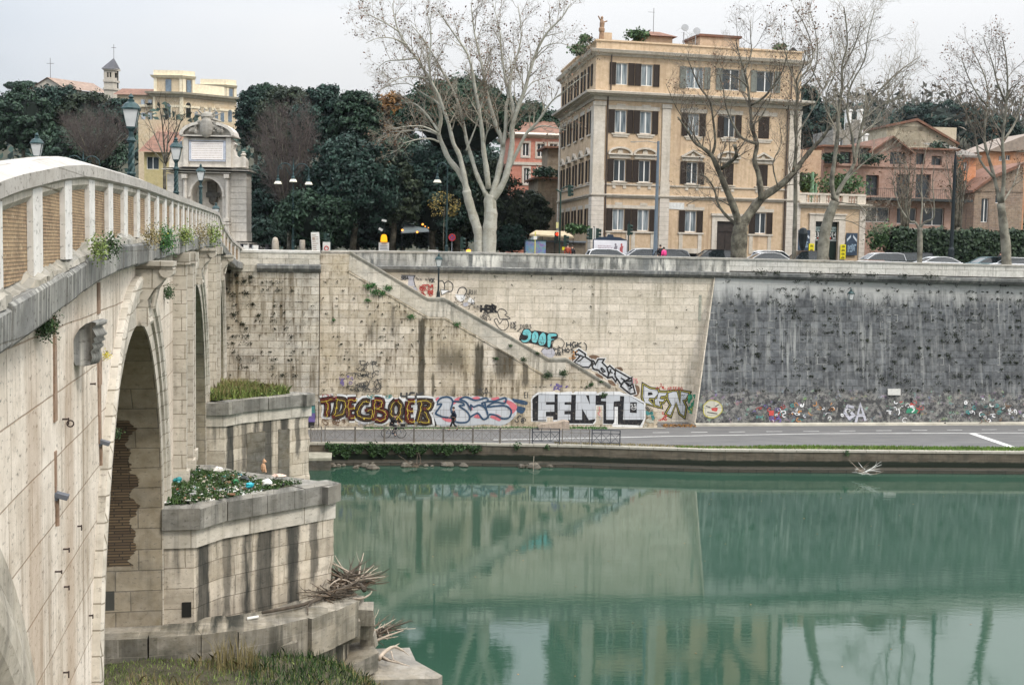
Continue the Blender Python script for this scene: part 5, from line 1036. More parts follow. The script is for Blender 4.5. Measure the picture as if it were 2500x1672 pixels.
for a,b,t,l_,n_ in((480,598,1045,1215,2),(1175,1295,1048,1370,4)):
 mb=MB();x0,x1,z1,z0=ux(a),ux(b),uz_(t),uz_(l_);mb.box(x0,-.24,z0,x1,-.2,z1);yo=mb.build('yellow_sign',yel,shop)
 mb=MB();s_=(z1-z0)/n_
 for k in range(n_):mb.box(x0+.12,-.255,z1-s_*k-s_*.80,x1-.10,-.245,z1-s_*k-s_*.62);mb.box(x0+.16,-.255,z1-s_*k-s_*.52,x1-.14,-.245,z1-s_*k-s_*.34)
 mb.build('sign_lettering',ink_,yo)
def crop5(x,y):return(1900+x/2.375,y/2.375)
pink=stone('pink_stucco',(.40,.245,.185),(.33,.20,.15),(.35,.22,.18),3,3,.01,streak=.5,sthr=.55,sc=(.25,.15,.11),blotch=.5,bcol=(.34,.22,.17),pits=.2,huef=.3,hue=(.56,.36,.27),lines=False,bump=.2)
PY=134.0;PPn=Plane((at(2000,500,PY).x,PY),TH*1.0)
pb=thing('pink_house','faded pink terraced house with gable, loggias and a long dark balcony','building',(PPn.P[0],PPn.P[1],0),PPn.a)
def QP(x,y):return PPn.uz(*crop5(x,y))
x0,z0=QP(240,1500);x1,_=QP(1030,900);zt=QP(500,960)[1];ze=QP(500,860)[1];zg=QP(640,790)[1];xg0=QP(540,860)[0];xg1=QP(760,860)[0]
hs=[]
def hp(a,b,t,l_):
 u0,z1=QP(a,t);u1,z0_=QP(b,l_);hs.append((u0,u1,z0_,z1));return(u0+u1)/2,z0_,z1,u1-u0
L1=[hp(270,320,885,950),hp(360,425,880,950),hp(465,540,860,955),hp(650,740,880,955),hp(800,850,890,955),hp(890,950,905,960)]
L2=[hp(360,400,1010,1120),hp(510,580,1015,1135),hp(690,760,1010,1145),hp(800,880,1010,1150)]
L3=[hp(510,645,1200,1290),hp(690,800,1205,1300),hp(840,960,1205,1310)]
mb=MB();facade(mb,x0,x1,STREET-.5,ze,hs,0,.5);mb.add([(x1,0,STREET-.5),(x1,12,STREET-.5),(x1,12,ze),(x1,0,ze)],[(0,1,2,3)]);mb.add([(x0,0,STREET-.5),(x0,12,STREET-.5),(x0,12,ze),(x0,0,ze)],[(3,2,1,0)])
mb.add([(xg0,0,ze),(xg1,0,ze),((xg0+xg1)/2,0,zg-.3)],[(0,1,2)]);mb.build('wall',pink,pb)
xm=(xg0+xg1)/2;mb=MB()
for sg_ in(-1,1):
 e=xm+sg_*(xg1-xg0)*.62;ez=ze-.45;mb.add([(xm,-.7,zg),(e,-.7,ez),(e,12,ez),(xm,12,zg),(xm,-.7,zg-.2),(e,-.7,ez-.2)],[(0,1,2,3)if sg_<0 else(3,2,1,0),(0,4,5,1)])
mb.build('gable_roof',rooft,pb)
mb=MB();mb.box(x0-.3,-.5,ze,xg0-.2,12.3,ze+.2);mb.box(xg1+.2,-.5,ze,x1+.3,12.3,ze+.2);mb.build('eaves_roof',rooft,pb)
for(c,a,b,w)in L1+L2:
 window(pb,'window',c,0,a,b,w,False,fr=plain('dark_window_frame',(.12,.10,.09),.6,.2),gl=glass,deep=.45)
for(c,a,b,w)in L3:window(pb,'window',c,0,a,b,w,False,fr=wfr,gl=glass,deep=.35)
zb1=QP(760,1160)[1];xb0=QP(505,1160)[0];xb1=QP(1090,1160)[0]
mb=MB();mb.box(xb0,-1.5,zb1-.15,xb1,0,zb1+.12);bal=mb.build('balcony_slab',plain('balcony_dark',(.035,.04,.04),.7,.2,3),pb)
mb=MB();mb.tube([(xb0,-1.4,zb1+1.1),(xb1,-1.4,zb1+1.1)],.03,5)
x=xb0
while x<xb1:mb.tube([(x,-1.4,zb1+.1),(x,-1.4,zb1+1.1)],.014,4);x+=.22
mb.build('railing',iron,bal)
mb=MB();mb.box(x0,-.16,zt-.12,x1,0,zt+.1);mb.build('string_course',pink,pb)
gw=thing('garden_wall','weathered grey garden wall with piers below the pink house','wall',(PPn.P[0],PPn.P[1],0),PPn.a)
ga,_=QP(505,1400);gb,_=QP(660,1400);gz=QP(580,1340)[1]
mb=MB();mb.box(ga,-8,STREET-.3,gb,-7.6,STREET+1.6);mb.build('wall_panel',par,gw)
for x in(ga,(ga+gb)/2,gb):mb=MB();mb.box(x-.4,-8.15,STREET-.3,x+.4,-7.45,gz);mb.box(x-.5,-8.25,gz,x+.5,-7.35,gz+.2);mb.build('pier',par,gw)
cream=stone('cream_stucco',(.60,.52,.38),(.52,.44,.32),(.4,.33,.25),3,3,.01,streak=.5,sthr=.56,sc=(.3,.25,.18),blotch=.4,bcol=(.36,.30,.22),pits=.2,lines=False,bump=.2)
def solid(name,label,cat,mat,x0_,x1_,yt,ybase_z,Y,depth,winds=(),roof=None,rot=TH,extra=None,zbase=None):
 P=Plane((at((1900+x0_/2.375),yt/2.375,Y).x,Y),rot);t=thing(name,label,cat,(P.P[0],P.P[1],0),rot)
 q=lambda a,b:P.uz(*crop5(a,b));w=q(x1_,yt)[0];zt_=q((x0_+x1_)/2,yt)[1];hl=[]
 for(a,b,c,d)in winds:u0,z1_=q(a,c);u1,z0_=q(b,d);hl.append((u0,u1,z0_,z1_))
 mb=MB();facade(mb,0,w,zbase or hill(P.P[0],Y)-1,zt_,hl,0,.3);z_=zbase or hill(P.P[0],Y)-1
 mb.add([(w,0,z_),(w,depth,z_),(w,depth,zt_),(w,0,zt_)],[(0,1,2,3)]);mb.add([(0,0,z_),(0,depth,z_),(0,depth,zt_),(0,0,zt_)],[(3,2,1,0)]);mb.add([(0,0,zt_),(w,0,zt_),(w,depth,zt_),(0,depth,zt_)],[(0,1,2,3)]);mb.build('wall',mat,t)
 for(a,b,c,d)in hl:window(t,'window',(a+b)/2,0,c,d,b-a,False,gl=glass,deep=.25)
 return t,q,w,zt_
ton=stone('tower_grey_stone',(.32,.31,.29),(.24,.23,.22),(.15,.14,.13),.8,.4,.02,streak=.4,pits=.3)
t,q,w,zt2=solid('stone_tower','grey crenellated tower with white chimney pipes above the pink house','tower',ton,320,485,755,0,158,7,[(345,375,800,850),(420,450,800,850)],zbase=STREET)
u=0
while u<w:mb=MB();mb.box(u,0,zt2,min(w,u+1.0),.5,zt2+.9);mb.build('merlon',ton,t);u+=1.7
for a,b,tp in((420,445,630),(493,510,628),(495,512,725),(525,540,770),(450,490,690)):
 u0,z1_=q(a,tp);u1,_=q(b,tp);mb=MB();mb.box(u0,1,zt2-1.5,u1,1.9,z1_);mb.box(u0-.1,.9,z1_-.25,u1+.1,2,z1_-.05);mb.build('chimney',wfr if a!=450 else ton,t)
t,q,w,zt2=solid('cream_house','cream house with long sloping gable line above the pink house','building',cream,630,1030,850,0,165,10,[(675,700,730,760),(800,830,870,910)],zbase=STREET)
P1,P2,P3,P4_=q(630,740),q(800,705),q(1030,850),q(630,850)
mb=MB();mb.prism([P4_,q(1030,850),(P3[0],P3[1]+.1),P2,P1],0,10,'y');mb.build('gable',cream,t)
mb=MB();mb.prism([(P1[0]-.3,P1[1]),(P2[0],P2[1]+.05),(P3[0]+.3,P3[1]+.15),(P3[0]+.3,P3[1]+.45),(P2[0],P2[1]+.4),(P1[0]-.3,P1[1]+.3)],-.4,10.3,'y');mb.build('roof',rooft,t)
salm=stone('salmon_stucco',(.50,.33,.22),(.44,.28,.19),(.3,.2,.15),3,3,.01,streak=.5,sthr=.56,sc=(.28,.19,.13),blotch=.4,bcol=(.34,.25,.18),pits=.2,lines=False,bump=.2)
t,q,w,zt2=solid('salmon_annex','small salmon annex with planted terrace right behind the palazzo corner','building',salm,60,250,915,0,129,7,[(120,215,1000,1105),(165,190,870,905)],zbase=STREET)
t2,q,w,zt2=solid('orange_house','tall orange house at the right with grey tiled roof and green shutters','building',stone('orange_stucco',(.66,.25,.10),(.58,.21,.085),(.4,.15,.08),3,3,.01,streak=.4,sthr=.58,sc=(.36,.15,.09),blotch=.4,bcol=(.45,.25,.15),pits=.2,lines=False,bump=.2),1055,1150,905,0,150,9,[(1075,1095,940,990),(1075,1095,1050,1100)],zbase=STREET)
mb=MB();mb.add([(-.5,-.6,zt2),(w+.4,-.6,zt2),(w+.4,9.5,zt2+2.3),(-.5,9.5,zt2+2.3),(-.5,-.6,zt2-.25),(w+.4,-.6,zt2-.25)],[(0,1,2,3),(4,5,1,0)]);mb.build('roof',plain('grey_tiles',(.17,.15,.13),.9,.3,2),t2)
brn=stone('brown_rubble',(.30,.20,.14),(.22,.15,.11),(.12,.09,.07),.5,.2,.02,streak=.5,pits=.5)
t3,q,w,zt2=solid('brown_church','brown brick church front with arched window among the trees at the right','building',brn,1140,1420,1110,0,146,10,[(1180,1215,1150,1290),(1260,1300,1130,1180)],zbase=STREET)
P1,P2,P3=q(1135,1120),q(1230,1040),q(1420,960);mb=MB();mb.prism([P1,q(1420,1120),P3,P2],0,9,'y');mb.build('gable',brn,t3)
mb=MB();mb.prism([(P1[0]-.4,P1[1]),P2,P3,(P3[0],P3[1]+.4),(P2[0],P2[1]+.4),(P1[0]-.4,P1[1]+.3)],-.5,9,'y');mb.build('roof',rooft,t3)
t4,q,w,zt2=solid('orange_villa','orange villa with pale roof edge behind the brown church','building',stone('orange_stucco_deep',(.60,.24,.10),(.5,.2,.09),(.4,.15,.08),3,3,.01,streak=.4,blotch=.4,bcol=(.4,.22,.14),pits=.2,lines=False,bump=.2),1225,1440,880,0,168,9,[(1320,1345,900,930),(1150+130,1170+130,905,935)],zbase=STREET)
mb=MB();mb.prism([(-.5,zt2),(w*.4,zt2+1.2),(w+.4,zt2+2.6),(w+.4,zt2+.3),(w*.3,zt2-.1)],-.6,9,'y');mb.build('roof',plain('pale_roof',(.26,.21,.17),.8,.2,2),t4)
def c3(x,y):return(840+x/2.45,y/2.45)
redm=stone('red_stucco',(.56,.20,.13),(.50,.165,.11),(.35,.12,.09),3,3,.01,streak=.4,sthr=.58,sc=(.32,.12,.08),blotch=.4,bcol=(.42,.20,.14),pits=.2,huef=.15,lines=False,bump=.2)
RP=Plane((at(1265,450,150).x,150.0),.12);rb=thing('red_house','red stuccoed house with white window surrounds beside the plane tree','building',(RP.P[0],RP.P[1],0),.12)
def QR(x,y):return RP.uz(*c3(x,y))
w=QR(1290,900)[0];ztr=QR(1150,810)[1];hs=[]
RW=[(1068,1105,855,935),(1155,1200,860,940),(1075,1105,1005,1100),(1160,1195,1010,1090),(1070,1115,1180,1270),(1230,1275,860,935)]
for a,b,c,d in RW:u0,z1_=QR(a,c);u1,z0_=QR(b,d);hs.append((u0,u1,z0_,z1_))
mb=MB();facade(mb,-1.2,w,STREET-.4,ztr,hs,0,.25);mb.add([(-1.2,0,STREET-.4),(-1.2,9,STREET-.4),(-1.2,9,ztr),(-1.2,0,ztr)],[(3,2,1,0)]);mb.build('wall',redm,rb)
for(a,b,c,d)in hs:
 window(rb,'window',(a+b)/2,0,c,d,b-a,False,gl=glass,shut_open=False);mb=MB();t=.22;mb.box(a-t,-.05,c-t,a,0,d+t);mb.box(b,-.05,c-t,b+t,0,d+t);mb.box(a,-.05,d,b,0,d+t);mb.box(a,-.08,c-t,b,0,c);mb.build('window_surround',trimm,rb)
mb=MB();cornice(mb,[(-1.2,9),(-1.2,0),(w,0)][::1],ztr,[(0,-.4),(.2,-.3),(.5,-.1),(.6,.05),(0,.3)]);z_=QR(1150,980)[1];mb.box(-1.25,-.12,z_-.2,w,0,z_+.15);mb.build('cornice',trimm,rb)
mb=MB();mb.add([(-1.8,-.6,ztr+.05),(w+.3,-.6,ztr+.05),(w+.3,9,ztr+3),(-1.8,9,ztr+3)],[(0,1,2,3)]);mb.build('roof',rooft,rb)
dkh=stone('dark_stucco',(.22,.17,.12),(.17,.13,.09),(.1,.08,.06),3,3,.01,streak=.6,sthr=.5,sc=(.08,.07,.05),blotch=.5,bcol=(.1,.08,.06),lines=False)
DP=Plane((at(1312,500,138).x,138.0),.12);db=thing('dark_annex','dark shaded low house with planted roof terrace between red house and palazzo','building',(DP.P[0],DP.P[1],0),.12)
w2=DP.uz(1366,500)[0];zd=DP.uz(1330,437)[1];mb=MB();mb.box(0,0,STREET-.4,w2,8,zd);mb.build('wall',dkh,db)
mb=MB();mb.box(-.5,-.7,zd,w2+.3,8,zd+.18);mb.build('roof',rooft,db)
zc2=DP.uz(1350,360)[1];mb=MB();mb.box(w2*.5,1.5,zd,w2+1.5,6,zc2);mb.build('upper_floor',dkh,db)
mb=MB();mb.box(w2*.3,.8,zc2,w2+2,7,zc2+.2);mb.build('roof',rooft,db)
FY=118.0
def cf(x,y):return at(400+x/4.48,270+y/4.48,FY)
fo=cf(470,1500);ft=thing('fountain_portal','tall travertine fountain portal with arched niche, inscription attic and carved crest','fountain',(fo.x,FY,0),0)
def q(x,y):p=cf(x,y);return p.x-fo.x,p.z
wht=stone('fountain_travertine',(.66,.62,.56),(.58,.54,.48),(.32,.28,.23),2.4,2.4,.01,streak=.55,sthr=.58,sc=(.30,.27,.22),blotch=.35,bcol=(.30,.28,.24),pits=.35,huef=.2,lines=False)
mb=MB()
def bq(x0,y0,x1,y1,d0,d1,mi=0,m=None):
 (a,z1),(b,z0)=q(x0,y0),q(x1,y1);(m or mb).box(a,d0,z0,b,d1,z1,mi)
xl,zsp=q(300,925);xr,_=q(640,925);zap=q(470,745)[1];zen=q(470,690)[1];z0=STREET-.2
x0b,_=q(205,900);x1b,_=q(735,900)
mb=MB();mb.box(x0b,0,z0,xl,2.4,zen);mb.box(xr,0,z0,x1b,2.4,zen)
xc=(xl+xr)/2;rr=(xr-xl)/2;top=[]
for k in range(16):
 a0,a1=pi-pi*k/16,pi-pi*(k+1)/16;p0=(xc+rr*math.cos(a0),zsp+(zap-zsp)*math.sin(a0));p1=(xc+rr*math.cos(a1),zsp+(zap-zsp)*math.sin(a1))
 mb.add([(p0[0],0,p0[1]),(p1[0],0,p1[1]),(p1[0],0,zen),(p0[0],0,zen),(p0[0],2.0,p0[1]),(p1[0],2.0,p1[1])],[(0,1,2,3),(0,4,5,1)])
mb.add([(xl,2.0,z0),(xr,2.0,z0),(xr,2.0,zap+.2),(xl,2.0,zap+.2)],[(0,1,2,3)]);mb.build('niche_body',wht,ft)
mb=MB();a,_=q(425,760);b,_=q(530,760);mb.box(a,1.7,q(1,880)[1],b,1.99,q(1,760)[1]);a,_=q(415,760);b,_=q(565,760);mb.box(a,1.6,q(1,935)[1],b,1.99,q(1,880)[1]);mb.ell(((a+b)/2,1.8,q(1,960)[1]),(.45,.3,.5),8);mb.build('water_stain',blk,ft)
mb=MB();bq(265,925,300,945,-.15,0);bq(640,925,672,945,-.15,0)
for k in range(16):
 a0,a1=pi-pi*k/16,pi-pi*(k+1)/16;R1,R2=1.02,1.16
 P=[(xc+rr*R*math.cos(a),zsp+(zap-zsp)*R*math.sin(a))for R,a in((R1,a0),(R1,a1),(R2,a1),(R2,a0))];mb.prism(P,-.14,0,'y')
mb.build('arch_ring',wht,ft)
for x0,x1 in((215,268),(675,728)):
 (a,zt_),(b,_)=q(x0+6,745),q(x1-6,745);zb_=q(1,1180)[1];mb=MB();mb.lathe((a+b)/2,-.35,[((b-a)/2,zb_),((b-a)/2*1.0,zb_+2),((b-a)/2*.88,zt_)],14);bq(x0,700,x1,745,-.75,0);bq(x0-2,1180,x1+2,1215,-.8,0);mb.build('column',wht,ft)
 mb=MB();bq(x0-8,1240,x1+8,1430,-.85,0);bq(x0-14,1225,x1+14,1245,-.95,0);bq(x0-14,1400,x1+14,1430,-1,0);mb.build('pedestal',wht,ft)
for x0,x1 in((35,205),(735,905)):
 ys=[690,765,838,900,968,1028,1098,1160,1230,1330];mb=MB()
 for y0,y1 in zip(ys,ys[1:]):
  xm_=(x0+x1)/2;bq(x0,y0+2,xm_-1,y1-3,-.05,2.2);bq(xm_+1,y0+2,x1,y1-3,-.05,2.2)
 bq(x0+3,690,x1-3,1330,.0,2.1);bq(x0-4,1330,x1+6,1430,-.25,2.2);mb.build('rusticated_flank',wht,ft)
mb=MB();bq(195,672,745,690,-.5,2.3);bq(205,690,740,700,-.3,2.3);bq(30,665,910,690,-.12,2.3);mb.build('architrave',wht,ft)
mb=MB();bq(-5,640,945,665,-.75,2.6);bq(10,625,930,642,-.6,2.4);bq(190,618,760,632,-1.0,2.2);mb.build('main_cornice',wht,ft)
mb=MB();bq(215,300,735,622,.1,2.0);bq(215,300,270,622,-.08,.1);bq(682,300,735,622,-.08,.1);mb.build('attic',wht,ft)
mb=MB();bq(275,325,678,340,-.06,.1);bq(275,540,678,560,-.06,.1);bq(275,340,300,540,-.06,.1);bq(652,340,678,540,-.06,.1);mb.build('inscription_frame',plain('blue_marble',(.42,.45,.52),.5,.2,4),ft)
mb=MB();bq(300,345,652,540,-.02,.1);ip=mb.build('inscription_slab',plain('white_marble',(.80,.76,.74),.5,.05,3),ft)
mb=MB()
for r_ in range(7):
 y=368+r_*25;x=312
 while x<636:
  w_=U(5,11);bq(x,y-5,x+w_,y+4,-.03,-.02);x+=w_+U(4,7)
mb.build('inscription_letters',plain('inscription_brown',(.50,.43,.38),.7,.1),ip)
mb=MB();bq(180,268,785,292,-.35,2.1);mb.build('pediment_base',wht,ft)
mb=MB();(xa,za),(xb,zb_),(xm_,zm)=q(178,270),q(785,270),q(480,118)
for sd_,k0,k1 in((0,0,5),(1,8,13)):
 mb=MB()
 for k in range(k0,k1):
  a0,a1=pi-pi*k/13,pi-pi*(k+1)/13;cxx=(xa+xb)/2;R=(xb-xa)/2;H_=zm-za
  P=[(cxx+R*f*math.cos(a),za+H_*f2*math.sin(a))for f,f2,a in((1,1,a0),(1,1,a1),(.88,.80,a1),(.88,.80,a0))];mb.prism(P,-.45,1.6,'y')
 mb.build('broken_pediment',wht,ft)
mb=MB();P=[(cxx+R*.86*math.cos(pi-pi*k/12),za+H_*.78*math.sin(pi*k/12))for k in range(13)];mb.prism(P,.1,1.4,'y');mb.build('tympanum',wht,ft)
shd=stone('carved_grey',(.34,.32,.28),(.26,.24,.21),(.1,.1,.1),1,1,.01,blotch=.6,bcol=(.12,.11,.10),pits=.5,lines=False)
mb=MB();c_=q(475,190);mb.ell((c_[0],-.35,c_[1]),(.65,.3,1.0),12)
for k in range(26):
 a=U(0,2*pi);r_=U(.7,1.0);xx=c_[0]+math.cos(a)*r_*U(.9,2.0);zz=q(1,230)[1]+abs(math.sin(a))*1.2*r_*(1-.35*abs(xx-c_[0])/2);mb.ell((xx,-.25,zz),(U(.12,.3),.18,U(.12,.28)),6,jit=.2)
mb.build('coat_of_arms',shd,ft)
mb=MB();c_=q(478,70);mb.ell((c_[0],.0,c_[1]),(.62,.5,.5),10,jit=.08)
for a in(-.9,-.3,.3,.9):mb.tube([(c_[0]+a*.5,-.1,c_[1]+.2),(c_[0]+a*.9,-.1,c_[1]+.55),(c_[0]+a*.7,-.1,c_[1]+.8)],[.12,.09,.04],5)
mb.tube([(c_[0]-.4,0,c_[1]),(c_[0]-1.5,0,c_[1]+.45)],[.12,.03],5);mb.tube([(c_[0]+.4,0,c_[1]),(c_[0]+1.6,0,c_[1]+.5)],[.12,.03],5);mb.tube([(c_[0]+.5,0,c_[1]-.2),(c_[0]+1.3,0,c_[1]-.4)],[.2,.1],5)
mb.build('crest',shd,ft)
for sg_,pts in((1,[(735,360),(760,345),(778,365),(760,385),(752,420),(775,490),(820,520),(840,500),(885,520),(893,560),(893,622),(735,622)]),(-1,[(215,360),(190,385),(198,420),(180,490),(150,520),(130,500),(70,480),(55,560),(50,622),(215,622)])):
 mb=MB();mb.prism([q(*p)for p in pts],.2,1.4,'y');mb.build('volute',wht,ft)
for xx in(852,85):
 a,z_=q(xx,515);_,zt_=q(xx,440);h=zt_-z_;mb=MB();mb.lathe(a,.8,[(.3,z_-.4),(.3,z_),(.12,z_+h*.3),(.28,z_+h*.5),(.12,z_+h*.75),(.2,z_+h*.9),(.02,zt_)],8);mb.build('finial',wht,ft)
mb=MB()
for k in range(6):bq(-20-14*k,1430+12*k,960+14*k,1430+12*k+13,-1.2-.4*k,2.3)
mb.build('steps',wht,ft)
def c6(x,y):return(80+x/4.51,120+y/4.51)
yst=stone('yellow_stucco',(.62,.50,.34),(.56,.44,.29),(.5,.3,.15),3,3,.01,streak=.3,sthr=.6,sc=(.5,.34,.18),blotch=.4,bcol=(.60,.42,.22),pits=.1,lines=False,bump=.1)
ctr=plain('cream_trim',(.70,.62,.46),.8,.12,1.5);blg=plain('bluegrey_glass',(.13,.17,.21),.4,.3,1.5)
HY=330.0;HP=Plane((at(*c6(1320,500),HY).x,HY),0);vil=thing('hilltop_palazzo','yellow hilltop palazzo with cream quoins and two roof pavilions','building',(HP.P[0],HY,0),0)
def qh(x,y):return HP.uz(*c6(x,y))
def side(o,ang):return Matrix.Translation(Vector((*o,0)))@Matrix.Rotation(ang,4,'Z')
cx0=qh(1645,500)[0];zc_=qh(1645,480)[1];zbs=40;SA=rad(38)
SD=Plane(HP.w(cx0,0,0)[:2],SA)
def qs2(x,y):return SD.uz(*c6(x,y))
SLn=qs2(2245,600)[0];SM=side((cx0,0),SA)
mb=MB();mb.add([(0,0,zbs),(cx0,0,zbs),(cx0,0,zc_),(0,0,zc_)],[(0,1,2,3)]);mb.X=SM;mb.add([(0,0,zbs),(SLn,0,zbs),(SLn,0,zc_),(0,0,zc_)],[(0,1,2,3)]);mb.X=None
xe=cx0+SLn*math.cos(SA);ye=SLn*math.sin(SA);mb.add([(0,0,zc_),(cx0,0,zc_),(xe,ye,zc_),(0,ye,zc_)],[(0,1,2,3)]);mb.add([(0,0,zbs),(0,ye,zbs),(0,ye,zc_),(0,0,zc_)],[(3,2,1,0)])
x2=qh(920,600)[0];zl=qh(1100,490)[1];mb.add([(x2,1,zbs),(0,1,zbs),(0,1,zl),(x2,1,zl)],[(0,1,2,3)]);mb.build('wall',yst,vil)
mb=MB();mb.add([(x2-1,.2,zl-.3),(0,.2,zl-.3),(0,8,zl+2.2),(x2-1,8,zl+2.2)],[(0,1,2,3)]);mb.build('wing_roof',rooft,vil)
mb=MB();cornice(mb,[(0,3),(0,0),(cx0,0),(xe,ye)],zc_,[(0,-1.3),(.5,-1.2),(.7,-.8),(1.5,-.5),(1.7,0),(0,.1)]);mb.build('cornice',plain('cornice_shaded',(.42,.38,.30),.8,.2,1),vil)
mb=MB();z_=qh(1500,628)[1];cornice(mb,[(x2,.9),(cx0,0),(xe,ye)],z_,[(0,-.3),(.2,-.3),(.2,.3),(0,.3)]);z_=qh(1500,800)[1];mb.box(x2,-.25,z_-.3,cx0,0,z_+.3);mb.build('string_course',ctr,vil)
for a,b in((1325,1350),(1620,1660)):
 u0,u1=qh(a,600)[0],qh(b,600)[0];mb=MB();mb.box(u0,-.3,zbs,u1,.1,zc_-1.2);mb.build('quoin_strip',ctr,vil)
def arch_win(P_,M_,cx,yb,yt_,wpx,mat,qf,off=-.1,name='window'):
 a,z0_=qf(cx-wpx/2,yb);b,_=qf(cx+wpx/2,yb);_,z1_=qf(cx,yt_);r_=(b-a)/2
 pts=[(a,z0_),(b,z0_)]+[((a+b)/2+r_*math.cos(pi*k/8),z1_-r_+r_*math.sin(pi*k/8))for k in range(9)]
 mb=MB();mb.X=M_;mb.prism([((x-(a+b)/2)*1.35+(a+b)/2,(z-z0_)*1.07+z0_-.3)for x,z in pts],off*.6,.0,'y');sfr=mb.build('window_surround',ctr,vil)
 mb=MB();mb.X=M_;mb.prism(pts,off-.1,off*.6-.02,'y');mb.build(name,mat,vil)
I4=Matrix.Identity(4)
arch_win(HP,I4,1490,750,600,60,blg,qh);arch_win(SD,SM,1712,755,590,52,hole,qs2)
for x in(1862,1946,2032):arch_win(SD,SM,x,668,605,48,yst,qs2)
for x in(1800,1915,2020):arch_win(SD,SM,x,790,690,36,blg,qs2)
for x in(2085,2170):arch_win(SD,SM,x,800,690,40,blg,qs2)
arch_win(SD,SM,2170,680+60,670,40,blg,qs2)
for x,y0_,y1_ in((1205,555,615),(1285,555,615),(1210,700,780),(1285,700,780),(1350,840,920),(1600,840,920)):
 a,zt_=qh(x-20,y0_);b,z0_=qh(x+20,y1_);mb=MB();mb.box(a,.5 if x<1320 else-.2,z0_,b,1.05 if x<1320 else .05,zt_);mb.build('window',plain('pale_shutters',(.42,.46,.50),.6,.2,1),vil)
def pavil(x0_,x1_,x2_,ytop,ybal,ybase,wins_,wy):
 u0,u1=qh(x0_,400)[0],qh(x1_,400)[0];zt_,zb_,z0_=qh(x0_,ytop)[1],qh(x0_,ybal)[1],zc_
 SD2=Plane(HP.w(u1,0,0)[:2],SA);L_=SD2.uz(*c6(x2_,400))[0];M_=side((u1,0),SA);return u0,u1,zt_,zb_,z0_,SD2,L_,M_
for(x0_,x1_,x2_,ytop,ybal,wf,ws,yo)in((1335,1650,1785,232,290,(1465,1527),(1692,1742),0),(1850,2130,2240,330,392,None,(2158,2198),30)):
 Pq=Plane((HP.P[0],HY+yo),0);qq=lambda x,y:Pq.uz(*c6(x,y));u0,u1=qq(x0_,400)[0],qq(x1_,400)[0];zt_,zb_=qq(x0_,ytop)[1],qq(x0_,ybal)[1]
 SD2=Plane(Pq.w(u1,0,0)[:2],SA);L_=SD2.uz(*c6(x2_,400))[0];M_=side((u1,yo),SA);b0=(u1+L_*math.cos(SA),yo+L_*math.sin(SA))
 mb=MB();mb.add([(u0,yo,zc_),(u1,yo,zc_),(u1,yo,zb_),(u0,yo,zb_)],[(0,1,2,3)]);mb.X=M_;mb.add([(0,0,zc_),(L_,0,zc_),(L_,0,zb_),(0,0,zb_)],[(0,1,2,3)]);mb.X=None;mb.add([(u0,yo,zb_),(u1,yo,zb_),(*b0,zb_),(u0,b0[1],zb_)],[(0,1,2,3)]);mb.add([(u0,yo,zc_),(u0,b0[1],zc_),(u0,b0[1],zb_),(u0,yo,zb_)],[(3,2,1,0)]);pv=mb.build('pavilion',yst,vil)
 mb=MB();cornice(mb,[(u0,yo+4),(u0,yo),(u1,yo),b0],zb_,[(0,-.8),(.5,-.6),(.9,0),(0,.1)]);cornice(mb,[(u0,yo+4),(u0,yo),(u1,yo),b0],zb_,[(.1,0),(.1,zt_-zb_),(-.4,zt_-zb_),(-.4,0)]);mb.build('balustrade',ctr,pv)
 mb=MB();w_=.8
 for x in(u0,u1-w_):mb.box(x,yo-.25,zc_,x+w_,yo-.02,zb_-.6)
 mb.X=M_;mb.box(0,-.25,zc_,w_,-.02,zb_-.6);mb.box(L_-w_,-.25,zc_,L_,-.02,zb_-.6);mb.build('quoin_strip',ctr,pv)
 if wf:a,z1_=qq(wf[0],335);b,z0_=qq(wf[1],475);mb=MB();mb.box(a,yo-.3,z0_,b,yo-.03,z1_);mb.build('window',blg,pv)
 a,z1_=SD2.uz(*c6(ws[0],345 if wf else 440));b,z0_=SD2.uz(*c6(ws[1],485 if wf else 560));mb=MB();mb.X=M_;mb.box(a,-.3,z0_,b,-.03,z1_);mb.build('window',blg,pv)
z_=qs2(1950,500)[1];a=qs2(1790,500)[0];b=qs2(2115,500)[0];mb=MB();mb.X=SM;mb.box(a,.3,zc_,b,.8,zc_+2.6);mb.build('roof_balustrade',ctr,vil)
chm=stone('church_stone',(.50,.47,.42),(.42,.39,.35),(.3,.27,.24),2,1,.02,streak=.5,sthr=.56,sc=(.28,.25,.22),blotch=.3,bcol=(.3,.28,.25),pits=.1,lines=False)
KY=372.0;KP=Plane((at(*c6(20,400),KY).x,KY),0);ch=thing('hill_church','pale church with low gable and long tiled roof on the hill','church',(KP.P[0],KY,0),0)
qk=lambda x,y:KP.uz(*c6(x,y));L0,AP,R0_=qk(0,415),qk(165,325),qk(330,405)
mb=MB();mb.prism([(L0[0]-1,46),(R0_[0],46),R0_,AP,(L0[0]-1,L0[1]-.5)],0,4,'y');mb.build('gable_front',chm,ch)
KS=Plane(KP.w(R0_[0],0,0)[:2],rad(52));Lc=KS.uz(*c6(825,470));Me=side((R0_[0],0),rad(52));ex,ey=R0_[0]+Lc[0]*math.cos(rad(52)),Lc[0]*math.sin(rad(52))
mb=MB();mb.X=Me;mb.add([(0,0,46),(Lc[0],0,46),(Lc[0],0,R0_[1]-.8),(0,0,R0_[1]-.8)],[(0,1,2,3)]);mb.build('nave_wall',chm,ch)
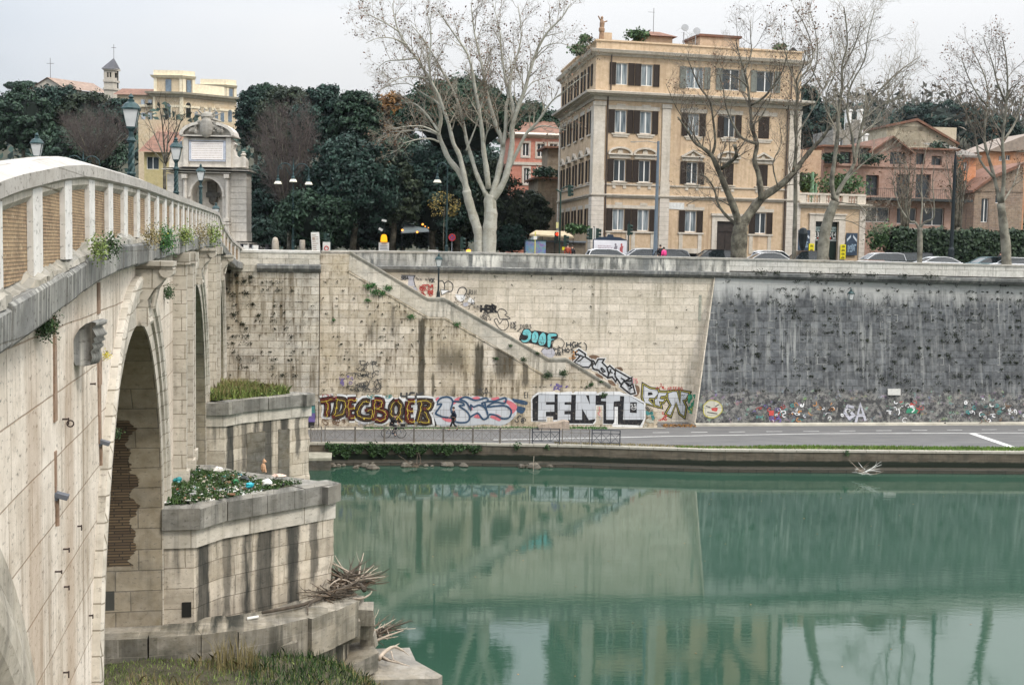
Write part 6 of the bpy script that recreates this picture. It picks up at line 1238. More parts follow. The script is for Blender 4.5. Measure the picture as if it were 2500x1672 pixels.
dx,dy=ex-R0_[0],ey;mb=MB();mb.add([(R0_[0]+.8,-.8,R0_[1]-.8),(ex+.8,ey-.8,R0_[1]-.8),(AP[0]+dx,dy,AP[1]+.3),(AP[0],-.6,AP[1]+.3)],[(0,1,2,3)]);mb.add([(L0[0]-2,-.6,L0[1]-1.3),(AP[0],-.6,AP[1]+.3),(AP[0]+dx,dy,AP[1]+.3),(L0[0]-2+dx,dy,L0[1]-1.3)],[(0,1,2,3)]);mb.build('roof',plain('old_tiles',(.26,.19,.15),.9,.25,1),ch)
mb=MB();z_=AP[1];mb.tube([(AP[0]+.8,0,z_),(AP[0]+.8,0,z_+6)],.07,4);mb.tube([(AP[0]-.3,0,z_+4.4),(AP[0]+1.9,0,z_+4.4)],.07,4);mb.build('cross',iron,ch)
TY=366.0;TP=Plane((at(*c6(782,400),TY).x,TY),rad(8));bt=thing('bell_tower','slim stone bell tower with dark pyramid spire beside the hill church','tower',(TP.P[0],TY,0),rad(8))
qt=lambda x,y:TP.uz(*c6(x,y));w=qt(885,300)[0];z1_,z2_,z3_=qt(830,222)[1],qt(830,352)[1],qt(830,438)[1]
o0,ow=qt(815,300)[0],qt(835,300)[0];zo0,zo1=qt(830,350)[1],qt(830,255)[1];W2=w*1.15
for M_,ww in((I4,w),(side((w,0),rad(60)),w*.9),):
 mb=MB();mb.X=M_;hs_=[(ww*.34,ww*.52,zo0+1,zo1),(ww*.62,ww*.80,zo0+1,zo1)]if M_ is I4 else[(ww*.3,ww*.7,zo0+1,zo1)]
 facade(mb,0,ww,46,z1_,hs_,0,1.2);mb.build('shaft',chm,bt)
 mb=MB();mb.X=M_;mb.box(-.2,-.3,z2_-.3,ww+.2,0,z2_+.3);mb.box(-.2,-.3,z3_-.3,ww+.2,0,z3_+.3);mb.box(-.3,-.4,z1_-.3,ww+.3,0,z1_+.3);mb.build('string_course',chm,bt)
b1=(w+w*.9*math.cos(rad(60)),w*.9*math.sin(rad(60)));mb=MB();mb.add([(0,.6,46),(b1[0],b1[1]-.5,46),(b1[0],b1[1]-.5,z1_),(0,.6,z1_)],[(3,2,1,0)]);mb.add([(1,1.3,zo0),(w-.5,1.3,zo0),(w-.5,1.3,zo1+1),(1,1.3,zo1+1)],[(0,1,2,3)],0);mb.build('rear_wall',hole,bt)
zp=qt(850,88)[1];cxx,cyy=b1[0]/2,b1[1]/2+1;mb=MB();mb.add([(-.6,-.6,z1_),(w+.3,-.6,z1_),(b1[0]+.6,b1[1]+.3,z1_),(.5,b1[1]+1.5,z1_),(cxx+.6,cyy,zp)],[(0,1,4),(1,2,4),(2,3,4),(3,0,4)])
mb.build('spire',plain('slate_dark',(.085,.085,.095),.8,.2,1),bt);mb=MB();mb.tube([(cxx+.6,cyy,zp-.5),(cxx+.6,cyy,zp+4)],.07,4);mb.tube([(cxx-.1,cyy,zp+3),(cxx+1.3,cyy,zp+3)],.07,4);mb.build('cross',iron,bt)
LY=165.0;LPn=Plane((at(372,420,LY).x,LY),0);lh_=thing('yellow_house','small yellow house with dark shuttered window behind the bare tree','building',(LPn.P[0],LY,0),0)
ql=lambda x,y:LPn.uz(x,y);w,z1_=ql(412,378);a,b=ql(358,400)[0],ql(388,400)[0];c_,d_=ql(370,414)[1],ql(370,383)[1]
x00=ql(352,400)[0];mb=MB();facade(mb,x00,ql(412,400)[0],STREET-.5,ql(380,372)[1],[(a,b,c_,d_)],0,.3);mb.build('wall',stone('pale_yellow_stucco',(.62,.52,.24),(.55,.45,.2),(.4,.3,.2),3,3,.01,streak=.3,lines=False,pits=.1),lh_)
window(lh_,'window',(a+b)/2,0,c_,d_,b-a,False,gl=glass)
mb=MB();e0,e1=x00-.6,ql(412,400)[0]+.5;zz=ql(380,372)[1];mb.add([(e0,-.8,zz),(e1,-.8,zz),(e1,8,zz+3.4),(e0,8,zz+3.4)],[(0,1,2,3)]);mb.build('roof',rooft,lh_)
OY=215.0;OPn=Plane((at(330,350,OY).x,OY),0);oh=thing('orange_block','orange block with pink awning seen through the bare tree','building',(OPn.P[0],OY,0),0)
qo=lambda x,y:OPn.uz(x,y);a,z1_=qo(338,292);b,_=qo(452,292);mb=MB();mb.box(a,0,STREET+5,b,10,z1_);mb.build('wall',yst,oh)
mb=MB();a,z1_=qo(382,324);b,z0_=qo(420,336);mb.add([(a,-.05,z1_),(b,-.05,z1_),(b,-1.6,z0_),(a,-1.6,z0_)],[(3,2,1,0)]);mb.build('awning',plain('pink_awning',(.75,.08,.18),.7,.1,2),oh)
for x in(365,440):a,z1_=qo(x-5,345);b,z0_=qo(x+5,362);mb=MB();mb.box(a,-.1,z0_,b,.05,z1_);mb.build('window',blg,oh)
bark_pl=stone('plane_bark',(.44,.43,.37),(.33,.32,.26),(.2,.2,.2),1,1,.01,streak=.35,sthr=.55,sc=(.14,.12,.085),blotch=.7,bcol=(.22,.20,.15),pits=.5,huef=.3,hue=(.30,.27,.18),lines=False)
g=G('plane_bark_dark');nn=g.noise(g.pos(),1.8,5,.65);bark_dk=g.fin(g.ramp(nn,[(.35,(.035,.030,.022)),(.5,(.10,.09,.068)),(.68,(.20,.185,.14))]),.9)
g=G('pale_twigs');nn=g.noise(g.pos(),.5,3);twg=g.fin(g.ramp(nn,[(.35,(.17,.145,.11)),(.65,(.33,.30,.24))]),.9)
g=G('dark_twigs');nn=g.noise(g.pos(),.5,3);twd=g.fin(g.ramp(nn,[(.35,(.085,.07,.055)),(.65,(.20,.175,.14))]),.9)
g=G('grey_pale_bark');nn=g.noise(g.pos(),1.2,5,.65);bark_g=g.fin(g.ramp(nn,[(.35,(.08,.072,.055)),(.6,(.24,.225,.18))]),.9)
leaf_br=foliage('dry_leaves',(.05,.03,.02),(.19,.10,.055));leaf_or=foliage('orange_leaves',(.09,.05,.02),(.34,.17,.05))
def rnd_perp(t):
 r=Vector((random.gauss(0,1),random.gauss(0,1),random.gauss(0,1)));r=r-t*r.dot(t);return r.normalized()if r.length>1e-3 else t.orthogonal().normalized()
def grow_twigs(P,rs_,segs,tips,lvl,cfg):
 """spawn side shoots from polyline P with radii rs_"""
 L=[0]
 for a,b in zip(P,P[1:]):L.append(L[-1]+(b-a).length)
 tot=L[-1];st=cfg['start'][lvl]*tot;d=st+U(0,cfg['gap'][lvl])
 while d<tot:
  i=max(k for k in range(len(L)-1)if L[k]<=d);f=(d-L[i])/max(1e-6,L[i+1]-L[i]);p=P[i].lerp(P[i+1],f);r=rs_[i]+(rs_[i+1]-rs_[i])*f
  t=(P[i+1]-P[i]).normalized();q=rnd_perp(t);dr=(t*cfg['fwd'][lvl]+q*1.0+Vector((0,0,cfg['up'][lvl]))).normalized()
  ln=cfg['len'][lvl]*U(.55,1.25)*(1-.35*d/tot);rr=min(r*.55,cfg['rad'][lvl]);n=cfg['seg'][lvl];pts=[p];rad_=[rr]
  for k in range(n):
   dr=(dr+Vector((U(-1,1),U(-1,1),U(-1,1)))*cfg['wob']+Vector((0,0,cfg['lift'][lvl]))).normalized();pts.append(pts[-1]+dr*(ln/n));rad_.append(rr*(1-.8*(k+1)/n)+.004)
  for k in range(n):segs.append((*pts[k],*pts[k+1],rad_[k],rad_[k+1]))
  tips.append((*pts[-1],));
  if lvl>0:tips.append((*pts[n//2],))
  if lvl<cfg['levels']-1:grow_twigs(pts,rad_,segs,tips,lvl+1,cfg)
  d+=cfg['gap'][lvl]*U(.6,1.4)
def smooth_path(P,n=4):
 out=[];m=len(P)
 for i in range(m-1):
  a,b,c,d=P[max(i-1,0)],P[i],P[i+1],P[min(i+2,m-1)]
  for k in range(n):
   t=k/n;out.append(.5*((2*b)+(c-a)*t+(2*a-5*b+4*c-d)*t*t+(3*b-a-3*c+d)*t**3))
 return out+[P[-1]]
CFG=dict(levels=3,start=[.3,.2,.15,.1],gap=[.55,.34,.26,.2],fwd=[.9,.9,.8,.8],up=[.35,.2,.1,0],len=[3.2,1.5,.75,.38],rad=[.06,.022,.011,.006],seg=[5,4,3,2],wob=.22,lift=[.10,.05,.0,0])
def bare_tree(label,conv,Y,trunks,limbs,bark,tw,leafmat=None,leafp=0,leafs=.11,cfg=None,name='plane_tree',group=None,spread=2.2,cat='tree'):
 c=dict(CFG);c.update(cfg or{});base=trunks[0][0][0];b=at(*conv(*base),Y);t=thing(name,label,cat,(b.x,Y,STREET),0,group)
 mb=MB();segs=[];tips=[]
 def path(pl,dy0,dy1):
  n=len(pl);return[at(*conv(x,y),Y+dy0+(dy1-dy0)*i/(n-1))for i,(x,y)in enumerate(pl)]
 for pts,w0,w1 in trunks:
  P=path(pts,0,0);P[0].z=min(P[0].z,STREET-.2)if pts[0]==base or abs(pts[0][1]-base[1])<15 else P[0].z
  P=smooth_path(P,3);n=len(P);mb.tube(P,[(w0+(w1-w0)*i/(n-1))*(1.0+.06*math.sin(i*2.3))for i in range(n)],10)
 for li,l_ in enumerate(limbs):
  pts,w0,w1=l_[:3];d=l_[3]if len(l_)>3 else(-1)**li*U(.4,1)*spread
  P=path(pts,0,d);P=smooth_path(P,3);n=len(P);R=[w0+(w1-w0)*(i/(n-1))**.8 for i in range(n)]
  mb.tube(P,[r*(1+.08*math.sin(i*1.9+li))for i,r in enumerate(R)],8 if w0>.1 else 6);grow_twigs(P,R,segs,tips,0,c);tips.append((*P[-1],))
 mb.build('trunk',bark,t,world=True,smooth=True)
 np_mesh('crown',prisms(segs),4,tw,t)
 if leafmat:
  T=np.array(tips);T=T[RNG.random(len(T))<leafp];k=2;T=np.repeat(T,k,0)+RNG.normal(size=(len(T)*k,3))*.16
  np_mesh('leaves',leaf_quads(T,RNG.normal(size=T.shape)+[0,-.6,.2],leafs*(.6+.8*RNG.random(len(T)))),4,leafmat,t)
 return t
T3=[([(812,1515),(808,1450),(800,1380),(775,1300),(745,1200),(732,1140)],.40,.33),([(868,1515),(866,1440),(872,1360),(878,1280),(872,1200),(880,1170)],.62,.44)]
L3_=[([(735,1150),(720,1090),(680,1020),(625,950),(590,870),(565,800),(580,700),(545,560),(500,460),(440,360),(380,280),(330,200),(300,100),(290,20)],.28,.03),([(735,1150),(722,1070),(690,930),(655,860),(625,740),(590,640),(560,560),(520,480),(510,380),(520,200),(490,40)],.24,.03),([(855,1175),(800,1060),(765,950),(735,850),(720,770),(690,640),(640,520),(590,430),(540,340),(470,230),(400,150)],.20,.03),([(865,1130),(850,1000),(835,900),(825,780),(805,640),(785,540),(770,440),(740,330),(690,250),(620,150),(560,60)],.24,.03),([(880,1190),(910,1090),(935,980),(950,860),(905,740),(865,600),(840,480),(810,330),(780,200),(760,30)],.30,.04),([(885,1200),(950,1100),(985,990),(1005,860),(1005,760),(1050,620),(1080,540),(1120,400),(1160,290),(1220,190),(1300,110),(1350,30)],.30,.04),([(950,870),(965,780),(970,640),(985,560),(960,440),(940,300),(930,180),(890,20)],.17,.03),([(990,1000),(1040,900),(1090,800),(1150,740),(1200,670),(1240,610),(1300,560),(1400,480),(1460,440)],.16,.02),([(1005,800),(1010,640),(990,540),(1000,440),(1040,320),(1060,200),(1040,30)],.15,.03),([(565,850),(520,832),(440,835),(350,860)],.10,.03),([(570,810),(480,780),(370,785),(280,790)],.09,.02),([(560,800),(480,760),(400,755),(290,770)],.10,.02),([(565,790),(520,720),(460,650),(400,615),(300,630)],.12,.02),([(1100,790),(1180,755),(1260,765),(1330,780)],.08,.02),([(600,660),(540,600),(470,560),(380,500),(250,520),(200,560)],.08,.02),([(500,470),(420,460),(330,470),(230,530)],.08,.02),([(430,350),(340,360),(250,370),(190,420)],.08,.02),([(380,270),(290,230),(200,230),(130,260)],.07,.02),([(330,190),(230,130),(150,90),(100,60)],.07,.02),([(1140,350),(1200,280),(1300,260),(1380,300)],.06,.02),([(1050,600),(1120,500),(1200,470),(1250,450)],.06,.02),([(835,900),(850,810),(880,750)],.08,.03),([(730,900),(760,830),(800,720),(830,600),(880,450),(870,300)],.09,.02)]
bare_tree('huge pale plane tree with forked white trunk and thin brown leaves',c3,96.5,T3,L3_,bark_pl,twg,leaf_br,.07,.085,dict(levels=4,gap=[.55,.34,.27,.20],len=[2.7,1.3,.75,.4]))
def c4(x,y):return(1340+x/2.45,y/2.45)
bare_tree('dark leaning plane tree with big elbowed limbs before the palazzo door',c4,96.5,[([(1135,1530),(1138,1440),(1145,1370),(1150,1335)],.72,.52)],[([(1150,1350),(1210,1265),(1280,1180),(1370,1120),(1450,1050),(1500,985),(1568,900),(1640,820),(1700,720),(1740,640)],.42,.07),([(1140,1350),(1110,1250),(1060,1130),(1015,1020),(975,935),(920,885),(870,850),(820,770),(770,700)],.34,.05),([(1130,1350),(1060,1290),(1012,1220),(990,1135),(945,1065),(900,1040)],.15,.04),([(1030,1010),(1080,975),(1122,930),(1112,870)],.17,.14),([(1270,1195),(1258,1060),(1230,960),(1245,860),(1215,760),(1205,650),(1190,520),(1170,430),(1140,330),(1120,250)],.25,.04),([(975,930),(995,850),(980,700),(960,600),(900,520),(850,400),(820,330)],.12,.03),([(1245,860),(1160,830),(1110,760),(1060,640),(1040,520),(1000,400)],.13,.03),([(1205,630),(1290,580),(1350,500),(1400,420),(1430,300)],.12,.03),([(1215,750),(1270,700),(1330,560),(1300,400)],.09,.02),([(1460,1030),(1480,880),(1470,720),(1490,560),(1480,480),(1520,400),(1540,300)],.13,.03),([(1370,1115),(1340,980),(1390,860),(1380,740)],.07,.02),([(920,885),(850,780),(760,640),(700,500)],.07,.02),([(1100,1240),(1000,1190),(900,1190),(820,1230)],.06,.02),([(1190,520),(1130,470),(1050,440),(960,460)],.07,.02),([(1170,430),(1210,320),(1205,200),(1210,100)],.07,.02)],bark_dk,twd,leaf_br,.03,.08,dict(levels=4,len=[3.0,1.4,.75,.4],gap=[.58,.36,.29,.22]))
def c5(x,y):return crop5(x,y)
bare_tree('plane tree with dark leaning lower trunk before the shop entrance',c5,97.5,[([(258,1510),(262,1420),(275,1330),(300,1240),(330,1170)],.50,.36)],[([(330,1175),(345,1120),(385,1050),(440,950),(470,800),(500,680),(560,560),(640,470),(720,400),(820,330)],.22,.03),([(330,1170),(310,1060),(330,900),(345,760),(350,640),(370,500),(370,380),(400,260),(390,100),(380,40)],.22,.03),([(340,1130),(400,1040),(480,960),(560,900),(640,860),(700,800)],.09,.02),([(440,950),(430,800),(400,650),(420,500),(500,350),(520,200),(560,60)],.13,.02),([(500,690),(580,620),(680,580),(760,540)],.08,.02),([(345,760),(290,660),(280,540),(330,420),(300,300)],.08,.02),([(470,800),(540,740),(600,640),(700,480),(760,420)],.08,.02),([(330,1170),(400,1180),(470,1190),(530,1260),(560,1330)],.06,.02),([(300,1280),(360,1275),(430,1290),(520,1340)],.06,.02),([(375,400),(450,250),(480,120)],.07,.02)],bark_g,twg,leaf_br,.015,.07,dict(levels=4,len=[3.2,1.5,.75,.4],gap=[.55,.36,.30,.22]))
bare_tree('slender grey plane tree with upright stems at the palazzo end',c5,99.5,[([(92,1510),(95,1350),(100,1150),(98,950)],.20,.15)],[([(98,960),(105,780),(110,600),(115,480),(180,390),(200,300),(160,160),(100,60)],.14,.03),([(110,600),(130,520),(200,440),(230,300),(210,160),(180,50)],.09,.02),([(105,780),(160,700),(240,560),(300,440),(350,380)],.08,.02),([(115,500),(60,380),(30,250),(10,140)],.07,.02),([(190,390),(260,520),(300,430),(330,300),(300,160)],.06,.02)],bark_g,twg,leaf_br,.22,.09,dict(len=[2.8,1.3,.7],gap=[.5,.34,.28]))
bare_tree('low pruned plane tree with open arms in front of the pink house',c5,98.5,[([(820,1515),(822,1420),(820,1320)],.22,.20)],[([(818,1330),(795,1290),(760,1280),(700,1190),(670,1060),(680,980)],.13,.02),([(822,1325),(850,1290),(895,1270),(905,1220),(895,1060),(905,960)],.12,.02),([(820,1325),(835,1200),(830,1080),(840,950),(860,860)],.09,.02),([(760,1280),(740,1200),(760,1050),(740,940)],.08,.02),([(895,1210),(860,1240),(845,1180)],.06,.03)],bark_g,twd,leaf_br,.08,.07,dict(len=[1.8,1.0,.6],gap=[.45,.34,.28]))
bare_tree('leafy topped plane tree at the right end of the parapet',c5,99.2,[([(1328,1530),(1320,1430),(1305,1300),(1290,1180)],.42,.30)],[([(1290,1190),(1250,1020),(1215,900),(1195,800),(1205,650),(1215,520),(1180,400),(1120,280)],.18,.03),([(1295,1180),(1310,1000),(1300,820),(1320,640),(1330,480),(1320,330),(1300,220)],.20,.03),([(1250,1030),(1170,930),(1140,780),(1080,640),(1000,520),(940,440)],.12,.02),([(1215,620),(1150,540),(1090,420),(1060,320)],.09,.02),([(1305,820),(1380,700),(1420,540),(1440,400)],.12,.02),([(1320,600),(1270,480),(1240,360),(1190,230)],.10,.02),([(1290,1190),(1360,1080),(1400,960)],.10,.03)],bark_g,twd,leaf_br,.22,.075,dict(len=[2.8,1.3,.7],gap=[.5,.34,.28]))
bare_tree('bare many stemmed tree in front of the yellow hill palazzo',lambda x,y:(x,y),138,[([(402,560),(402,420),(404,400)],.20,.16)],[([(404,405),(395,370),(380,335),(362,290),(358,262)],.12,.02),([(404,405),(400,350),(396,300),(390,262),(388,240)],.13,.02),([(404,400),(410,340),(412,290),(405,250)],.12,.02),([(404,400),(425,345),(440,300),(455,275)],.12,.02),([(404,405),(380,375),(355,360),(345,340)],.08,.02),([(410,350),(430,310),(428,270)],.08,.02),([(404,402),(418,380),(445,330),(462,300)],.07,.02)],bark_dk,plain('black_twigs',(.05,.038,.03),.9,.2),None,0,.1,dict(levels=2,len=[2.6,1.4],gap=[.7,.5],wob=.12,lift=[.2,.1]),name='bare_tree',spread=3)
for lab,cx0_,cx1_,yt_,yb_,Y in(('wide grey brown leafless tree left of the twisted lamp',150,318,272,430,128),('tall purplish leafless tree behind the three armed lamp',612,800,268,590,117)):
 yt0=yt_;xm_=(cx0_+cx1_)/2;hw=(cx1_-cx0_)/2;lim=[];yy=yb_-(yb_-yt_)*.15
 for k in range(15):
  a=-1.25+2.5*k/14+U(-.1,.1);hw=(cx1_-cx0_)/2*U(.75,1.15);yt_=yt0+U(-6,30);lim.append(([(xm_,yy),(xm_+hw*.35*math.sin(a),yy-(yb_-yt_)*.22),(xm_+hw*.75*math.sin(a),yy-(yb_-yt_)*(.40+.18*math.cos(a))),(xm_+hw*.95*math.sin(a),yt_+(yb_-yt_)*(.40-.38*math.cos(a)))],.10,.015))
 bare_tree(lab,lambda x,y:(x,y),Y,[([(xm_,600),(xm_,yy)],.22,.18)],lim,bark_dk,plain('purple_brown_twigs',(.085,.068,.062),.9,.3),None,0,.1,dict(levels=3,len=[2.4,1.3,.8],gap=[.42,.28,.24],start=[.12,.1,.1],wob=.2,lift=[.15,.1,.05],rad=[.04,.018,.012]),name='bare_tree',spread=3.5)
lf_oak=foliage('holm_oak_leaves',(.004,.013,.010),(.026,.060,.043));lf_oak2=foliage('oak_leaves_green',(.005,.016,.010),(.036,.073,.041));lf_oak3=foliage('oak_leaves_olive',(.007,.015,.009),(.044,.062,.033));lf_pine=foliage('pine_needles',(.006,.020,.012),(.024,.062,.030))
core=plain('dark_filler',(.006,.012,.008),1,.3)
def evergreen(label,cx,cy,rx,rz,Y,n=9000,mat=None,leaf=.30,name='holm_oak',flat=False,lobes=70,trunk=.35,tcol=None,ry=None,group=None,ybase=None):
 n=int(n*1.9);leaf*=.66;lobes=int(lobes*1.8);mat=mat or lf_oak;c=at(cx,cy,Y);RX,RZ=rx*Y/F,rz*Y/F;RY=ry or RX*.8;zb_=ybase if ybase is not None else hill(c.x,Y)
 t=thing(name,label,'tree',(c.x,Y,zb_-.2),0,group)
 th=RNG.uniform(0,2*pi,lobes);u=RNG.uniform(-.75 if not flat else-.1,1,lobes);s_=np.sqrt(1-u*u)
 k=RNG.uniform(.72,.98,lobes);cen=np.stack([np.cos(th)*s_*RX*k,np.sin(th)*s_*RY*k,u*RZ*k],1);lr=RNG.uniform(.11,.24,lobes)*min(RX,RZ*1.3)
 ix=RNG.integers(0,lobes,n);nr=unit(RNG.normal(size=(n,3)));nr[:,2]=np.where(RNG.random(n)<.7,np.abs(nr[:,2]),nr[:,2]);P=cen[ix]+nr*(lr[ix]*(1.0+.30*RNG.normal(size=n)))[:,None]*[1,1,.85]
 N=unit(nr+.5*unit(cen[ix]));P=P+[c.x,Y,c.z]
 np_mesh('crown',leaf_quads(P,N,leaf*(.55+.8*RNG.random(n)),.5),4,mat,t)
 mb=MB();mb.ell((c.x,Y,c.z),(RX*.70,RY*.70,RZ*.70),12,jit=.15);mb.build('crown_filler',core,t,world=True)  # dark solid added inside the leaves to block sky showing through
 mb=MB();mb.tube([(c.x,Y,zb_-.2),(c.x+U(-.3,.3),Y,(zb_+c.z)/2),(c.x,Y,c.z)],[trunk,trunk*.8,trunk*.5],8);
 for _ in range(5):
  a=U(0,6.28);mb.tube([(c.x,Y,c.z-RZ*.75),(c.x+math.cos(a)*RX*.3,Y+math.sin(a)*RY*.3,c.z-RZ*.3),(c.x+math.cos(a)*RX*.6,Y+math.sin(a)*RY*.6,c.z)],[trunk*.5,trunk*.35,trunk*.15],6)
 mb.build('trunk',tcol or bark_dk,t,world=True,smooth=True);return t
EV=[('dense holm oak at the left edge behind the bridge coping',55,300,75,88,146,7000),('broad holm oak in front of the hill church',135,285,85,72,152,8000),('rounded dark oak left of the twisted bridge lamp',215,300,75,66,150,7000),('dark oak just behind the twisted bridge lamp lantern',285,305,45,62,146,5000),('low dark oak under the grey leafless tree',200,380,110,60,140,6000),('bluish dark oak just right of the fountain crest',625,300,48,82,150,6000),('big tall oak left of the group behind the three armed lamp',700,320,80,105,146,9000),('tallest oak with ragged top above the square',790,310,75,98,143,9000),('upright dark oak beside the gap with the brown tree',872,320,62,98,141,8000),('grey green oak low over the square',860,460,110,120,132,11000),('lower oak beside the pale plane tree',955,480,70,100,134,7000),('dark low oak behind the fountain flank',660,500,85,100,134,7000),('shaded oak behind the tilted notice board',770,530,90,70,130,6000),('deep shaded tree behind the pale plane trunk',1060,480,95,120,138,7000),('shaded tree under the umbrella pine',1180,500,90,110,140,6000),('low dark bush mass behind the scooters',640,575,70,40,127,4000),('low dark bushes behind the small notice',790,580,90,38,126,5000),('low dark bushes behind the amber warning light',930,575,90,42,125,5000),('low dark bushes behind the no stopping sign',1080,575,80,42,124,4500),('low dark bushes right of the plane trunk',1225,585,60,38,123,3500),('dark oak filling the gap under the rusty tree',985,400,75,75,148,6000),('dark oak under the wide umbrella pine crown',1110,410,110,75,145,7000),('dark tree before the red house',1290,530,55,62,128,4500)]
for i,(l_,cx,cy,rx,rz,Y,n)in enumerate(EV):
 Y-=17 if(i>5 and 128<Y<144 and i!=11)else 0
 m_=(lf_oak2,lf_oak,lf_oak3,lf_oak)[i%4];evergreen(l_,cx,cy,rx,rz,Y,n,m_,.32 if i<5 else .30,lobes=80 if n>7000 else 60)
evergreen('round umbrella pine rising behind the fountain crest',643,262,52,50,205,5000,lf_pine,.42,'umbrella_pine',True)
evergreen('wide umbrella pine crown filling the gap behind the pale plane tree',1120,300,150,92,122,13000,lf_pine,.36,'umbrella_pine',True,lobes=130)
evergreen('second umbrella pine touching the palazzo corner',1290,330,80,72,160,6000,lf_pine,.36,'umbrella_pine',True)
evergreen('small far pine dome at the left picture edge',60,216,48,14,400,2500,lf_pine,.7,'umbrella_pine',True)
evergreen('dark conical cypress tip behind the oaks',922,262,8,34,200,1500,lf_pine,.3,'cypress',False,lobes=40)
evergreen('rusty brown leaved tree between the oaks and the plane tree',965,290,52,58,126,3800,leaf_or,.24,'autumn_tree',False)
evergreen('small yellow leaved shrub under the plane tree',1085,505,40,36,112,260,foliage('yellow_leaves',(.05,.05,.02),(.30,.22,.06)),.17,'shrub',False,trunk=.06)
bpy.data.objects.remove([o for o in bpy.data.objects if o.name.startswith('crown_filler')and o.parent and o.parent.name.startswith('shrub')][0])
def leafbox(name,label,cat,P,rz,L,D,Hh,z0,n,mat,leaf=.2,group=None):
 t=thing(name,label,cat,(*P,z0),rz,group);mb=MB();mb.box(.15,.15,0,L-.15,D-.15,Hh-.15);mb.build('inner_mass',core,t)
 f=RNG.random(n);x=RNG.random(n)*L;y=np.where(f<.72,RNG.normal(0,.10,n),RNG.random(n)*D);z=np.where(f<.72,RNG.random(n)*Hh,Hh+RNG.normal(0,.12,n)+.15*np.sin(x*1.7))
 N=np.where((f<.72)[:,None],[0,-1,.3],[0,-.2,1.0]);P_=np.stack([x,y,z],1);Mw=np.array(worldmat(t));Pw=P_@Mw[:3,:3].T+Mw[:3,3]
 np_mesh('foliage',leaf_quads(Pw,N@Mw[:3,:3].T,leaf*(.6+.8*RNG.random(n)),.55),4,mat,t);return t
hp0=at(2180,590,112);hp1=at(2470,590,115)
leafbox('hedge','tall clipped ivy hedge behind the parked cars at the right','hedge',(hp0.x,112),.1,(hp1.x-hp0.x)+4,2.2,at(2300,566,113).z-STREET,STREET,7000,foliage('hedge_leaves',(.008,.020,.010),(.036,.062,.028)),.19)
def bush(name,label,cx,cy,rx,rz,Y,n,mat,leaf=.16,cat='shrub',zb_=None):
 c=at(cx,cy,Y);RX,RZ=rx*Y/F,rz*Y/F;t=thing(name,label,cat,(c.x,Y,c.z-RZ),0)
 P=RNG.normal(size=(n,3))*[RX*.5,RX*.4,RZ*.5]+[c.x,Y,c.z];np_mesh('foliage',leaf_quads(P,RNG.normal(size=(n,3))+[0,-.5,.6],leaf*(.6+.8*RNG.random(n))),4,mat,t)
 mb=MB();
 for _ in range(5):mb.tube([(c.x,Y,c.z-RZ),(c.x+U(-.5,.5)*RX,Y,c.z+U(-.2,.6)*RZ)],[.03,.01],4)
 mb.build('stem',bark_dk,t,world=True);return t
grn=foliage('shrub_green',(.02,.05,.02),(.08,.14,.05))
for l_,cx,cy,rx,rz,Y,n in(('dark terrace shrub beside the cactus',1968,450,22,20,121,700),('long terrace planting above the balustrade',2050,452,55,24,122,1500),('planting on the pink house top loggia left',2035,385,28,10,133,500),('planting on the upper pink house terrace',2130,388,30,12,133,500),('shrub on the cream house roof edge',2290,360,22,14,150,500),('small potted palm before the left palazzo facade',1397,558,14,9,104,500),('second potted palm before the palazzo corner',1420,560,12,7,104,350),('roof garden shrub left of the statue',1416,121,22,12,117,600),('roof garden shrub beside the roof hut',1555,86,24,10,117,600),('roof garden shrub on the left roof edge',1430,95,14,8,113,300),('bush on the right roof corner',1905,116,14,6,119,300),('dark planting on the roof terrace beside the red house',1330,422,28,12,138,700),('dark undergrowth at the feet of the shop side wall',2150,580,30,30,113,900),('ivy trailing on the orange house',2340,450,14,50,148,700)):
 bush('shrub',l_,cx,cy,rx,rz,Y,n,grn if Y<130 else lf_oak2)
cc=at(1982,455,120.5);t=thing('cactus','tall pale green columnar cactus on the shop terrace','cactus',(cc.x,120.5,zs+.2));mb=MB();mb.tube([(0,0,0),(0,0,1),(.03,0,(at(1982,420,120.5).z-zs-.2))],[.2,.26,.12],8);mb.tube([(.1,0,.8),(.4,0,1.1),(.42,0,2)],[.12,.13,.08],6);mb.build('stem',plain('cactus_green',(.14,.26,.16),.7,.2),t)
for l_,X0,Y,w in(('dark many stemmed tree against the pink house',735,126,60),('thin dark bare tree beside the black lamp mast',1040,128,50)):
 lim=[([(X0+8*k-16,1330),(X0+14*k-28,1180),(X0+26*k-52,1020),(X0+34*k-68,880+20*abs(k-2))],.14,.02)for k in range(5)]
 bare_tree(l_,c5,Y,[([(X0,1500),(X0,1320)],.3,.25)],lim,bark_dk,twd,leaf_br,.15,.1,dict(levels=3,len=[2.4,1.3,.8],gap=[.6,.45,.4]),name='bare_tree')
g=G('far_wood_twigs');nn=g.noise(g.pos(),.05,4,.6);ri=g.n('ShaderNodeNewGeometry').outputs['Random Per Island']
far_tw=g.fin(g.mix(ri,(.04,.045,.035),g.ramp(nn,[(.35,(.10,.085,.065)),(.65,(.18,.155,.13))])),.95)
n=26000;x=RNG.uniform(40,330,n);y=260+RNG.random(n)**.8*330
hz=np.array([hill(a,b)for a,b in zip(x,y)]);cl=4+3.2*np.sin(x*.21+y*.13)+2.5*np.sin(x*.07-y*.19)
z=hz+RNG.random(n)*(7+cl*.7);P=np.stack([x,y,z],1)
o=np_mesh('hillside_woods',leaf_quads(P,RNG.normal(size=(n,3))+[0,-1,.8],1.0*(.5+RNG.random(n)),.35),4,far_tw,kind='stuff')
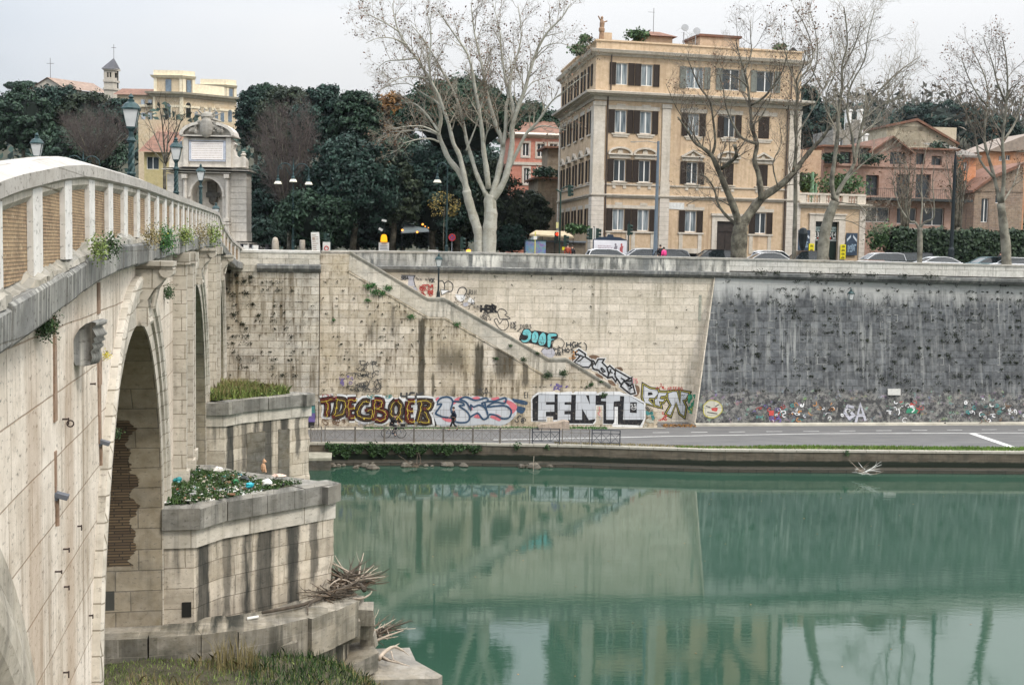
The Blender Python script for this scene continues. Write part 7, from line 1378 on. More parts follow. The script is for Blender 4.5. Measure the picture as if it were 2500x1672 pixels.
n=9000;x=RNG.uniform(50,330,n);y=300+RNG.random(n)*260;hz=np.array([hill(a,b)for a,b in zip(x,y)]);p0=np.stack([x,y,hz],1);p1=p0+np.stack([RNG.normal(0,1.6,n),RNG.normal(0,1,n),4+RNG.random(n)*6],1)
seg=np.concatenate([p0,p1,np.full((n,1),.16),np.full((n,1),.03)],1);np_mesh('hillside_bare_trees',prisms(seg),4,far_tw,kind='stuff')
n=14000;x=RNG.uniform(-330,110,n);y=190+RNG.random(n)*170;hz=np.array([hill(a,b)for a,b in zip(x,y)]);z=hz+RNG.random(n)*(4+2*np.sin(x*.2+y*.1))
np_mesh('park_undergrowth',leaf_quads(np.stack([x,y,z],1),RNG.normal(size=(n,3))+[0,-1,.8],1.1*(.5+RNG.random(n)),.5),4,lf_oak,kind='stuff')
for l_,cx,cy,rx,rz,Y,n in(('dark evergreen on the hillside behind the stone tower',2015,320,75,55,235,3500),('blue dark evergreen left on the hillside behind the palazzo edge',1965,300,40,90,240,3000),('dark evergreen clump above the cream house',2290,300,110,50,300,4000),('evergreen mass at the far right hillside',2430,330,60,50,250,2500)):
 evergreen(l_,cx,cy,rx,rz,Y,n,lf_oak,.6,'evergreen_tree',lobes=60)
lmp=plain('lamp_green_iron',(.022,.05,.052),.45,.3,6,.3);lmpd=plain('lamp_dark_iron',(.015,.022,.025),.5,.2,6,.3)
g=G('lamp_glass_milky');lgl=g.fin(g.mix(g.noise(g.obj(),4,3),(.45,.46,.46),(.70,.71,.70)),.2,spec=.6)
def lantern(t,z,s=1.0,parent=None):
 """four sided lantern: finial, roof, glass cage"""
 mb=MB();W0,W1=.13*s,.235*s
 for k in range(4):
  a=pi/4+pi/2*k;c,d=math.cos(a)*1.414,math.sin(a)*1.414;mb.tube([(c*W0,d*W0,z),(c*W1,d*W1,z+.52*s)],.014*s,4)
 mb.box(-W0,-W0,z-.05*s,W0,W0,z);mb.box(-W1-.02,-W1-.02,z+.50*s,W1+.02,W1+.02,z+.54*s)
 mb.lathe(0,0,[(.30*s,z+.54*s),(.27*s,z+.58*s),(.20*s,z+.68*s),(.10*s,z+.74*s),(.10*s,z+.80*s),(.05*s,z+.83*s),(.085*s,z+.88*s),(.05*s,z+.93*s),(.015*s,z+.98*s)],12)
 L=mb.build('lantern',lmp,t);mb=MB();q0,q1=W0*.93,W1*.93
 mb.add([(-q0,-q0,z),(q0,-q0,z),(q0,q0,z),(-q0,q0,z),(-q1,-q1,z+.5*s),(q1,-q1,z+.5*s),(q1,q1,z+.5*s),(-q1,q1,z+.5*s)],[(0,1,5,4),(1,2,6,5),(2,3,7,6),(3,0,4,7),(3,2,1,0)]);mb.build('glass',lgl,L)
def bridge_lamp(label,x,y,z0,ztop,group='lantern posts on the bridge'):
 t=thing('bridge_lamp',label,'street lamp',(x,y,z0),BA,group);H_=ztop-z0-.98
 mb=MB();mb.lathe(0,0,[(.30,0),(.30,.12),(.24,.16),(.24,.55),(.28,.60),(.19,.68),(.15,.95),(.17,1.0)],10);mb.build('base',lmp,t)
 mb=MB();P=22
 for k in range(3):
  mb.tube([(.045*math.cos(2.1*k+i*.75),.045*math.sin(2.1*k+i*.75),1.0+(H_-1.35)*i/P)for i in range(P+1)],[.075-.02*i/P for i in range(P+1)],6)
 mb.lathe(0,0,[(.12,H_-.45),(.14,H_-.40),(.08,H_-.3),(.07,H_-.15),(.12,H_-.05),(.13,H_)],10);mb.lathe(0,0,[(.12,1.7),(.14,1.75),(.12,1.8)],10);mb.build('twisted_column',lmp,t)
 lantern(t,H_+.0);return t
def on_bridge(px,t,zoff=0):
 P=Plane((BR0[0]+t*math.cos(BA),BR0[1]+t*math.sin(BA)),BA+pi/2);return P
for px,ty,tt,lab in((320,229,-1.0,'tall twisted iron lamp standing highest behind the bridge coping'),(430,335,-1.0,'second twisted bridge lamp before the left flank of the fountain'),(490,400,-1.0,'third bridge lamp before the fountain niche'),(90,324,-6.6,'lantern lamp on the far parapet at the left edge'),(527.5,508,-.9,'last small bridge lamp where the coping turns down')):
 P=on_bridge(px,tt);s,zt_=P.uz(px,ty);w_=bw(tt,s,0);bridge_lamp(lab,w_.x,w_.y,zb(s)+.05,zt_ if px!=527.5 else zb(s)+4.4)
w_=bw(-.95,17.4,0);bridge_lamp('nearest bridge lamp cut off by the upper left picture corner',w_.x,w_.y,zb(17.4)+.05,zb(17.4)+4.35)
warmw=plain('lamp_shade_white',(.80,.76,.62),.4,.05,3)
def curl(mb,s,z,r):
 mb.tube([(s*(.12+r*1.0-r*math.cos(a)),0,z+r*math.sin(a))for a in[pi*i/12 for i in range(13)]],[.045]*13,6)
 mb.tube([(s*(.12+2*r-.30*r+.32*r*math.cos(a)*(1-a/9)),0,z+.30*r+.32*r*math.sin(a)*(1-a/9))for a in[.6*i for i in range(11)]],.028,5)
 mb.tube([(s*.1,0,z-.6),(s*(.12+r*.6),0,z-.1),(s*(.12+r*.9),0,z+.5*r)],.03,5)
def shade(mb,mw,x,y,z):
 mb.lathe(x,y,[(.05,z+.55),(.10,z+.5),(.10,z+.28),(.16,z+.2),(.20,z)],8);mw.lathe(x,y,[(.24,z),(.36,z-.22),(.30,z-.26),(.05,z-.27)],10)
def arm_lamp(label,px,py,Y,ztop,heads,name='street_lamp',scale=1):
 b=at(px,py,Y);t=thing(name,label,'street lamp',(b.x,Y,STREET),TH,'iron street lamps on the square');H_=ztop-STREET
 mb=MB();mb.lathe(0,0,[(.22,0),(.22,.3),(.15,.4),(.13,1.6),(.16,1.7),(.09,1.8),(.075,H_*.62),(.11,H_*.63),(.06,H_*.64),(.05,H_-.9),(.10,H_-.85),(.04,H_-.4),(.01,H_)],8);mb.build('pole',lmp,t)
 for k,s in enumerate(heads):
  mb=MB();mw=MB()
  if s:curl(mb,s,H_-1.15,.62);mb.tube([(s*1.36,0,H_-1.15),(s*1.36,0,H_-1.6)],.04,5);shade(mb,mw,s*1.36,0,H_-2.15)
  else:mb.tube([(0,-.05,H_-.9),(0,-.25,H_-1.1),(0,-.3,H_-1.4)],.05,5);shade(mb,mw,0,-.3,H_-1.95)
  a=mb.build('arm',lmp,t);mw.build('lamp_shade',warmw,a)
 return t
arm_lamp('three armed iron lamp with white shades beside the bare purple tree',715.5,590,111,at(715,385,111).z,(-1,1,0))
arm_lamp('curled lamp top peeking over the bridge coping',204,480,106,at(204,366,106).z,(-1,1))
def hook_lamp(label,px,Y,ytop,yhead,side):
 b=at(px,590,Y);t=thing('street_lamp',label,'street lamp',(b.x,Y,STREET),TH,'iron street lamps on the square');zt_=at(px,ytop,Y).z-STREET;zh=at(px,yhead,Y).z-STREET;r=.42
 mb=MB();mb.lathe(0,0,[(.15,0),(.14,1.5),(.08,1.6),(.05,zt_-r)],8);mb.tube([(side*(r-r*math.cos(a)),0,zt_-r+r*math.sin(a))for a in[pi*i/10 for i in range(11)]],.04,5);mb.tube([(side*2*r,0,zt_-r),(side*2*r,0,zh+.5)],.03,5);mb.build('pole',lmp,t)
 mb=MB();mw=MB();shade(mb,mw,side*2*r,0,zh);a=mb.build('lamp_head',lmp,t);mw.build('lamp_shade',warmw,a)
hook_lamp('slim hook lamp with one white shade before the dark oaks',805,112,423,460,1);hook_lamp('slim hook lamp left of the pale plane tree',1090,104,398,440,-1)
b=WP.off(1.1);u,_=b.uz(1070,725);p=wv(u,1.1,9.72);t=thing('stair_lamp','old dark lamp post standing on the upper stair landing','street lamp',(p.x,p.y,9.72),TH);zt_=b.uz(1070,617)[1]-9.72
mb=MB();mb.lathe(0,0,[(.22,0),(.22,1.1),(.15,1.2),(.12,1.5),(.07,1.7),(.055,zt_-1.35),(.10,zt_-1.3),(.05,zt_-1.1)],8);mb.build('pole',lmpd,t);lantern(t,zt_-1.0,1.0)
p=B3.uz(2070,715);q_=wv(p[0]-.0,lerp(UE,p[0])+1.0,0);t=thing('wall_lantern','small dark lantern fixed on the blackened wall','lantern',(q_.x,q_.y,p[1]-.5),TH);lantern(t,0,.9);mb=MB();mb.tube([(0,.8,.75),(0,0,.95)],.03,5);mb.build('bracket',lmpd,t)
b=at(1600,615,99);t=thing('lamp_mast','plain blue grey steel mast with thin arm before the palazzo','street lamp',(b.x,99,STREET),TH);zt_=at(1594,345,99).z-STREET
mb=MB();mb.lathe(0,0,[(.26,0),(.24,1.2),(.19,1.4),(.13,zt_*.6),(.10,zt_)],10);mb.build('pole',plain('mast_bluegrey',(.17,.21,.25),.5,.12,2,.3),t)
mb=MB();mb.tube([(0,0,zt_-.15),(-.9,0,zt_-.02),(-1.9,0,zt_-.1)],[.035,.03,.03],5);mb.rbox((-2.05,0,zt_-.12),(.4,.12,.08));mb.build('arm',plain('arm_grey',(.30,.28,.25),.5,.1),t)
b=at(2322,620,101);t=thing('lamp_mast','dark thick iron mast before the hedge at the right','street lamp',(b.x,101,STREET),TH);zt_=at(2328,372,101).z-STREET;mb=MB();mb.lathe(0,0,[(.28,0),(.26,2),(.17,2.2),(.12,zt_-1),(.16,zt_-.9),(.05,zt_)],8);mb.build('pole',lmpd,t)
tlg=plain('signal_green_box',(.015,.04,.03),.5,.1,4);redl=emis('red_signal',(1,.03,.01),3.5);amb=emis('amber_signal',(1,.42,.02),1.3);dkl=plain('signal_lens',(.02,.02,.02),.2,.1)
wht_s=plain('sign_white_face',(.62,.61,.57),.5,.08,4)
def post(label,px,Y,ytop,r=.05,name='traffic_light',cat='traffic light',mat=None,col=None):
 b=at(px,610,Y);t=thing(name,label,cat,(b.x,Y,STREET),TH);zt_=at(px,ytop,Y).z-STREET;mb=MB();mb.tube([(0,0,0),(0,0,zt_)],r,8);mb.build('pole',mat or tlg,t);return t,zt_
def head(t,x,z,lit=None,face=-1,turn=0):
 mb=MB();mb.X=Matrix.Translation((x,0,z))@Matrix.Rotation(turn,4,'Z');mb.box(-.15,-.12,0,.15,.12,.95)
 for k in range(3):mb.tube([(0,-.12,.17+.3*k),(0,-.32,.15+.3*k)],[.12,.13],8)
 h_=mb.build('signal_head',tlg,t)
 for k in range(3):
  mb=MB();mb.X=Matrix.Translation((x,0,z))@Matrix.Rotation(turn,4,'Z');mb.tube([(0,-.26,.16+.3*k),(0,-.335,.155+.3*k)],[.115,.115],10);mb.build('lens',(redl if lit==k else dkl),h_)
t,z_=post('traffic light on a curved arm with red lamp lit beside the left palazzo facade',1366,103,470,.07);mb=MB();mb.tube([(0,0,z_),(.12,0,z_+.35),(.45,0,z_+.5),(.9,0,z_+.5)],.05,6);mb.tube([(0,0,z_),(-.4,0,z_+.25)],.07,6);mb.build('arm',tlg,t);head(t,.75,z_-.3,turn=1.2);zr=at(1358,572,103).z-STREET;head(t,-.28,zr-.75,2);head(t,.45,zr-1.0,turn=1.4)
mb=MB();mb.box(-.35,-.1,zr+.5,-.15,-.05,zr+1.0);mb.build('sign_plate',plain('sign_cream',(.62,.56,.25),.5,.1),t);mb=MB();mb.box(.2,-.12,zr-1.3,.5,-.06,zr-1.05);mb.build('sign_plate',yel,t)
t,z_=post('pair of green traffic light heads with white backs before the billboard',1449,102,553,.06);head(t,-.28,z_-1.1,turn=-1.5);head(t,.28,z_-1.1,turn=1.5);mb=MB();mb.box(-.11,-.2,z_-1.15,-.03,-.17,z_-.1);mb.box(.05,-.2,z_-1.15,.13,-.17,z_-.1);mb.build('white_backing',wht_s,t)
t,z_=post('traffic light seen from behind before the left menu board',1959,102,556,.05,mat=plain('pole_grey',(.3,.32,.34),.5,.1));mb=MB();mb.lathe(0,0,[(.1,z_-1.9),(.22,z_-1.6),(.34,z_-1.0),(.40,z_-.5),(.28,z_-.1),(.1,z_)],10);mb.build('signal_head',lmpd,t)
t,z_=post('dark signal post before the palazzo ground floor windows',1534,106,540,.05,mat=lmpd);head(t,0,z_-1.2,turn=1.5)
t,z_=post('green traffic light behind the small white notice',795,106,570,.05);head(t,0,z_-.9,turn=1.3);head(t,.25,z_-1.3,turn=-1.3)
t,z_=post('dim traffic light under the plane tree crown',1128,104,578,.05);head(t,0,z_-1,turn=1.2)
t,z_=post('pole with camera, glowing amber light and white notice board',937,105,536,.035,'warning_light','warning light',lmpd)
zz=at(937,573,105).z-STREET;mb=MB();mb.lathe(0,-.1,[(.30,zz-.62),(.26,zz-.2),(.18,zz),(.02,zz+.03)],10);mb.build('amber_lamp',amb,t);mb=MB();mb.box(-.44,-.15,zz-1.35,.44,-.1,zz-.66);nb=mb.build('notice',wht_s,t)
mb=MB()
for k,(w_,y)in enumerate(((.2,.12),(.3,.28),(.26,.42),(.3,.54))):mb.box(-w_,-.165,zz-.66-y-.03,w_,-.155,zz-.66-y+.02)
mb.build('notice_writing',plain('notice_ink',(.25,.25,.25),.6,.1),nb)
mb=MB();mb.rbox((0,-.1,z_-.1),(.4,.25,.18),(0,.2,0));mb.rbox((-.28,-.1,z_-.85),(.35,.2,.2),(0,.5,0));mb.build('camera_box',wht_s,t)
b=at(774,608,98.5);t=thing('notice_board','tilted white notice board leaning behind the parapet','notice board',(b.x,98.5,STREET),TH);zt_=at(772,567,98.5).z-STREET
mb=MB();mb.X=Matrix.Rotation(-.07,4,'Y');mb.box(-.33,-.02,.5,.33,.02,zt_);bo=mb.build('board',wht_s,t);mb=MB();mb.X=Matrix.Rotation(-.07,4,'Y')
for r_ in range(9):mb.box(-.26,-.035,zt_-.25-r_*.17,U(.0,.27),-.025,zt_-.19-r_*.17)
mb.box(-.24,-.035,zt_-.62,-.05,-.024,zt_-.40);mb.build('board_writing',plain('faded_ink',(.38,.30,.24),.6,.2),bo);mb=MB();mb.tube([(-.3,0,0),(-.3,0,.6)],.03,6);mb.tube([(.3,0,0),(.3,0,.6)],.03,6);mb.build('leg',iron,t)
t,z_=post('small white notice with red ring sign on a short post',797,99.5,588,.03,'notice_board','notice board');mb=MB();mb.box(-.3,-.06,z_-.95,.3,-.03,z_-.1);bo=mb.build('board',wht_s,t);mb=MB();mb.tube([(.16*math.cos(a),-.075,z_-.6+.16*math.sin(a))for a in[2*pi*i/14 for i in range(15)]],.035,5);mb.build('red_ring',sr_,bo)
blu=plain('sign_blue',(.04,.10,.36),.5,.1)
t,z_=post('round no stopping sign with red ring on blue left of the plane tree',1103,100,571,.025,'road_sign','road sign',plain('pole_grey',(.3,.32,.34),.5,.1));mb=MB();mb.tube([(0,-.05,z_-.3),(0,-.08,z_-.3)],.30,20);dsk=mb.build('disc',blu,t)
mb=MB();mb.tube([(.255*math.cos(a),-.09,z_-.3+.255*math.sin(a))for a in[2*pi*i/20 for i in range(21)]],.045,6);mb.rbox((0,-.10,z_-.3),(.5,.02,.07),(0,pi/4,0));mb.rbox((0,-.112,z_-.3),(.5,.02,.07),(0,-pi/4,0));mb.build('red_ring',sr_,dsk)
b=at(1057,613,95.5);t=thing('white_case','low white case lying on top of the parapet by the stair lamp','case',(b.x,b.y,at(1057,613,95.5).z-.25),TH);mb=MB();mb.box(-.38,-.1,0,.38,.35,.28);mb.box(-.40,-.12,.28,.40,.37,.33);mb.build('body',wht_s,t);mb=MB();mb.box(.4,-.05,.05,.62,.3,.25);mb.build('grey_end',plain('grey_end',(.18,.2,.22),.5,.1),t)
BY=101;b=at(1490,620,BY);t=thing('billboard','white advertising billboard with two small figures and dark blue arched top','billboard',(b.x,BY,STREET),TH);x0=at(1449,600,BY).x-b.x;x1=at(1531,600,BY).x-b.x;z0,z1=.6,at(1490,587,BY).z-STREET
mb=MB();mb.box(x0-.06,0,.3,x1+.06,.15,z1+.06);fr_=mb.build('frame',plain('navy_frame',(.02,.035,.06),.4,.1),t);mb=MB();mb.box(x0,-.03,z0,x1,-.0,z1);pf=mb.build('poster',plain('poster_white',(.74,.72,.74),.4,.04),t)
mb=MB();cx_=(x0+x1)/2;W_=(x1-x0)/2;mb.prism([(cx_-W_,z1+.05),(cx_+W_,z1+.05),(cx_+W_*.6,z1+.25),(cx_+W_*.2,z1+.3),(cx_+W_*.15,z1+.48),(cx_-W_*.15,z1+.48),(cx_-W_*.2,z1+.3),(cx_-W_*.6,z1+.25)],0,.12,'y');mb.build('top_ornament',plain('navy_frame',(.02,.035,.06),.4,.1),fr_)
mb=MB()
for k in range(2):
 x=cx_-W_*.75
 while x<cx_+W_*.05:w_=U(.05,.14);mb.box(x,-.045,z1-.50-.16*k,x+w_,-.035,z1-.42-.16*k);x+=w_+.05
mb.build('poster_writing',plain('poster_pink_grey',(.50,.40,.44),.6,.2),pf)
for x,cc,nm in((.35,(.22,.20,.22),'a'),(.75,(.45,.10,.10),'b')):
 mb=MB();X=cx_+W_*x*.9;mb.prism([(X-.12,z1-1.1),(X+.12,z1-1.1),(X+.10,z1-.7),(X+.16,z1-.45),(X-.02,z1-.42),(X-.14,z1-.6)],-.05,-.035,'y');mb.ell((X,-.045,z1-.33),(.08,.01,.1),8);mb.build('poster_figure',plain('poster_fig_'+nm,cc,.6,.2),pf)
for x in(x0+.2,x1-.2):mb=MB();mb.tube([(x,.1,0),(x,.1,.5)],.05,6);mb.build('leg',iron,t)
t=thing('painted_box','street cabinet covered in blue and red paint below the beige tent','cabinet',(at(1310,600,99).x,99,STREET),TH);mb=MB();mb.box(-.85,0,0,.75,.7,at(1310,588,99).z-STREET);g=G('graffitied_panel');nn=g.noise(g.obj(),3.2,3,.6,col=True);hs_=g.n('ShaderNodeHueSaturation');hs_.inputs['Saturation'].default_value=2.6;hs_.inputs['Value'].default_value=.45;g.set(hs_.inputs['Color'],nn)
gpan=g.fin(g.mix(.55,hs_.outputs[0],(.16,.26,.42)),.5);mb.build('body',gpan,t);mb=MB();mb.box(-.9,-.05,at(1310,588,99).z-STREET,.8,.75,at(1310,588,99).z-STREET+.08);mb.build('lid',lmp,t)
t,z_=post('yellow post with small white plate beside the painted cabinet',1306,98.5,566,.04,'marker_post','post',plain('yellow_post',(.55,.50,.08),.5,.1));mb=MB();mb.box(-.14,-.06,z_-.62,.14,-.04,z_-.35);mb.build('plate',wht_s,t)
TYd=106;t=thing('market_tent','low beige tent roof over dark stall left of the palazzo','tent',(at(1345,600,TYd).x,TYd,STREET),TH);X=lambda px:at(px,575,TYd).x-at(1345,600,TYd).x;Z=lambda py:at(1345,py,TYd).z-STREET
mb=MB();mb.add([(X(1290),-.5,Z(573)),(X(1400),-.5,Z(577)),(X(1395),2.5,Z(563)),(X(1318),2.5,Z(562)),(X(1290),-.5,Z(577)),(X(1400),-.5,Z(581))],[(0,1,2,3),(4,5,1,0)]);mb.build('canopy',plain('canvas_beige',(.42,.34,.22),.9,.2,2),t)
mb=MB();mb.box(X(1325),1.5,0,X(1440),3,Z(590));mb.build('stall_wall',dkh,t);mb=MB();mb.box(X(1330),1.2,Z(591),X(1440),1.6,Z(587));mb.build('counter_edge',plain('grey_end',(.18,.2,.22),.5,.1),t)
for px in(1292,1322,1352,1398):mb=MB();mb.tube([(X(px),-.45,0),(X(px),-.45,Z(576))],.03,5);mb.build('pole',lmpd,t)
mb=MB();mb.add([(X(1285),-.45,Z(590)),(X(1300),-.45,Z(577)),(X(1318),-.45,Z(577)),(X(1300),-.45,Z(590))],[(0,1,2,3)]);mb.build('plastic_sheet',plain('plastic_grey',(.25,.3,.3),.3,.1),t)
t=thing('cafe_tent','dim grey cafe tent with warm lamps under the dark trees','tent',(at(1010,590,116).x,116,STREET),TH);X=lambda px:at(px,575,116).x-at(1010,590,116).x;Z=lambda py:at(1010,py,116).z-STREET
mb=MB();mb.add([(X(978),-1,Z(568)),(X(1046),-1,Z(563)),(X(1046),2,Z(556)),(X(990),2,Z(548)),(X(978),-1,Z(571)),(X(1046),-1,Z(566))],[(0,1,2,3),(4,5,1,0)]);mb.build('canopy',plain('canvas_grey',(.16,.19,.20),.9,.2,2),t)
for px in(980,1044):mb=MB();mb.tube([(X(px),-.9,0),(X(px),-.9,Z(566))],.03,5);mb.build('pole',lmpd,t)
warm=emis('warm_bulb',(1,.36,.06),2.2)
for px,py,r in((981,563,.10),(1017,567,.10),(1030,548,.10),(1036,553,.05),(1044,556,.05)):mb=MB();mb.ell((X(px),-1.1,Z(py)),(r,r,r),8);mb.build('bulb',warm,t)
t=thing('ground_lamp','glowing orange lamp low behind the parapet beside the plane tree','lamp',(at(1144,612,99).x,99,STREET),TH);mb=MB();mb.tube([(0,0,0),(0,0,1.0)],.04,6);mb.build('post',lmpd,t);mb=MB();mb.ell((0,0,1.15),(.2,.2,.13),8);mb.build('bulb',warm,t)
bol=stone('bollard_stone',(.38,.33,.27),(.30,.26,.21),(.2,.2,.2),1,1,.01,lines=False,pits=.5,blotch=.5)
for px,yt_,r,lab in((672,579,.28,'rounded stone bollard right of the scooters'),(738,586,.22,'shorter flat stone bollard beside the three armed lamp')):
 b=at(px,608,97.5);t=thing('stone_bollard',lab,'bollard',(b.x,97.5,STREET),0);H_=at(px,yt_,97.5).z-STREET;mb=MB();mb.lathe(0,0,[(r*1.05,0),(r,H_*.3),(r*.95,H_*.8),(r*.6,H_*.97),(.02,H_)]if r>.25 else[(r,0),(r,H_*.95),(r*.9,H_),(.01,H_)],12);mb.build('shaft',bol,t,smooth=True)
blk_p=plain('scooter_black',(.015,.015,.018),.3,.1,3,.1);tyre=plain('tyre_rubber',(.012,.012,.012),.8,.1)
def scooter(label,px,col,Y=98.0,turn=.3,box=False):
 b=at(px,605,Y);t=thing('scooter',label,'scooter',(b.x,Y,STREET),TH+turn,'scooters parked before the fountain')
 for x in(-.62,.62):mb=MB();mb.tube([(x,-.05,.25),(x,.05,.25)],.25,14);mb.build('wheel',tyre,t)
 mb=MB();mb.prism([(-.75,.35),(-.3,.25),(.2,.25),(.35,.45),(.1,.5),(.0,.78),(-.7,.80),(-.85,.6)],-.14,.14,'y');mb.prism([(.35,.35),(.5,.32),(.62,.55),(.48,1.0),(.36,1.02),(.42,.7)],-.17,.17,'y');mb.build('body',col,t)
 mb=MB();mb.prism([(-.75,.80),(.0,.78),(-.05,.88),(-.7,.90)],-.13,.13,'y');mb.build('saddle',blk_p,t)
 mb=MB();mb.tube([(.62,0,.25),(.42,0,1.05)],.03,6);mb.tube([(.38,-.32,1.1),(.42,0,1.08),(.38,.32,1.1)],.02,5);mb.box(.44,-.14,1.05,.50,.14,1.38);mb.tube([(.4,-.25,1.1),(.42,-.3,1.32)],.012,4);mb.ell((.42,-.3,1.34),(.03,.06,.05),6);mb.build('handlebar',blk_p,t)
 if box:mb=MB();mb.box(-.98,-.2,.9,-.6,.2,1.28);mb.build('top_box',wht_s,t)
for i,(px,c_,bx,lab)in enumerate(((566,blk_p,True,'leftmost dark scooter with pale top box by the fountain steps'),(582,plain('scooter_navy',(.02,.03,.07),.3,.1),False,'navy scooter second from the fountain steps'),(600,blk_p,True,'black scooter with white box left of the white one'),(617,plain('scooter_white',(.70,.70,.68),.3,.05),True,'white scooter in the dark row'),(634,blk_p,False,'black scooter right of the white one'),(652,plain('scooter_grey',(.10,.10,.11),.3,.1),False,'grey scooter nearest the rounded bollard'))):scooter(lab,px,c_,97.6,U(.9,1.9),bx)
cgl=plain('car_glass',(.018,.025,.028),.06,.1,2,0,.8);lampw=plain('car_lamp',(.6,.6,.6),.15,.05)
def car(label,x0,x1,Y,col,shape='hatch',face=1,roofy=None):
 """car parked along the kerb; px range is the roof span seen over the parapet"""
 a,b=at(x0,605,Y),at(x1,605,Y);cxx=(a.x+b.x)/2;t=thing('parked_car',label,'car',(cxx,Y,STREET+.02),TH+(0 if face>0 else pi),'cars parked along the embankment');s=1.0
 H_={'hatch':1.50,'sedan':1.44,'suv':1.68,'van':1.75}[shape];s_=max(.95,min(1.2,(at((x0+x1)/2,roofy,Y).z-STREET)/H_))if roofy else 1;H_*=s_
 cab={'hatch':[(-2.0,.90),(-1.75,H_-.14),(-1.35,H_-.02),(-.2,H_),(.35,H_-.06),(1.15,.95)],'sedan':[(-1.85,.95),(-1.15,H_-.08),(-.6,H_),(.1,H_-.02),(.5,H_-.10),(1.25,.93)],'suv':[(-2.1,1.0),(-1.95,H_-.10),(-1.5,H_),(.1,H_-.02),(.5,H_-.10),(1.2,1.05)],'van':[(-2.1,1.0),(-2.05,H_-.05),(-1.8,H_),(.6,H_-.03),(.95,H_-.15),(1.5,1.0)]}[shape]
 low=[(-2.05,.35),(-2.12,.6),(-2.05,.92)]+[(1.2,.96),(1.85,.82),(2.08,.65),(2.1,.35)]
 prof=low[:3]+[(1.2,.96),(1.85,.82),(2.08,.65),(2.1,.35)];mb=MB();n=len(prof)
 rows=[(-.86,.96),(-.80,1.0),(.80,1.0),(.86,.96)];vs=[(x*k if abs(x)>1.9 else x,y,.35+(z-.35)*(k if z>.5 else 1))for y,k in rows for x,z in prof]
 fs=[(r*n+i,r*n+(i+1)%n,(r+1)*n+(i+1)%n,(r+1)*n+i)for r in range(3)for i in range(n)]+[tuple(range(n))[::-1],tuple(range(3*n,4*n))]
 mb.add(vs,fs);mb.box(-1.9,-.84,.2,1.95,.84,.36)
 m=len(cab);yy=[.80,.66,.64,.64,.64,.78];vs=[]
 for sg_ in(-1,1):vs+=[(x,sg_*y,z)for(x,z),y in zip(cab,yy)]
 fs=[(i,i+1,m+i+1,m+i)for i in(1,2,3)]
 R_=MB();R_.add(vs,[(i+1,i,m+i,m+i+1)for i in(1,2,3)]);mb.v+=[tuple(v)for v in[]]
 k0=len(mb.v);mb.add(vs,[(i+1,i,m+i,m+i+1)for i in(1,2,3)])
 for sg_ in(-1,1):
  q=[Vector((x,sg_*y,z))for(x,z),y in zip(cab,yy)]
  for i,r in((0,.035),(4,.028)):mb.tube([q[i],q[i+1]],r,5)
  mb.tube([q[1],q[2],q[3],q[4]],.03,5);x=-.45
 mb.build('body',col,t)
 g_=MB();g_.add([(x*.99,y*.985,z-.012)for x,y,z in vs],[(0,1,m+1,m),(4,5,m+5,m+4),(0,5,4,3,2,1),(m,m+1,m+2,m+3,m+4,m+5)]);g_.build('windows',cgl,t)
 for x in(-1.3,1.3):
  for y in(-.80,.80):mb=MB();mb.tube([(x,y-.1,.32),(x,y+.1,.32)],.32,14);wv_=mb.build('wheel',tyre,t);mb=MB();mb.tube([(x,y-.115,.32),(x,y+.115,.32)],.19,10);mb.build('rim',plain('rim_silver',(.4,.4,.42),.3,.05,3,.6),wv_)
 for y in(-.62,.62):mb=MB();mb.rbox((2.03,y,.68),(.12,.3,.14));mb.build('headlight',lampw,t);mb=MB();mb.rbox((-2.05,y,.78),(.08,.22,.2));mb.build('tail_light',sr_,t)
 return t
cw_=plain('car_white',(.70,.71,.72),.25,.03,1,.1);cd_=plain('car_dark',(.022,.025,.03),.25,.1,1,.2);cs_=plain('car_silver',(.36,.37,.38),.25,.05,1,.4);ct_=plain('car_teal',(.10,.17,.19),.25,.05,1,.3);cb_=plain('car_brown',(.09,.06,.045),.3,.1,1,.3)
for(lab,x0,x1,Y,c_,sh_,fc,ry)in(('white hatchback in front of the billboard',1462,1522,99.5,cw_,'hatch',1,609),('white car with dark windows right of the billboard',1522,1596,99.6,cw_,'hatch',-1,608),('silver car behind the blue grey mast',1580,1665,101.3,cs_,'hatch',-1,609),('dark car behind the couple at the parapet',1615,1680,99.6,cd_,'hatch',1,611),('dark hatchback between mast and palazzo door',1698,1772,99.8,cd_,'hatch',-1,610),('small white car with roof just over the parapet',1832,1900,99.6,cw_,'sedan',-1,617),('white car behind the small white one',1868,1924,101.8,cw_,'hatch',1,613),('dark car with pale roof line before the shop',1918,2004,100.2,cb_,'hatch',-1,613),('large white car right of the shop wing',2100,2186,99.9,cw_,'suv',-1,620),('dark van behind the pruned tree',2188,2236,102.5,cd_,'van',-1,625),('white car right of the pruned tree',2248,2318,100.2,cw_,'sedan',-1,628),('teal car near the right edge',2378,2444,100.4,ct_,'hatch',-1,628),('white car at the far right behind the leafy plane tree',2432,2478,100.2,cw_,'hatch',-1,630)):
 car(lab,x0,x1,Y,c_,sh_,fc,ry)
skin=plain('skin',(.45,.26,.18),.6,.05)
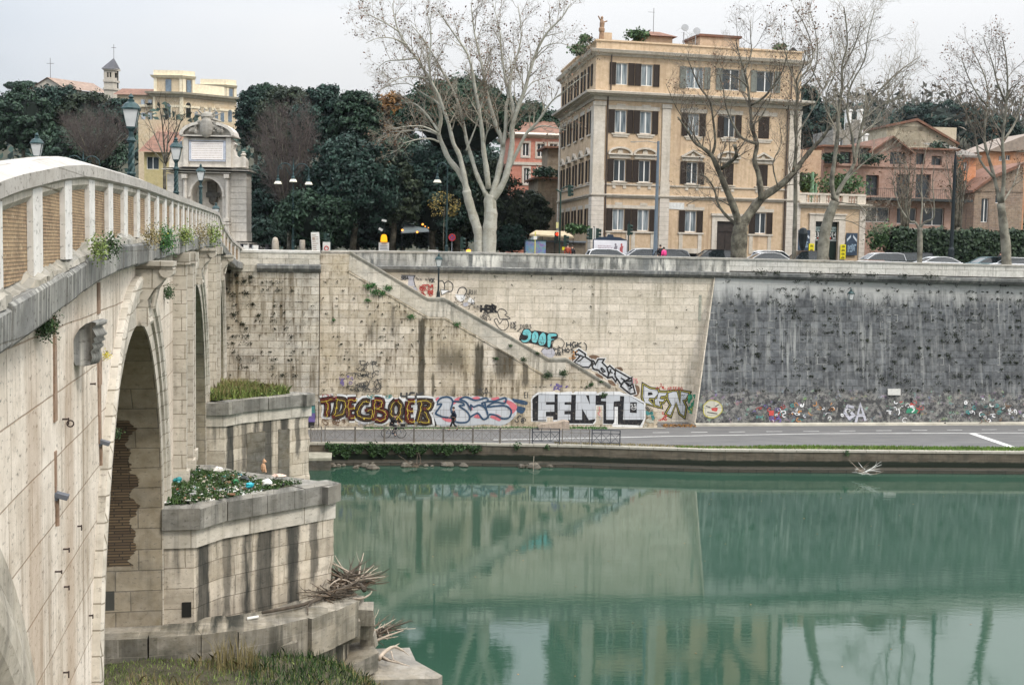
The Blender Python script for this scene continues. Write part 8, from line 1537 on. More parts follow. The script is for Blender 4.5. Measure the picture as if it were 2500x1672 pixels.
def skin_obj(name,J,E_,R_,mat,parent,sub=1,label=None):
 """one continuous limb/torso surface grown on a skeleton"""
 me=bpy.data.meshes.new(name);me.from_pydata([tuple(p)for p in J],E_,[]);o=bpy.data.objects.new(name,me);COL.objects.link(o)
 md=o.modifiers.new('s','SKIN');sv=me.skin_vertices[0].data
 for i,r in enumerate(R_):sv[i].radius=(r,r)if not hasattr(r,'__len__')else r
 sv[0].use_root=True;sm=o.modifiers.new('d','SUBSURF');sm.levels=sub;sm.render_levels=sub
 dg=bpy.context.evaluated_depsgraph_get();m2=bpy.data.meshes.new_from_object(o.evaluated_get(dg));bpy.data.objects.remove(o)
 for f in m2.polygons:f.use_smooth=True
 m2.materials.clear();return link(name,m2,mat,parent,label)
def person(label,loc,rz,pose,top,legs,hair,group=None,shoes=None):
 """pose: dict of joints in metres, x forward, y left, z up"""
 t=thing('person',label,'person',loc,rz,group);p={k:Vector(v)for k,v in pose.items()}
 J=[p['pelvis'],p['chest'],p['neck'],p['head']];E_=[(0,1),(1,2),(2,3)];R_=[(.15,.11),(.17,.12),.058,(.078,.092)]
 def add(a,pt,r):J.append(pt);E_.append((a,len(J)-1));R_.append(r);return len(J)-1
 for s in 'lr':
  i=add(1,p['sh'+s],.055);i=add(i,p['el'+s],.043);i=add(i,p['ha'+s],.030)
  d=(p['ha'+s]-p['el'+s]).normalized();side_=d.cross(Vector((0,0,1))if abs(d.z)<.9 else Vector((1,0,0))).normalized()
  pm=add(i,p['ha'+s]+d*.06,.030)
  for k in range(4):f1=add(pm,p['ha'+s]+d*(.11)+side_*(.024*(k-1.5)),.009);add(f1,p['ha'+s]+d*(.15+.012*(k in(1,2)))+side_*(.022*(k-1.5))+Vector((0,0,-.012)),.008)
  add(i,p['ha'+s]+d*.05+side_*.055,.010)
  i=add(0,p['hi'+s],.085);i=add(i,p['kn'+s],.055);i=add(i,p['an'+s],.038);add(i,p['to'+s],.035)
 b=skin_obj('body',J,E_,R_,skin,t,1)
 nz_=p['head']+Vector((.088,0,-.005));mb=MB();mb.ell(nz_,(.022,.014,.02),6);mb.ell(p['head']+Vector((0,.078,-.01)),(.018,.012,.03),6);mb.ell(p['head']+Vector((0,-.078,-.01)),(.018,.012,.03),6);mb.build('face_features',skin,t)
 JJ=[p['pelvis']+Vector((0,0,.0)),p['chest'],p['chest']+Vector((0,0,.14))];EE=[(0,1),(1,2)];RR=[(.175,.135),(.20,.15),(.11,.09)]
 for s in 'lr':
  JJ.append(p['sh'+s]);EE.append((1,len(JJ)-1));RR.append(.075);JJ.append(p['el'+s]);EE.append((len(JJ)-2,len(JJ)-1));RR.append(.062);JJ.append(p['ha'+s].lerp(p['el'+s],.12));EE.append((len(JJ)-2,len(JJ)-1));RR.append(.048)
 skin_obj('jacket',JJ,EE,RR,top,t,1)
 JJ=[p['pelvis']];EE=[];RR=[(.165,.125)]
 for s in 'lr':
  for k,r in(('hi',.105),('kn',.075),('an',.062)):JJ.append(p[k+s]+(Vector((0,0,.05))if k=='an' else Vector((0,0,0))));EE.append((0 if k=='hi' else len(JJ)-2,len(JJ)-1));RR.append(r)
 skin_obj('trousers',JJ,EE,RR,legs,t,1)
 for s in 'lr':mb=MB();d=(p['to'+s]-p['an'+s]);mb.tube([p['an'+s]-d*.15+Vector((0,0,-.035)),p['an'+s]+d*.6+Vector((0,0,-.04)),p['to'+s]+d*.2+Vector((0,0,-.02))],[.055,.052,.03],8);mb.build('shoe',shoes or blk_p,t)
 mb=MB();mb.ell(p['head']+Vector((-.022,0,.035)),(.098,.092,.098),10);mb.build('hair',hair,t);return t
def standing(h=1.72,lean=0,arms=0):
 k=h/1.72;v=lambda x,y,z:(x*k,y*k,z*k)
 return dict(pelvis=v(0,0,.93),chest=v(.0+lean,0,1.30),neck=v(.01+lean,0,1.50),head=v(.03+lean,0,1.62),shl=v(lean,.19,1.42),shr=v(lean,-.19,1.42),ell=v(-.03,.24,1.14),elr=v(-.03,-.24,1.14),hal=v(.06,.24,.90),har=v(.06,-.24,.90),hil=v(0,.09,.90),hir=v(0,-.09,.90),knl=v(.02,.10,.5),knr=v(.02,-.10,.5),anl=v(0,.10,.10),anr=v(0,-.10,.10),tol=v(.16,.10,.05),tor=v(.16,-.10,.05))
cblk=plain('cloth_black',(.012,.012,.015),.8,.2);cnavy=plain('cloth_navy',(.012,.018,.035),.8,.2);hairb=plain('hair_dark',(.02,.012,.008),.6,.2);pinkc=plain('cloth_pink',(.70,.05,.22),.7,.1);redc=plain('cloth_rust',(.26,.05,.025),.8,.15)
b=onz(1107,1052,PATHZ);pw=standing(1.74);pw.update(knl=(.16,.09,.52),anl=(.28,.09,.13),tol=(.42,.09,.11),knr=(-.02,-.09,.50),anr=(-.30,-.09,.16),tor=(-.17,-.09,.05),ell=(-.16,.23,1.15),hal=(-.10,.22,.92),elr=(.06,-.23,1.14),har=(.24,-.2,1.02))
person('man in dark jacket walking left along the path before the silver piece',(b.x,b.y,PATHZ),TH+pi,pw,cnavy,cblk,hairb)
for px,Y,z_,top_,h_,lab,rz_ in((1612,97.2,0,cblk,1.78,'person in black jacket at the parapet',-1.2),(1621,97.1,0,pinkc,1.60,'person in bright pink top at the parapet',2.2),(1386,97.6,0,redc,1.70,'person in rust red jacket left of the billboard',-1.5),(1397,98.4,0,cblk,1.62,'person in dark clothes beside the rust red jacket',-1.4),(2443,101,0,cblk,1.75,'dark clothed person by the right leafy tree',-1.5)):
 b=at(px,610,Y);person(lab,(b.x,Y,STREET+.13),rz_,standing(h_),top_,cblk,hairb)
s_=Plane((BR0[0]-1.6*math.cos(BA),BR0[1]-1.6*math.sin(BA)),BA+pi/2)
for px,py,mt,hr,lab in((424,458,plain('cloth_orange',(.55,.17,.03),.8,.2),plain('hair_ginger',(.50,.17,.04),.8,.3),'person with big orange hair peeking over the bridge coping'),(437,466,redc,plain('hair_auburn',(.16,.03,.02),.8,.3),'person with dark red hair beside the orange haired one')):
 s,z_=s_.uz(px,py);w_=bw(-1.6,s,0);hh=z_-zb(s)-.05;t=person(lab,(w_.x,w_.y,zb(s)+.05),BA+pi/2,standing(max(1.5,min(1.95,hh+.02))),mt,cblk,hr)
b=onz(961,1069,PATHZ);bk=thing('bicycle','dark city bicycle ridden right along the railing','bicycle',(b.x,b.y,PATHZ),TH);bm=plain('bike_dark_blue',(.03,.05,.09),.35,.2,4,.3)
for x in(-.52,.52):
 mb=MB();mb.tube([(x+.33*math.cos(a),0,.34+.33*math.sin(a))for a in[2*pi*i/24 for i in range(25)]],.021,6);wl_=mb.build('wheel',tyre,bk);mb=MB()
 for k in range(10):a=2*pi*k/10;mb.tube([(x,0,.34),(x+.32*math.cos(a),0,.34+.32*math.sin(a))],.004,3)
 mb.tube([(x,-.03,.34),(x,.03,.34)],.03,6);mb.build('spokes',plain('spoke_grey',(.2,.2,.2),.4,.1),wl_)
mb=MB()
for P in([(-.52,0,.34),(-.05,0,.30)],[(-.05,0,.30),(-.18,0,.85)],[(-.52,0,.34),(-.17,0,.80)],[(-.05,0,.30),(.33,0,.78)],[(-.16,0,.76),(.32,0,.84)],[(.30,0,.95),(.36,0,.72),(.52,0,.34)]):mb.tube(P,.018,6)
mb.build('frame',bm,bk);mb=MB();mb.tube([(.30,0,.95),(.29,0,1.02)],.015,5);mb.tube([(.22,-.26,1.04),(.33,-.1,1.03),(.33,.1,1.03),(.22,.26,1.04)],.014,5);mb.build('handlebar',bm,bk);mb=MB();mb.rbox((-.19,0,.90),(.27,.14,.06));mb.build('saddle',blk_p,bk)
mb=MB();mb.box(.45,-.16,.72,.78,.16,.98);mb.build('front_basket',blk_p,bk);mb=MB();mb.tube([(-.05,-.1,.30),(-.05,.1,.30)],.05,10);mb.tube([(-.05,-.1,.30),(.08,-.1,.16)],.012,4);mb.tube([(-.05,.1,.30),(-.18,.1,.44)],.012,4);mb.build('crank',bm,bk)
pc_=dict(pelvis=(-.17,0,1.00),chest=(-.02,0,1.30),neck=(.10,0,1.47),head=(.16,0,1.57),shl=(.02,.18,1.41),shr=(.02,-.18,1.41),ell=(.14,.22,1.20),elr=(.14,-.22,1.20),hal=(.24,.24,1.07),har=(.24,-.24,1.07),hil=(-.14,.09,.97),hir=(-.14,-.09,.97),knl=(.12,.10,.72),knr=(.20,-.10,.80),anl=(-.10,.10,.36),anr=(.04,-.10,.24),tol=(.02,.10,.36),tor=(.17,-.10,.20))
person('cyclist in black with cap leaning over the handlebar',(b.x,b.y,PATHZ),TH,pc_,cblk,cblk,cblk)
rg1=plain('railing_galvanised',(.17,.15,.13),.6,.35,3,.2);rg2=plain('railing_dark',(.03,.035,.045),.5,.2,3,.2)
def rail_panel(w):
 T_=[([(0,0),(0,1.08)],.035),([(w,0),(w,1.08)],.035),([(0,1.05),(w,1.05)],.024),([(0,.82),(w,.82)],.016),([(0,.18),(w,.18)],.02)]
 for k in(1,2):T_.append(([(w*k/3,.18),(w*k/3,1.05)],.014))
 for k in range(3):
  a,b_=w*k/3+.04,w*(k+1)/3-.04;m_=(a+b_)/2
  T_+=[([(a,.2),(b_,.8)],.010),([(a,.8),(b_,.2)],.010)]
 return T_
ordn=['first','second','third','fourth','fifth','sixth','seventh','eighth','ninth','tenth','eleventh','twelfth']
pxs=[(758,784),(793,866),(866+2,938),(940,1011),(1013,1084),(1086,1157),(1159,1224),(1226,1298),(1304.5,1371),(1378,1444),(1450,1517)]
for i,(a,b_)in enumerate(pxs):
 pa,pb_=onz(a,1083+.012*(a-760),PATHZ),onz(b_,1083+.012*(b_-760),PATHZ);ua_,va_=WP.loc(pa);ub2,vb2=WP.loc(pb_);va_,vb2=edge_v(ua_)+.25,edge_v(ub2)+.25
 pa,pb_=wv(ua_,va_,PATHZ+.02),wv(ub2,vb2,PATHZ+.02);d=pb_-pa;w_=d.length;dark=i in(8,10)
 t=thing('railing_panel',f'{ordn[i]} steel railing panel from the bridge pier, '+('dark painted' if dark else 'faded grey'),'railing',pa,math.atan2(d.y,d.x),'railing panels along the quay edge')
 mb=MB()
 for P,r in rail_panel(w_)[:2]:mb=MB();mb.tube([(x,0,z)for x,z in P],r,6);mb.build('post',rg2 if dark else rg1,t)
 mb=MB()
 for P,r in rail_panel(w_)[2:]:mb.tube([(x,0,z)for x,z in P],r*(1.5 if dark else 1.15),5)
 mb.build('rail_grid',rg2 if dark else rg1,t)
pa=onz(1352,1047,PATHZ);t=thing('stone_block','long rough stone block lying below the FENTO letters','stone',(pa.x,pa.y,PATHZ),TH)
vs=[];n=12
mb=MB();P=[(-1.15,0),(-1.2,.25),(-1.0,.40),(-.4,.44),(.2,.52),(.7,.66),(1.05,.62),(1.1,.2),(1.12,0)];mb.prism(P,-.45,.35,'y');mb.build('block',stone('block_rose_stone',(.42,.33,.26),(.36,.28,.22),(.2,.2,.2),1,1,.01,lines=False,pits=.7,blotch=.6),t)
def blades(name,P,H_,Wd,mat,parent=None,lean=.35,kind='stuff',label=None):
 n=len(P);a=RNG.uniform(0,2*pi,n);L=RNG.normal(size=(n,2))*lean;dx=np.stack([np.cos(a),np.sin(a),np.zeros(n)],1)*Wd[:,None]
 mid=P+np.stack([L[:,0]*H_*.4,L[:,1]*H_*.4,H_*.6],1);tip=P+np.stack([L[:,0]*H_,L[:,1]*H_,H_*(1-.3*np.abs(L[:,0]))],1)
 q=np.stack([P-dx,P+dx,mid+dx*.7,tip,mid-dx*.7],1).reshape(-1,3);return np_mesh(name,q,5,mat,parent,kind,label=label)
gr_a=foliage('grass_green',(.05,.085,.02),(.25,.32,.09));gr_b=foliage('grass_dry',(.10,.085,.035),(.34,.28,.13));gr_c=foliage('weed_dark',(.010,.025,.010),(.05,.10,.03));gr_y=foliage('flower_yellow',(.45,.38,.03),(.7,.6,.06));ivy=foliage('ivy_bright',(.02,.07,.02),(.07,.19,.05))
def scatter(n,f):
 out=[]
 while len(out)<n:
  p=f()
  if p is not None:out.append(p)
 return np.array(out)
def nb():
 t,s=U(-9,7.5),U(29.5,36.8);p=bw(t,s,0);z=bank(p.x,p.y)
 return(p.x,p.y,z-.03)if z>.05 else None
P=scatter(21000,nb);k=RNG.random(len(P));blades('bank_grass',P,.06+.14*RNG.random(len(P))**1.6,.006+.008*RNG.random(len(P)),gr_a)
P=scatter(9000,nb);sel=np.array([(math.sin(p[0]*1.3)+math.sin(p[1]*1.9+p[0]))>.2 for p in P]);P=P[sel];blades('dry_bank_grass',P,.12+.32*RNG.random(len(P)),.005+.006*RNG.random(len(P)),gr_b)
def tall():
 p=bw(U(1.6,2.8),U(34.2,34.9),0);return(p.x,p.y,bank(p.x,p.y))
P=scatter(120,tall);blades('tall_dry_stalks',P,.6+.5*RNG.random(len(P)),.008+.005*RNG.random(len(P)),gr_b,lean=.22)
def nb2():
 t,s=U(2.5,6.5),U(33,36.6);p=bw(t,s,0);z=bank(p.x,p.y);return(p.x,p.y,z)if z>.1 else None
P=scatter(1300,nb2);blades('bank_weeds',P,.10+.3*RNG.random(len(P)),.008+.01*RNG.random(len(P)),gr_c)
def cwpts(s0,n,inset=.45,z0=6.62):
 def f():
  t,s=U(0,4.6),U(.7,7.2)
  lim=(5.15-inset*2)*(1-abs(s-3.9)/3.6);lim=max(lim,.75 if .6<s<7.2 else 0)
  if t>lim-.1:return None
  p=bw(t,s0+s,0);return(p.x,p.y,z0+.10*math.sin(t*2.1+s)*math.sin(s*1.7)+.08)
 return scatter(n,f)
for s0 in(36.0,60.6):
 vs=[];mb=MB();pl_=[(0,.8),(.8,.85),(4.1,3.9),(.8,6.95),(0,7.0)];n=12
 for i in range(n+1):
  for j in range(n+1):
   s=.8+6.2*j/n;tm=max(.8,4.4*(1-abs(s-3.9)/3.3));t=tm*i/n;vs.append((t,s0+s,6.60+(.16*math.sin(t*2.1+s)*math.sin(s*1.7)+.10)*(1 if 0<i<n else 0)+U(0,.05)))
 mb.add(vs,[(i*(n+1)+j,(i+1)*(n+1)+j,(i+1)*(n+1)+j+1,i*(n+1)+j+1)for i in range(n)for j in range(n)]);mb.build('soil_fill',gm,bridge)
P=cwpts(36.0,9000);m_=np.array([math.sin(p[0]*2.3)+math.sin(p[1]*2.9)>-.9 for p in P]);P=P[m_];blades('pier_grass',P,.06+.20*RNG.random(len(P))**2,.006+.010*RNG.random(len(P)),foliage('pier_grass_green',(.025,.06,.015),(.10,.17,.05)))
P=cwpts(36.0,4500);np_mesh('pier_weeds',leaf_quads(P+[0,0,.05]+RNG.normal(size=P.shape)*.05,RNG.normal(size=P.shape)+[0,0,1],.03+.05*RNG.random(len(P))),4,gr_c,kind='stuff')
P=cwpts(60.6,9000);blades('far_pier_grass',P,.15+.55*RNG.random(len(P))**1.5,.012+.016*RNG.random(len(P)),gr_a,lean=.3)
P=cwpts(60.6,6000,.5);blades('far_pier_dry_grass',P[:2600],.2+.65*RNG.random(2600),.010+.012*RNG.random(2600),gr_b)
P=cwpts(60.6,1600);np_mesh('far_pier_weeds',leaf_quads(P+RNG.normal(size=P.shape)*[.1,.1,.15]+[0,0,.15],RNG.normal(size=P.shape),.04+.05*RNG.random(len(P))),4,gr_a,kind='stuff')
cols=[('white',(.68,.68,.66),170),('cream',(.50,.45,.37),190),('teal',(.03,.30,.26),26),('dark green',(.02,.10,.05),26),('black',(.02,.02,.02),26),('red',(.45,.08,.06),10),('grey',(.35,.35,.35),110),('blue',(.08,.35,.50),10),('brown',(.25,.14,.08),90)]
for nm,c_,n in cols:
 P=cwpts(36.0,n,.5);mb=MB()
 for p in P:
  d=U(.02,.06)*(1.7 if random.random()<.15 else 1);k=random.random()
  if k<.35:mb.ell((p[0],p[1],p[2]+.06),(d,d*.8,d*.6),6,jit=.3)
  elif k<.6:a=U(0,6.28);mb.tube([(p[0],p[1],p[2]+.07),(p[0]+math.cos(a)*d*3,p[1]+math.sin(a)*d*3,p[2]+.08)],[d*.55,d*.55],7)
  else:mb.rbox((p[0],p[1],p[2]+.06),(d*2.4,d*1.8,d*.5),(U(-.5,.5),U(-.5,.5),U(0,3)),jit=d*.3)
 mb.build('litter',plain('litter_'+nm.replace(' ','_'),c_,.5,.15,8),None,kind='stuff')
def crumple(name,label,cat,p,r,col,n=10,zs=.7):
 t=thing(name,label,cat,(p.x,p.y,p.z),U(0,3));mb=MB();mb.ell((0,0,r*.5),(r,r*.8,r*zs),n,jit=.28);mb.build('bag_film',plain('film_'+name+str(len(bpy.data.materials)),col,.35,.12,9),t);return t
def cw3(px,py,z=6.78):return onz(px,py,z)
for nm,l_,px,py,r,c_ in(('plastic_bag','turquoise plastic bag in the middle of the pier rubbish',609,1189,.13,(.03,.42,.52)),('plastic_bag','dark teal bag at the left of the pier rubbish',434,1177,.14,(.02,.22,.24)),('plastic_bag','large pale bag near the back of the pier rubbish',533,1153,.16,(.66,.64,.60)),('plastic_bag','bunched white bag right of the turquoise one',652,1185,.17,(.74,.74,.72)),('cardboard_sheet','flattened pinkish card near the pier tip',682,1168,.22,(.62,.46,.38)),('plastic_bag','black bag among weeds right of centre',596,1176,.16,(.015,.02,.02)),('plastic_bag','green bag left of the turquoise one',575,1180,.12,(.02,.20,.07))):
 crumple(nm,l_,'bag' if 'bag' in nm else 'card',cw3(px,py),r,c_,zs=.7 if 'bag' in nm else .25)
p=onz(513,1222,6.7);crumple('plastic_bag','white torn bag hanging over the pier cap edge','bag',Vector((p.x+.05,p.y-.05,6.45)),.09,(.80,.80,.78),zs=3.0)
p=cw3(643,1142,6.9);t=thing('dog_figure','small sandy animal figure sitting among the pier rubbish','figurine',(p.x,p.y,6.75),0);mb=MB();mb.ell((0,0,.16),(.09,.08,.17),8);mb.ell((.03,0,.38),(.06,.05,.07),8);mb.ell((.08,0,.37),(.03,.03,.025),6);mb.tube([(.05,.04,.2),(.09,.04,0)],.02,5);mb.tube([(.05,-.04,.2),(.09,-.04,0)],.02,5);mb.ell((.02,.035,.45),(.015,.012,.03),5);mb.ell((.02,-.035,.45),(.015,.012,.03),5);mb.build('body',plain('sandy_clay',(.50,.30,.18),.8,.2,6),t)
p=onz(527,1656,2.2);crumple('plastic_bag','turquoise bag in the grass at the bottom edge','bag',p,.17,(.03,.42,.52))
p=onz(617,1512,3.2);t=thing('paper_roll','pale rolled paper on the pier footing','paper',(p.x,p.y,3.2),.5);mb=MB();mb.tube([(-.18,0,.05),(.18,0,.07)],[.05,.045],8);mb.build('roll',wht_s,t)
def tuft(s,t,z,n,r,mat,leaf=.03,drop=.2,name='wall_plant',fl=0,label=None,rz_=None):
 w_=bw(t,s,z);P=RNG.normal(size=(n,3))*[r*.35,r*.6,r*.45]+[0,0,-drop*r];Mb=np.array(Matrix.Rotation(BA,4,'Z'));P=P@Mb[:3,:3].T+np.array(w_)
 th_=thing(name,label,'plant',w_,BA);np_mesh('foliage',leaf_quads(P,RNG.normal(size=(n,3))+[.5,-.5,.8],leaf*(.5+RNG.random(n))),4,mat,th_)
 mb=MB()
 for _ in range(6):mb.tube([tuple(w_),tuple(w_+Vector((U(-.3,.3)*r,U(-.4,.4)*r,U(.1,.6)*r)))],[.012,.004],4)
 mb.build('stem',bark_dk,th_,world=True)
 if fl:np_mesh('flowers',leaf_quads(P[:fl]+[0,0,.03],RNG.normal(size=(fl,3)),np.full(fl,.022)),4,gr_y,th_)
 return th_
def sl(px,t=.4):return on_bridge(px,t).uz(px,580)[0]
for(px,dz,n,r,m_,fl,lab,leaf)in((400,-.05,1500,.36,ivy,30,'big bright green bush with yellow flowers on the bridge ledge',.024),(448,.0,900,.34,gr_a,20,'green weeds right of the flowering ledge bush',.028),(490,.05,700,.5,gr_b,0,'dry tan weeds on the far part of the ledge',.03),(517,.05,700,.6,gr_a,0,'green weeds where the ledge turns down',.045),(262,.02,500,.25,gr_c,0,'small dark weeds on the ledge near the arch crown',.022),(232,.05,500,.22,gr_a,0,'tiny weeds between ledge stones beside the first posts',.02),(365,.03,500,.3,gr_b,6,'thin withered stems on the ledge left of the bush',.025)):
 s=sl(px);tuft(s,.45,zb(s)+dz,n,r,m_,leaf,.1,fl=fl,label=lab)
for(px,py,n,r,m_,lab,leaf)in((90,783,1500,.20,gr_c,'dark green tuft hanging under the ledge at the left edge',.017),(243,863,150,.10,gr_y,'small yellow weed beside the carved head',.014),(272,1055,160,.12,gr_c,'small green tuft beside the first pier arch edge',.02),(400,708,500,.24,gr_c,'dark ivy under the ledge right of the first arch',.025),(428,690,400,.28,gr_c,'dark ivy clump between the pilasters',.028),(455,735,300,.2,gr_c,'small ivy on the second arch ring',.03)):
 s,z=pl(px,py);tuft(s,.12,z,n,r,m_,leaf,.3,label=lab)
def wall_tufts(name,spots,mat):
 Pp=[]
 for(u,v,z,r,k)in spots:
  q=RNG.normal(size=(k,3))*[r,.04,r*.7];c_=np.array(wv(u,v-.05,z));Pp.append(q+c_)
 P=np.concatenate(Pp);np_mesh(name,leaf_quads(P,RNG.normal(size=P.shape)+[0,-1,.4],.035+.04*RNG.random(len(P))),4,mat,emb,kind='stuff')
sp=[]
def dv(u,z):v0=lerp(UE,u);return v0+(2.86+max(0,v0-1.05)*.8-v0)*(z-PATHZ+.4)/(12.62-PATHZ+.4)
for _ in range(460):
 u=29+U(0,1)**.8*30;r_=random.randint(5,20);z=1.32+.55*r_+U(-.05,.02)
 if u<28.1+1.9*(z-1)/11.6+.4:continue
 sp.append((u,dv(u,z),z,U(.04,.16)*(1.4 if math.sin(u*.9)+math.sin(z*1.3+u*.3)>.3 else .8),random.randint(8,26)))
for _ in range(26):u=U(30,56);z=U(4.5,12);sp.append((u,dv(u,z),z,U(.14,.24),40))
for u in(33,34.5,37.6,40,42.2,44.5,46.8):sp+=[(u+U(-.4,.4)+i*.15,2.6,PT(u)-1.08,.16,26)for i in range(4)]
moss=foliage('dark_joint_moss',(.008,.010,.006),(.028,.038,.018));wall_tufts('wall_weeds_and_pockets',sp,moss)
sp=[]
for _ in range(95):u=-7.2+7*U(0,1)**1.5;z=1.4+.55*random.randint(7,19)+U(-.04,.03);sp.append((u,-.34,z,U(.04,.13),random.randint(6,20)))
for(cx,cy,r)in((85,360,.33),(185,350,.22),(215,230,.15),(170,260,.13),(60,190,.2),(110,215,.12),(235,430,.14),(160,575,.14),(275,510,.12),(90,505,.16)):u,z=WP.off(-.32).uz(540+cx/3.015,600+cy/3.015);sp.append((u,-.36,z,r*.6,60))
for _ in range(60):u=U(.2,9);z=1.4+.55*random.randint(5,19);sp.append((u,-.02,z,U(.03,.08),8))if z<13.2-.58*max(0,u-2)else None
for _ in range(26):u=U(9,28);z=13-U(.5,6);sp.append((u,3.0,z,U(.03,.1),8))if z>14.5-.5*(u-2)+1.5 else None
wall_tufts('wall_weeds_and_pockets',sp,foliage('dark_pocket_leaf',(.012,.012,.007),(.035,.040,.018)))  # near-black leaf tufts; the dark of pockets between stones put into their colour
sp=[]
for(cx,cy,r,k)in((1080,300,.20,90),(1120,290,.2,90),(1135,340,.26,140),(1185,350,.2,90),(1230,310,.24,130),(1080,400,.13,50),(1395,520,.22,90),(1735,575,.2,80),(825,545,.1,30)):u,z=WP.uz(540+cx/3.015,600+cy/3.015);sp.append((u,-.05,z,r*.7,k))
wall_tufts('ivy_clumps',sp,ivy)
sp=[]
for(cx,cy,r,k)in((895,950,.3,150),(1010,935,.3,150),(1215,1020,.22,90),(720,835,.2,70),(1310,1095,.22,90),(515,830,.15,50),(1285,1000,.12,40),(620,735,.12,40),(1180,1040,.1,30),(820,790,.14,40)):u,z=WP.uz(1040+cx/3.016,600+cy/3.016);sp.append((u,-.06,z,r*.55,k))
wall_tufts('ivy_clumps',sp,gr_c)
P=scatter(3500,lambda:tuple(wv(U(3.2,21),U(-.8,-.1),PATHZ)));blades('wall_foot_grass',P,.05+.18*RNG.random(len(P)),.012+.014*RNG.random(len(P)),foliage('strip_grass',(.03,.09,.02),(.08,.20,.05)))
def qe():
 u=U(24,62);e_=edge_v(u);w_=.5+.9*min(1,max(0,(u-26)/6));q=U(.35,w_+.35)
 if u<29.5 and random.random()<.6:return None
 return tuple(wv(u,e_+q,PATHZ))
P=scatter(15000,qe);blades('quay_grass',P,.05+.16*RNG.random(len(P))**1.5,.014+.016*RNG.random(len(P)),foliage('quay_grass_green',(.05,.11,.015),(.17,.27,.05)))
P=scatter(3500,lambda:(lambda u:tuple(wv(u,edge_v(u)+U(.4,1.3),PATHZ)))(U(16,40)));blades('dry_quay_grass',P,.04+.10*RNG.random(len(P)),.014+.014*RNG.random(len(P)),gr_b)
def hang():
 u=U(.6,11);f=U(0,1);L_=.25+.45*(1+math.sin(u*2.3)*math.sin(u*5.1+1))*(1-.05*u)
 if random.random()>(1-.07*u)or f>L_:return None
 return tuple(wv(u,edge_v(u)-U(.02,.25),PATHZ-.05-f*1.0))
P=scatter(5200,hang);np_mesh('quay_creepers',leaf_quads(P,RNG.normal(size=P.shape)+[0,-1,.4],.05+.06*RNG.random(len(P))),4,gr_c,kind='stuff')
for(px,py,r,k)in((905,1072,.22,90),(1270,1099,.2,70),(2110,1122,.14,40),(1335,1090,.12,40),(800,1083,.15,60)):
 p=onz(px,py,PATHZ-.1);u,v=WP.loc(p);P=RNG.normal(size=(k,3))*r*.6+np.array(wv(u,edge_v(u)-.08,PATHZ-.12));t=thing('quay_plant',{905:'green tuft on the quay edge below the cyclist',1270:'dark tuft on the quay wall below the seventh railing panel',2110:'lonely small plant in the quay wall at the right',1335:'small tuft under the first dark railing panel',800:'weeds on the quay edge near the pier'}[px],'plant',wv(u,edge_v(u),PATHZ-.1),0)
 np_mesh('foliage',leaf_quads(P,RNG.normal(size=P.shape)+[0,-1,.5],.05+.05*RNG.random(k)),4,gr_c,t);mb=MB();mb.tube([tuple(wv(u,edge_v(u)+.05,PATHZ-.2)),tuple(wv(u,edge_v(u)-.1,PATHZ-.05))],[.02,.01],4);mb.build('stem',bark_dk,t,world=True)
rk=stone('wet_rock',(.04,.034,.026),(.02,.017,.013),(.03,.03,.03),1,1,.01,lines=False,pits=.6,blotch=.8,bcol=(.03,.03,.02))
sb=thing('landing_slab','low pale concrete landing slab in front of the quay left end','slab',wv(-.9,-8.6,0),TH);mb=MB();mb.box(-6,-.6,.0,1.9,1.7,.62);mb.build('block',rk,sb);mb=MB();mb.box(-6,-.63,.62,1.95,1.72,.80);mb.build('top',plain('pale_slab',(.30,.28,.22),.9,.25,2),sb)
for k in range(46):
 u=U(-2.2,6.5)if k<34 else U(6,16);v=edge_v(u)-U(.6,2.3)*(1 if u<4 else .55);p=wv(u,v,0);r=U(.10,.34)
 t=thing('river_rock','dark wet rock among the rubble at the foot of the quay','rock',(p.x,p.y,0),U(0,6),'rubble rocks at the quay foot');mb=MB();mb.ell((0,0,r*.25),(r*U(.8,1.5),r,r*U(.6,.9)),7,jit=.22);mb.build('stone',rk,t)
def branch_pile(name,label,c,n,L_,r0,mats,flat=.3,up=.25,dirn=None):
 t=thing(name,label,'driftwood',c,0)
 for i in range(n):
  a=U(0,2*pi)if dirn is None else dirn+random.gauss(0,1.1)+(pi if random.random()<.3 else 0);l=L_*U(.45,1.1);p=Vector(c)+Vector((U(-1,1)*L_*.28,U(-1,1)*L_*.22,U(.0,flat)));d=Vector((math.cos(a),math.sin(a),U(-.15,up)));pts=[p]
  for k in range(5):d=(d+Vector((U(-.25,.25),U(-.25,.25),U(-.15,.18)))).normalized();pts.append(pts[-1]+d*l/5)
  mb=MB();mb.tube(pts,[r0*U(.5,1.1)*(1-.8*k/5)+.004 for k in range(6)],6)
  if l>L_*.7:
   q=pts[3];dd=(d+rnd_perp(d)*.8).normalized();mb.tube([q,q+dd*l*.2,q+dd*l*.3+Vector((0,0,.05))],[r0*.35,r0*.2,.004],5)
  mb.build('branch',random.choice(mats),t,world=True)
 return t
dw1=plain('driftwood_bleached',(.34,.28,.22),.8,.3,5);dw2=plain('driftwood_brown',(.11,.08,.055),.9,.4,4);dw3=plain('driftwood_dark',(.07,.055,.04),.9,.4,4)
c_=onz(845,1437,2.95);branch_pile('driftwood_tangle','tangle of brown driftwood on the broken footing tip',c_,95,1.45,.045,[dw2,dw2,dw3,dw3,dw1],.4,.35,.5)
c_=onz(800,1462,3.1);branch_pile('driftwood_tangle','flat mat of dark sticks on the footing behind the long log',c_,40,1.1,.03,[dw2,dw3,dw3],.25,.2,.3)
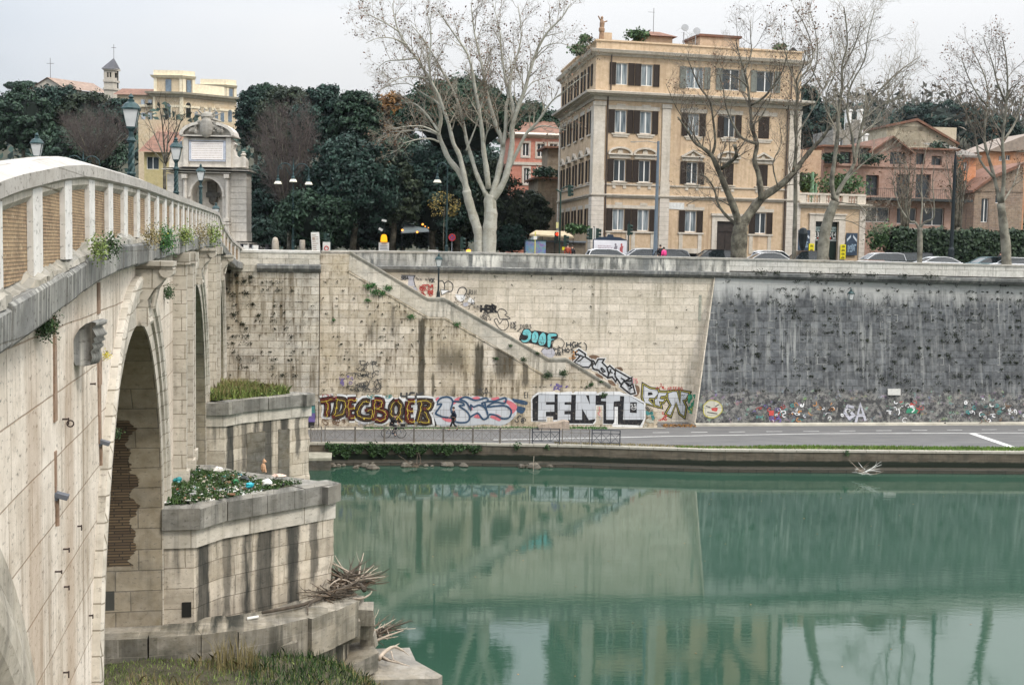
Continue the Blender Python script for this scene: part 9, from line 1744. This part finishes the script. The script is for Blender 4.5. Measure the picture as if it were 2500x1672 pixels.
c_=onz(905,1555,.75);branch_pile('driftwood_tangle','bleached driftwood heap on the slab by the water',c_,55,1.3,.038,[dw1,dw2,dw2,dw1,dw3],.3,.35,.5)
def log(label,pts,rs_,mat,subs=()):
 P=[onz(x,y,z)for x,y,z in pts];t=thing('driftwood_log',label,'log',P[0],0);mb=MB();mb.tube(smooth_path(P,3),[rs_[0]+(rs_[1]-rs_[0])*i/((len(P)-1)*3)for i in range((len(P)-1)*3+1)],9);mb.build('trunk',mat,t,world=True,smooth=True)
 for s_,r in subs:Q=[onz(x,y,z)for x,y,z in s_];mb=MB();mb.tube(Q,[r*(1-.8*i/(len(Q)-1))+.004 for i in range(len(Q))],6);mb.build('branch',mat,t,world=True)
log('long dark log lying along the pier footing',[(640,1495,3.3),(740,1475,3.3),(810,1448,3.25),(870,1425,3.3),(890,1440,3.2)],(.05,.085),dw3,[([(770,1462,3.35),(750,1480,3.3),(752,1500,3.2)],.05),([(860,1428,3.4),(875,1420,3.55),(880,1428,3.4)],.03)])
log('bleached forked root by the slab',[(925,1608,.75),(940,1590,.85),(962,1578,.9),(985,1588,.75)],(.08,.035),dw1,[([(930,1600,.8),(950,1612,.75),(975,1618,.7),(1000,1625,.6)],.05),([(962,1578,.9),(975,1570,.95)],.03),([(955,1590,.8),(960,1610,.72),(985,1620,.6)],.03),([(985,1588,.75),(1000,1600,.6)],.02)])
log('pale branch pointing up right over the water',[(915,1565,.95),(945,1552,1.1),(985,1538,1.25)],(.05,.02),dw1,[([(950,1550,1.1),(945,1535,1.25)],.015)])
log('curved pale horn of wood above the footing tip',[(860,1462,2.9),(885,1460,3.0),(903,1450,3.1),(908,1442,3.2)],(.045,.015),dw1)
log('dark flat log on the slab',[(820,1600,.75),(870,1598,.72),(920,1603,.70),(955,1612,.65)],(.07,.05),dw3)
for pts in([(833,1478,2.9),(815,1520,1.9),(800,1562,1.2)],[(828,1470,2.9),(812,1500,2.2),(797,1528,1.7)]):log('thin pale cane leaning on the footing blocks' if pts[0][0]==833 else 'shorter cane leaning beside the long one',pts,(.014,.008),dw1)
sl_=thing('concrete_slab','pointed broken concrete slab dipping into the river','slab',onz(900,1620,.4),0)
conc=stone('slab_concrete',(.22,.205,.18),(.15,.14,.12),(.2,.2,.2),1,1,.01,lines=False,pits=.4,blotch=.7,bcol=(.10,.10,.09),bump=1)
top=[onz(x,y,z)for x,y,z in((770,1612,.75),(835,1585,.62),(1000,1580,.45),(1015,1612,.40),(1080,1648,.30),(1070,1656,.26),(880,1660,.36),(810,1645,.5))]
mb=MB();n=len(top);mb.add([tuple(p)for p in top]+[(p.x,p.y,-.5)for p in top],[tuple(range(n))[::-1]]+[(i,(i+1)%n,(i+1)%n+n,i+n)for i in range(n)]);mb.build('slab_body',conc,sl_,world=True)
tb=thing('fallen_block','long tipped stone block lying against the slab','stone block',onz(830,1590,.6),0)
A,B_,C_,D_=onz(762,1608,.80),onz(800,1652,.75),onz(925,1592,1.15),onz(895,1555,1.2)
mb=MB();P=[A,B_,C_,D_];mb.add([tuple(p)for p in P]+[(p.x+U(-.03,.03),p.y,p.z-.62)for p in P],[(0,1,2,3),(3,2,1,0)][:1]+[(0,4,5,1),(1,5,6,2),(2,6,7,3),(3,7,4,0)]);mb.build('block',fm,tb,world=True)
for i,(px,py,z,sx_,sy_,sz_,mt_)in enumerate(((742,1556,2.3,.75,.6,.7,0),(772,1600,1.5,.7,.6,.6,0),(700,1560,2.6,.7,.6,.9,0),(845,1510,2.4,.8,.7,.7,0),(880,1478,2.75,.85,.7,.6,0),(890,1515,2.1,.6,.6,.5,0),(850,1530,1.7,.5,.5,.4,1),(815,1560,1.5,.6,.5,.5,0),(900,1545,1.5,.5,.5,.45,0),(730,1615,1.8,.6,.5,.5,0),(668,1600,2.0,.6,.5,.6,0))):
 p=onz(px,py,z);t=thing('broken_block',['grey split block under the footing corner','low block beside the long tipped one','upright block at the footing bend','big dark block under the driftwood','pale topped block at the very tip of the footing','small block hanging at the water side','white faced small stone','mossy block in the gap','lowest block above the river','block half sunk in the weeds','block in the shade of the footing bend'][i],'stone block',p,BA+U(-.3,.3));mb=MB();mb.rbox((0,0,-sz_/2),(sx_,sy_,sz_),(U(-.12,.12),U(-.12,.12),0),jit=.05);mb.build('stone',fm if not mt_ else post_m if False else(fm if not mt_ else cop),t)
c_=wv(*WP.loc(onz(2105,1158,.3)),.3);branch_pile('branch_heap','twiggy flotsam caught at the quay foot on the right',c_,22,1.3,.022,[dw1,dw2,wht_s],.35,.6)
c_=wv(*WP.loc(onz(1010,1140,.3)),.25);branch_pile('branch_heap','brown branches at the quay foot left of centre',c_,16,1.3,.02,[dw2,dw3],.3,.5)
p=onz(1302,1150,.0);t=thing('river_stake','thin pale stake standing in the water before the quay','stake',p,0);mb=MB();mb.tube([(0,0,-1),(0,0,.6),(.02,0,1.0)],.025,5);mb.build('pole',dw1,t)
P=np.array([tuple(onz(U(1000,2450),1672-520*RNG.random()**.6,.004))for _ in range(46)]);np_mesh('floating_leaves',leaf_quads(P,np.tile([0.,0,9.],(46,1)),np.full(46,.05)),4,leaf_or,kind='stuff')
P=scatter(420,lambda:tuple(wv(U(25.5,28),U(.2,1.6),PATHZ+.02+U(0,.05))));np_mesh('fallen_leaves',leaf_quads(P,RNG.normal(size=P.shape)*.3+[0,0,1],.05+.03*RNG.random(len(P))),4,leaf_or,kind='stuff')
hm=bpy.data.materials.new('haze_air');hm.use_nodes=True;hn=hm.node_tree;hn.nodes.clear();ho=hn.nodes.new('ShaderNodeOutputMaterial');hv=hn.nodes.new('ShaderNodeVolumePrincipled')
hv.inputs['Color'].default_value=(.80,.88,.96,1);hv.inputs['Density'].default_value=.00006;hv.inputs['Anisotropy'].default_value=.2;hn.links.new(hv.outputs[0],ho.inputs['Volume'])
MB().box(-700,-90,-3,700,1900,125).build('haze',hm,kind='stuff')
bpy.context.view_layer.update()
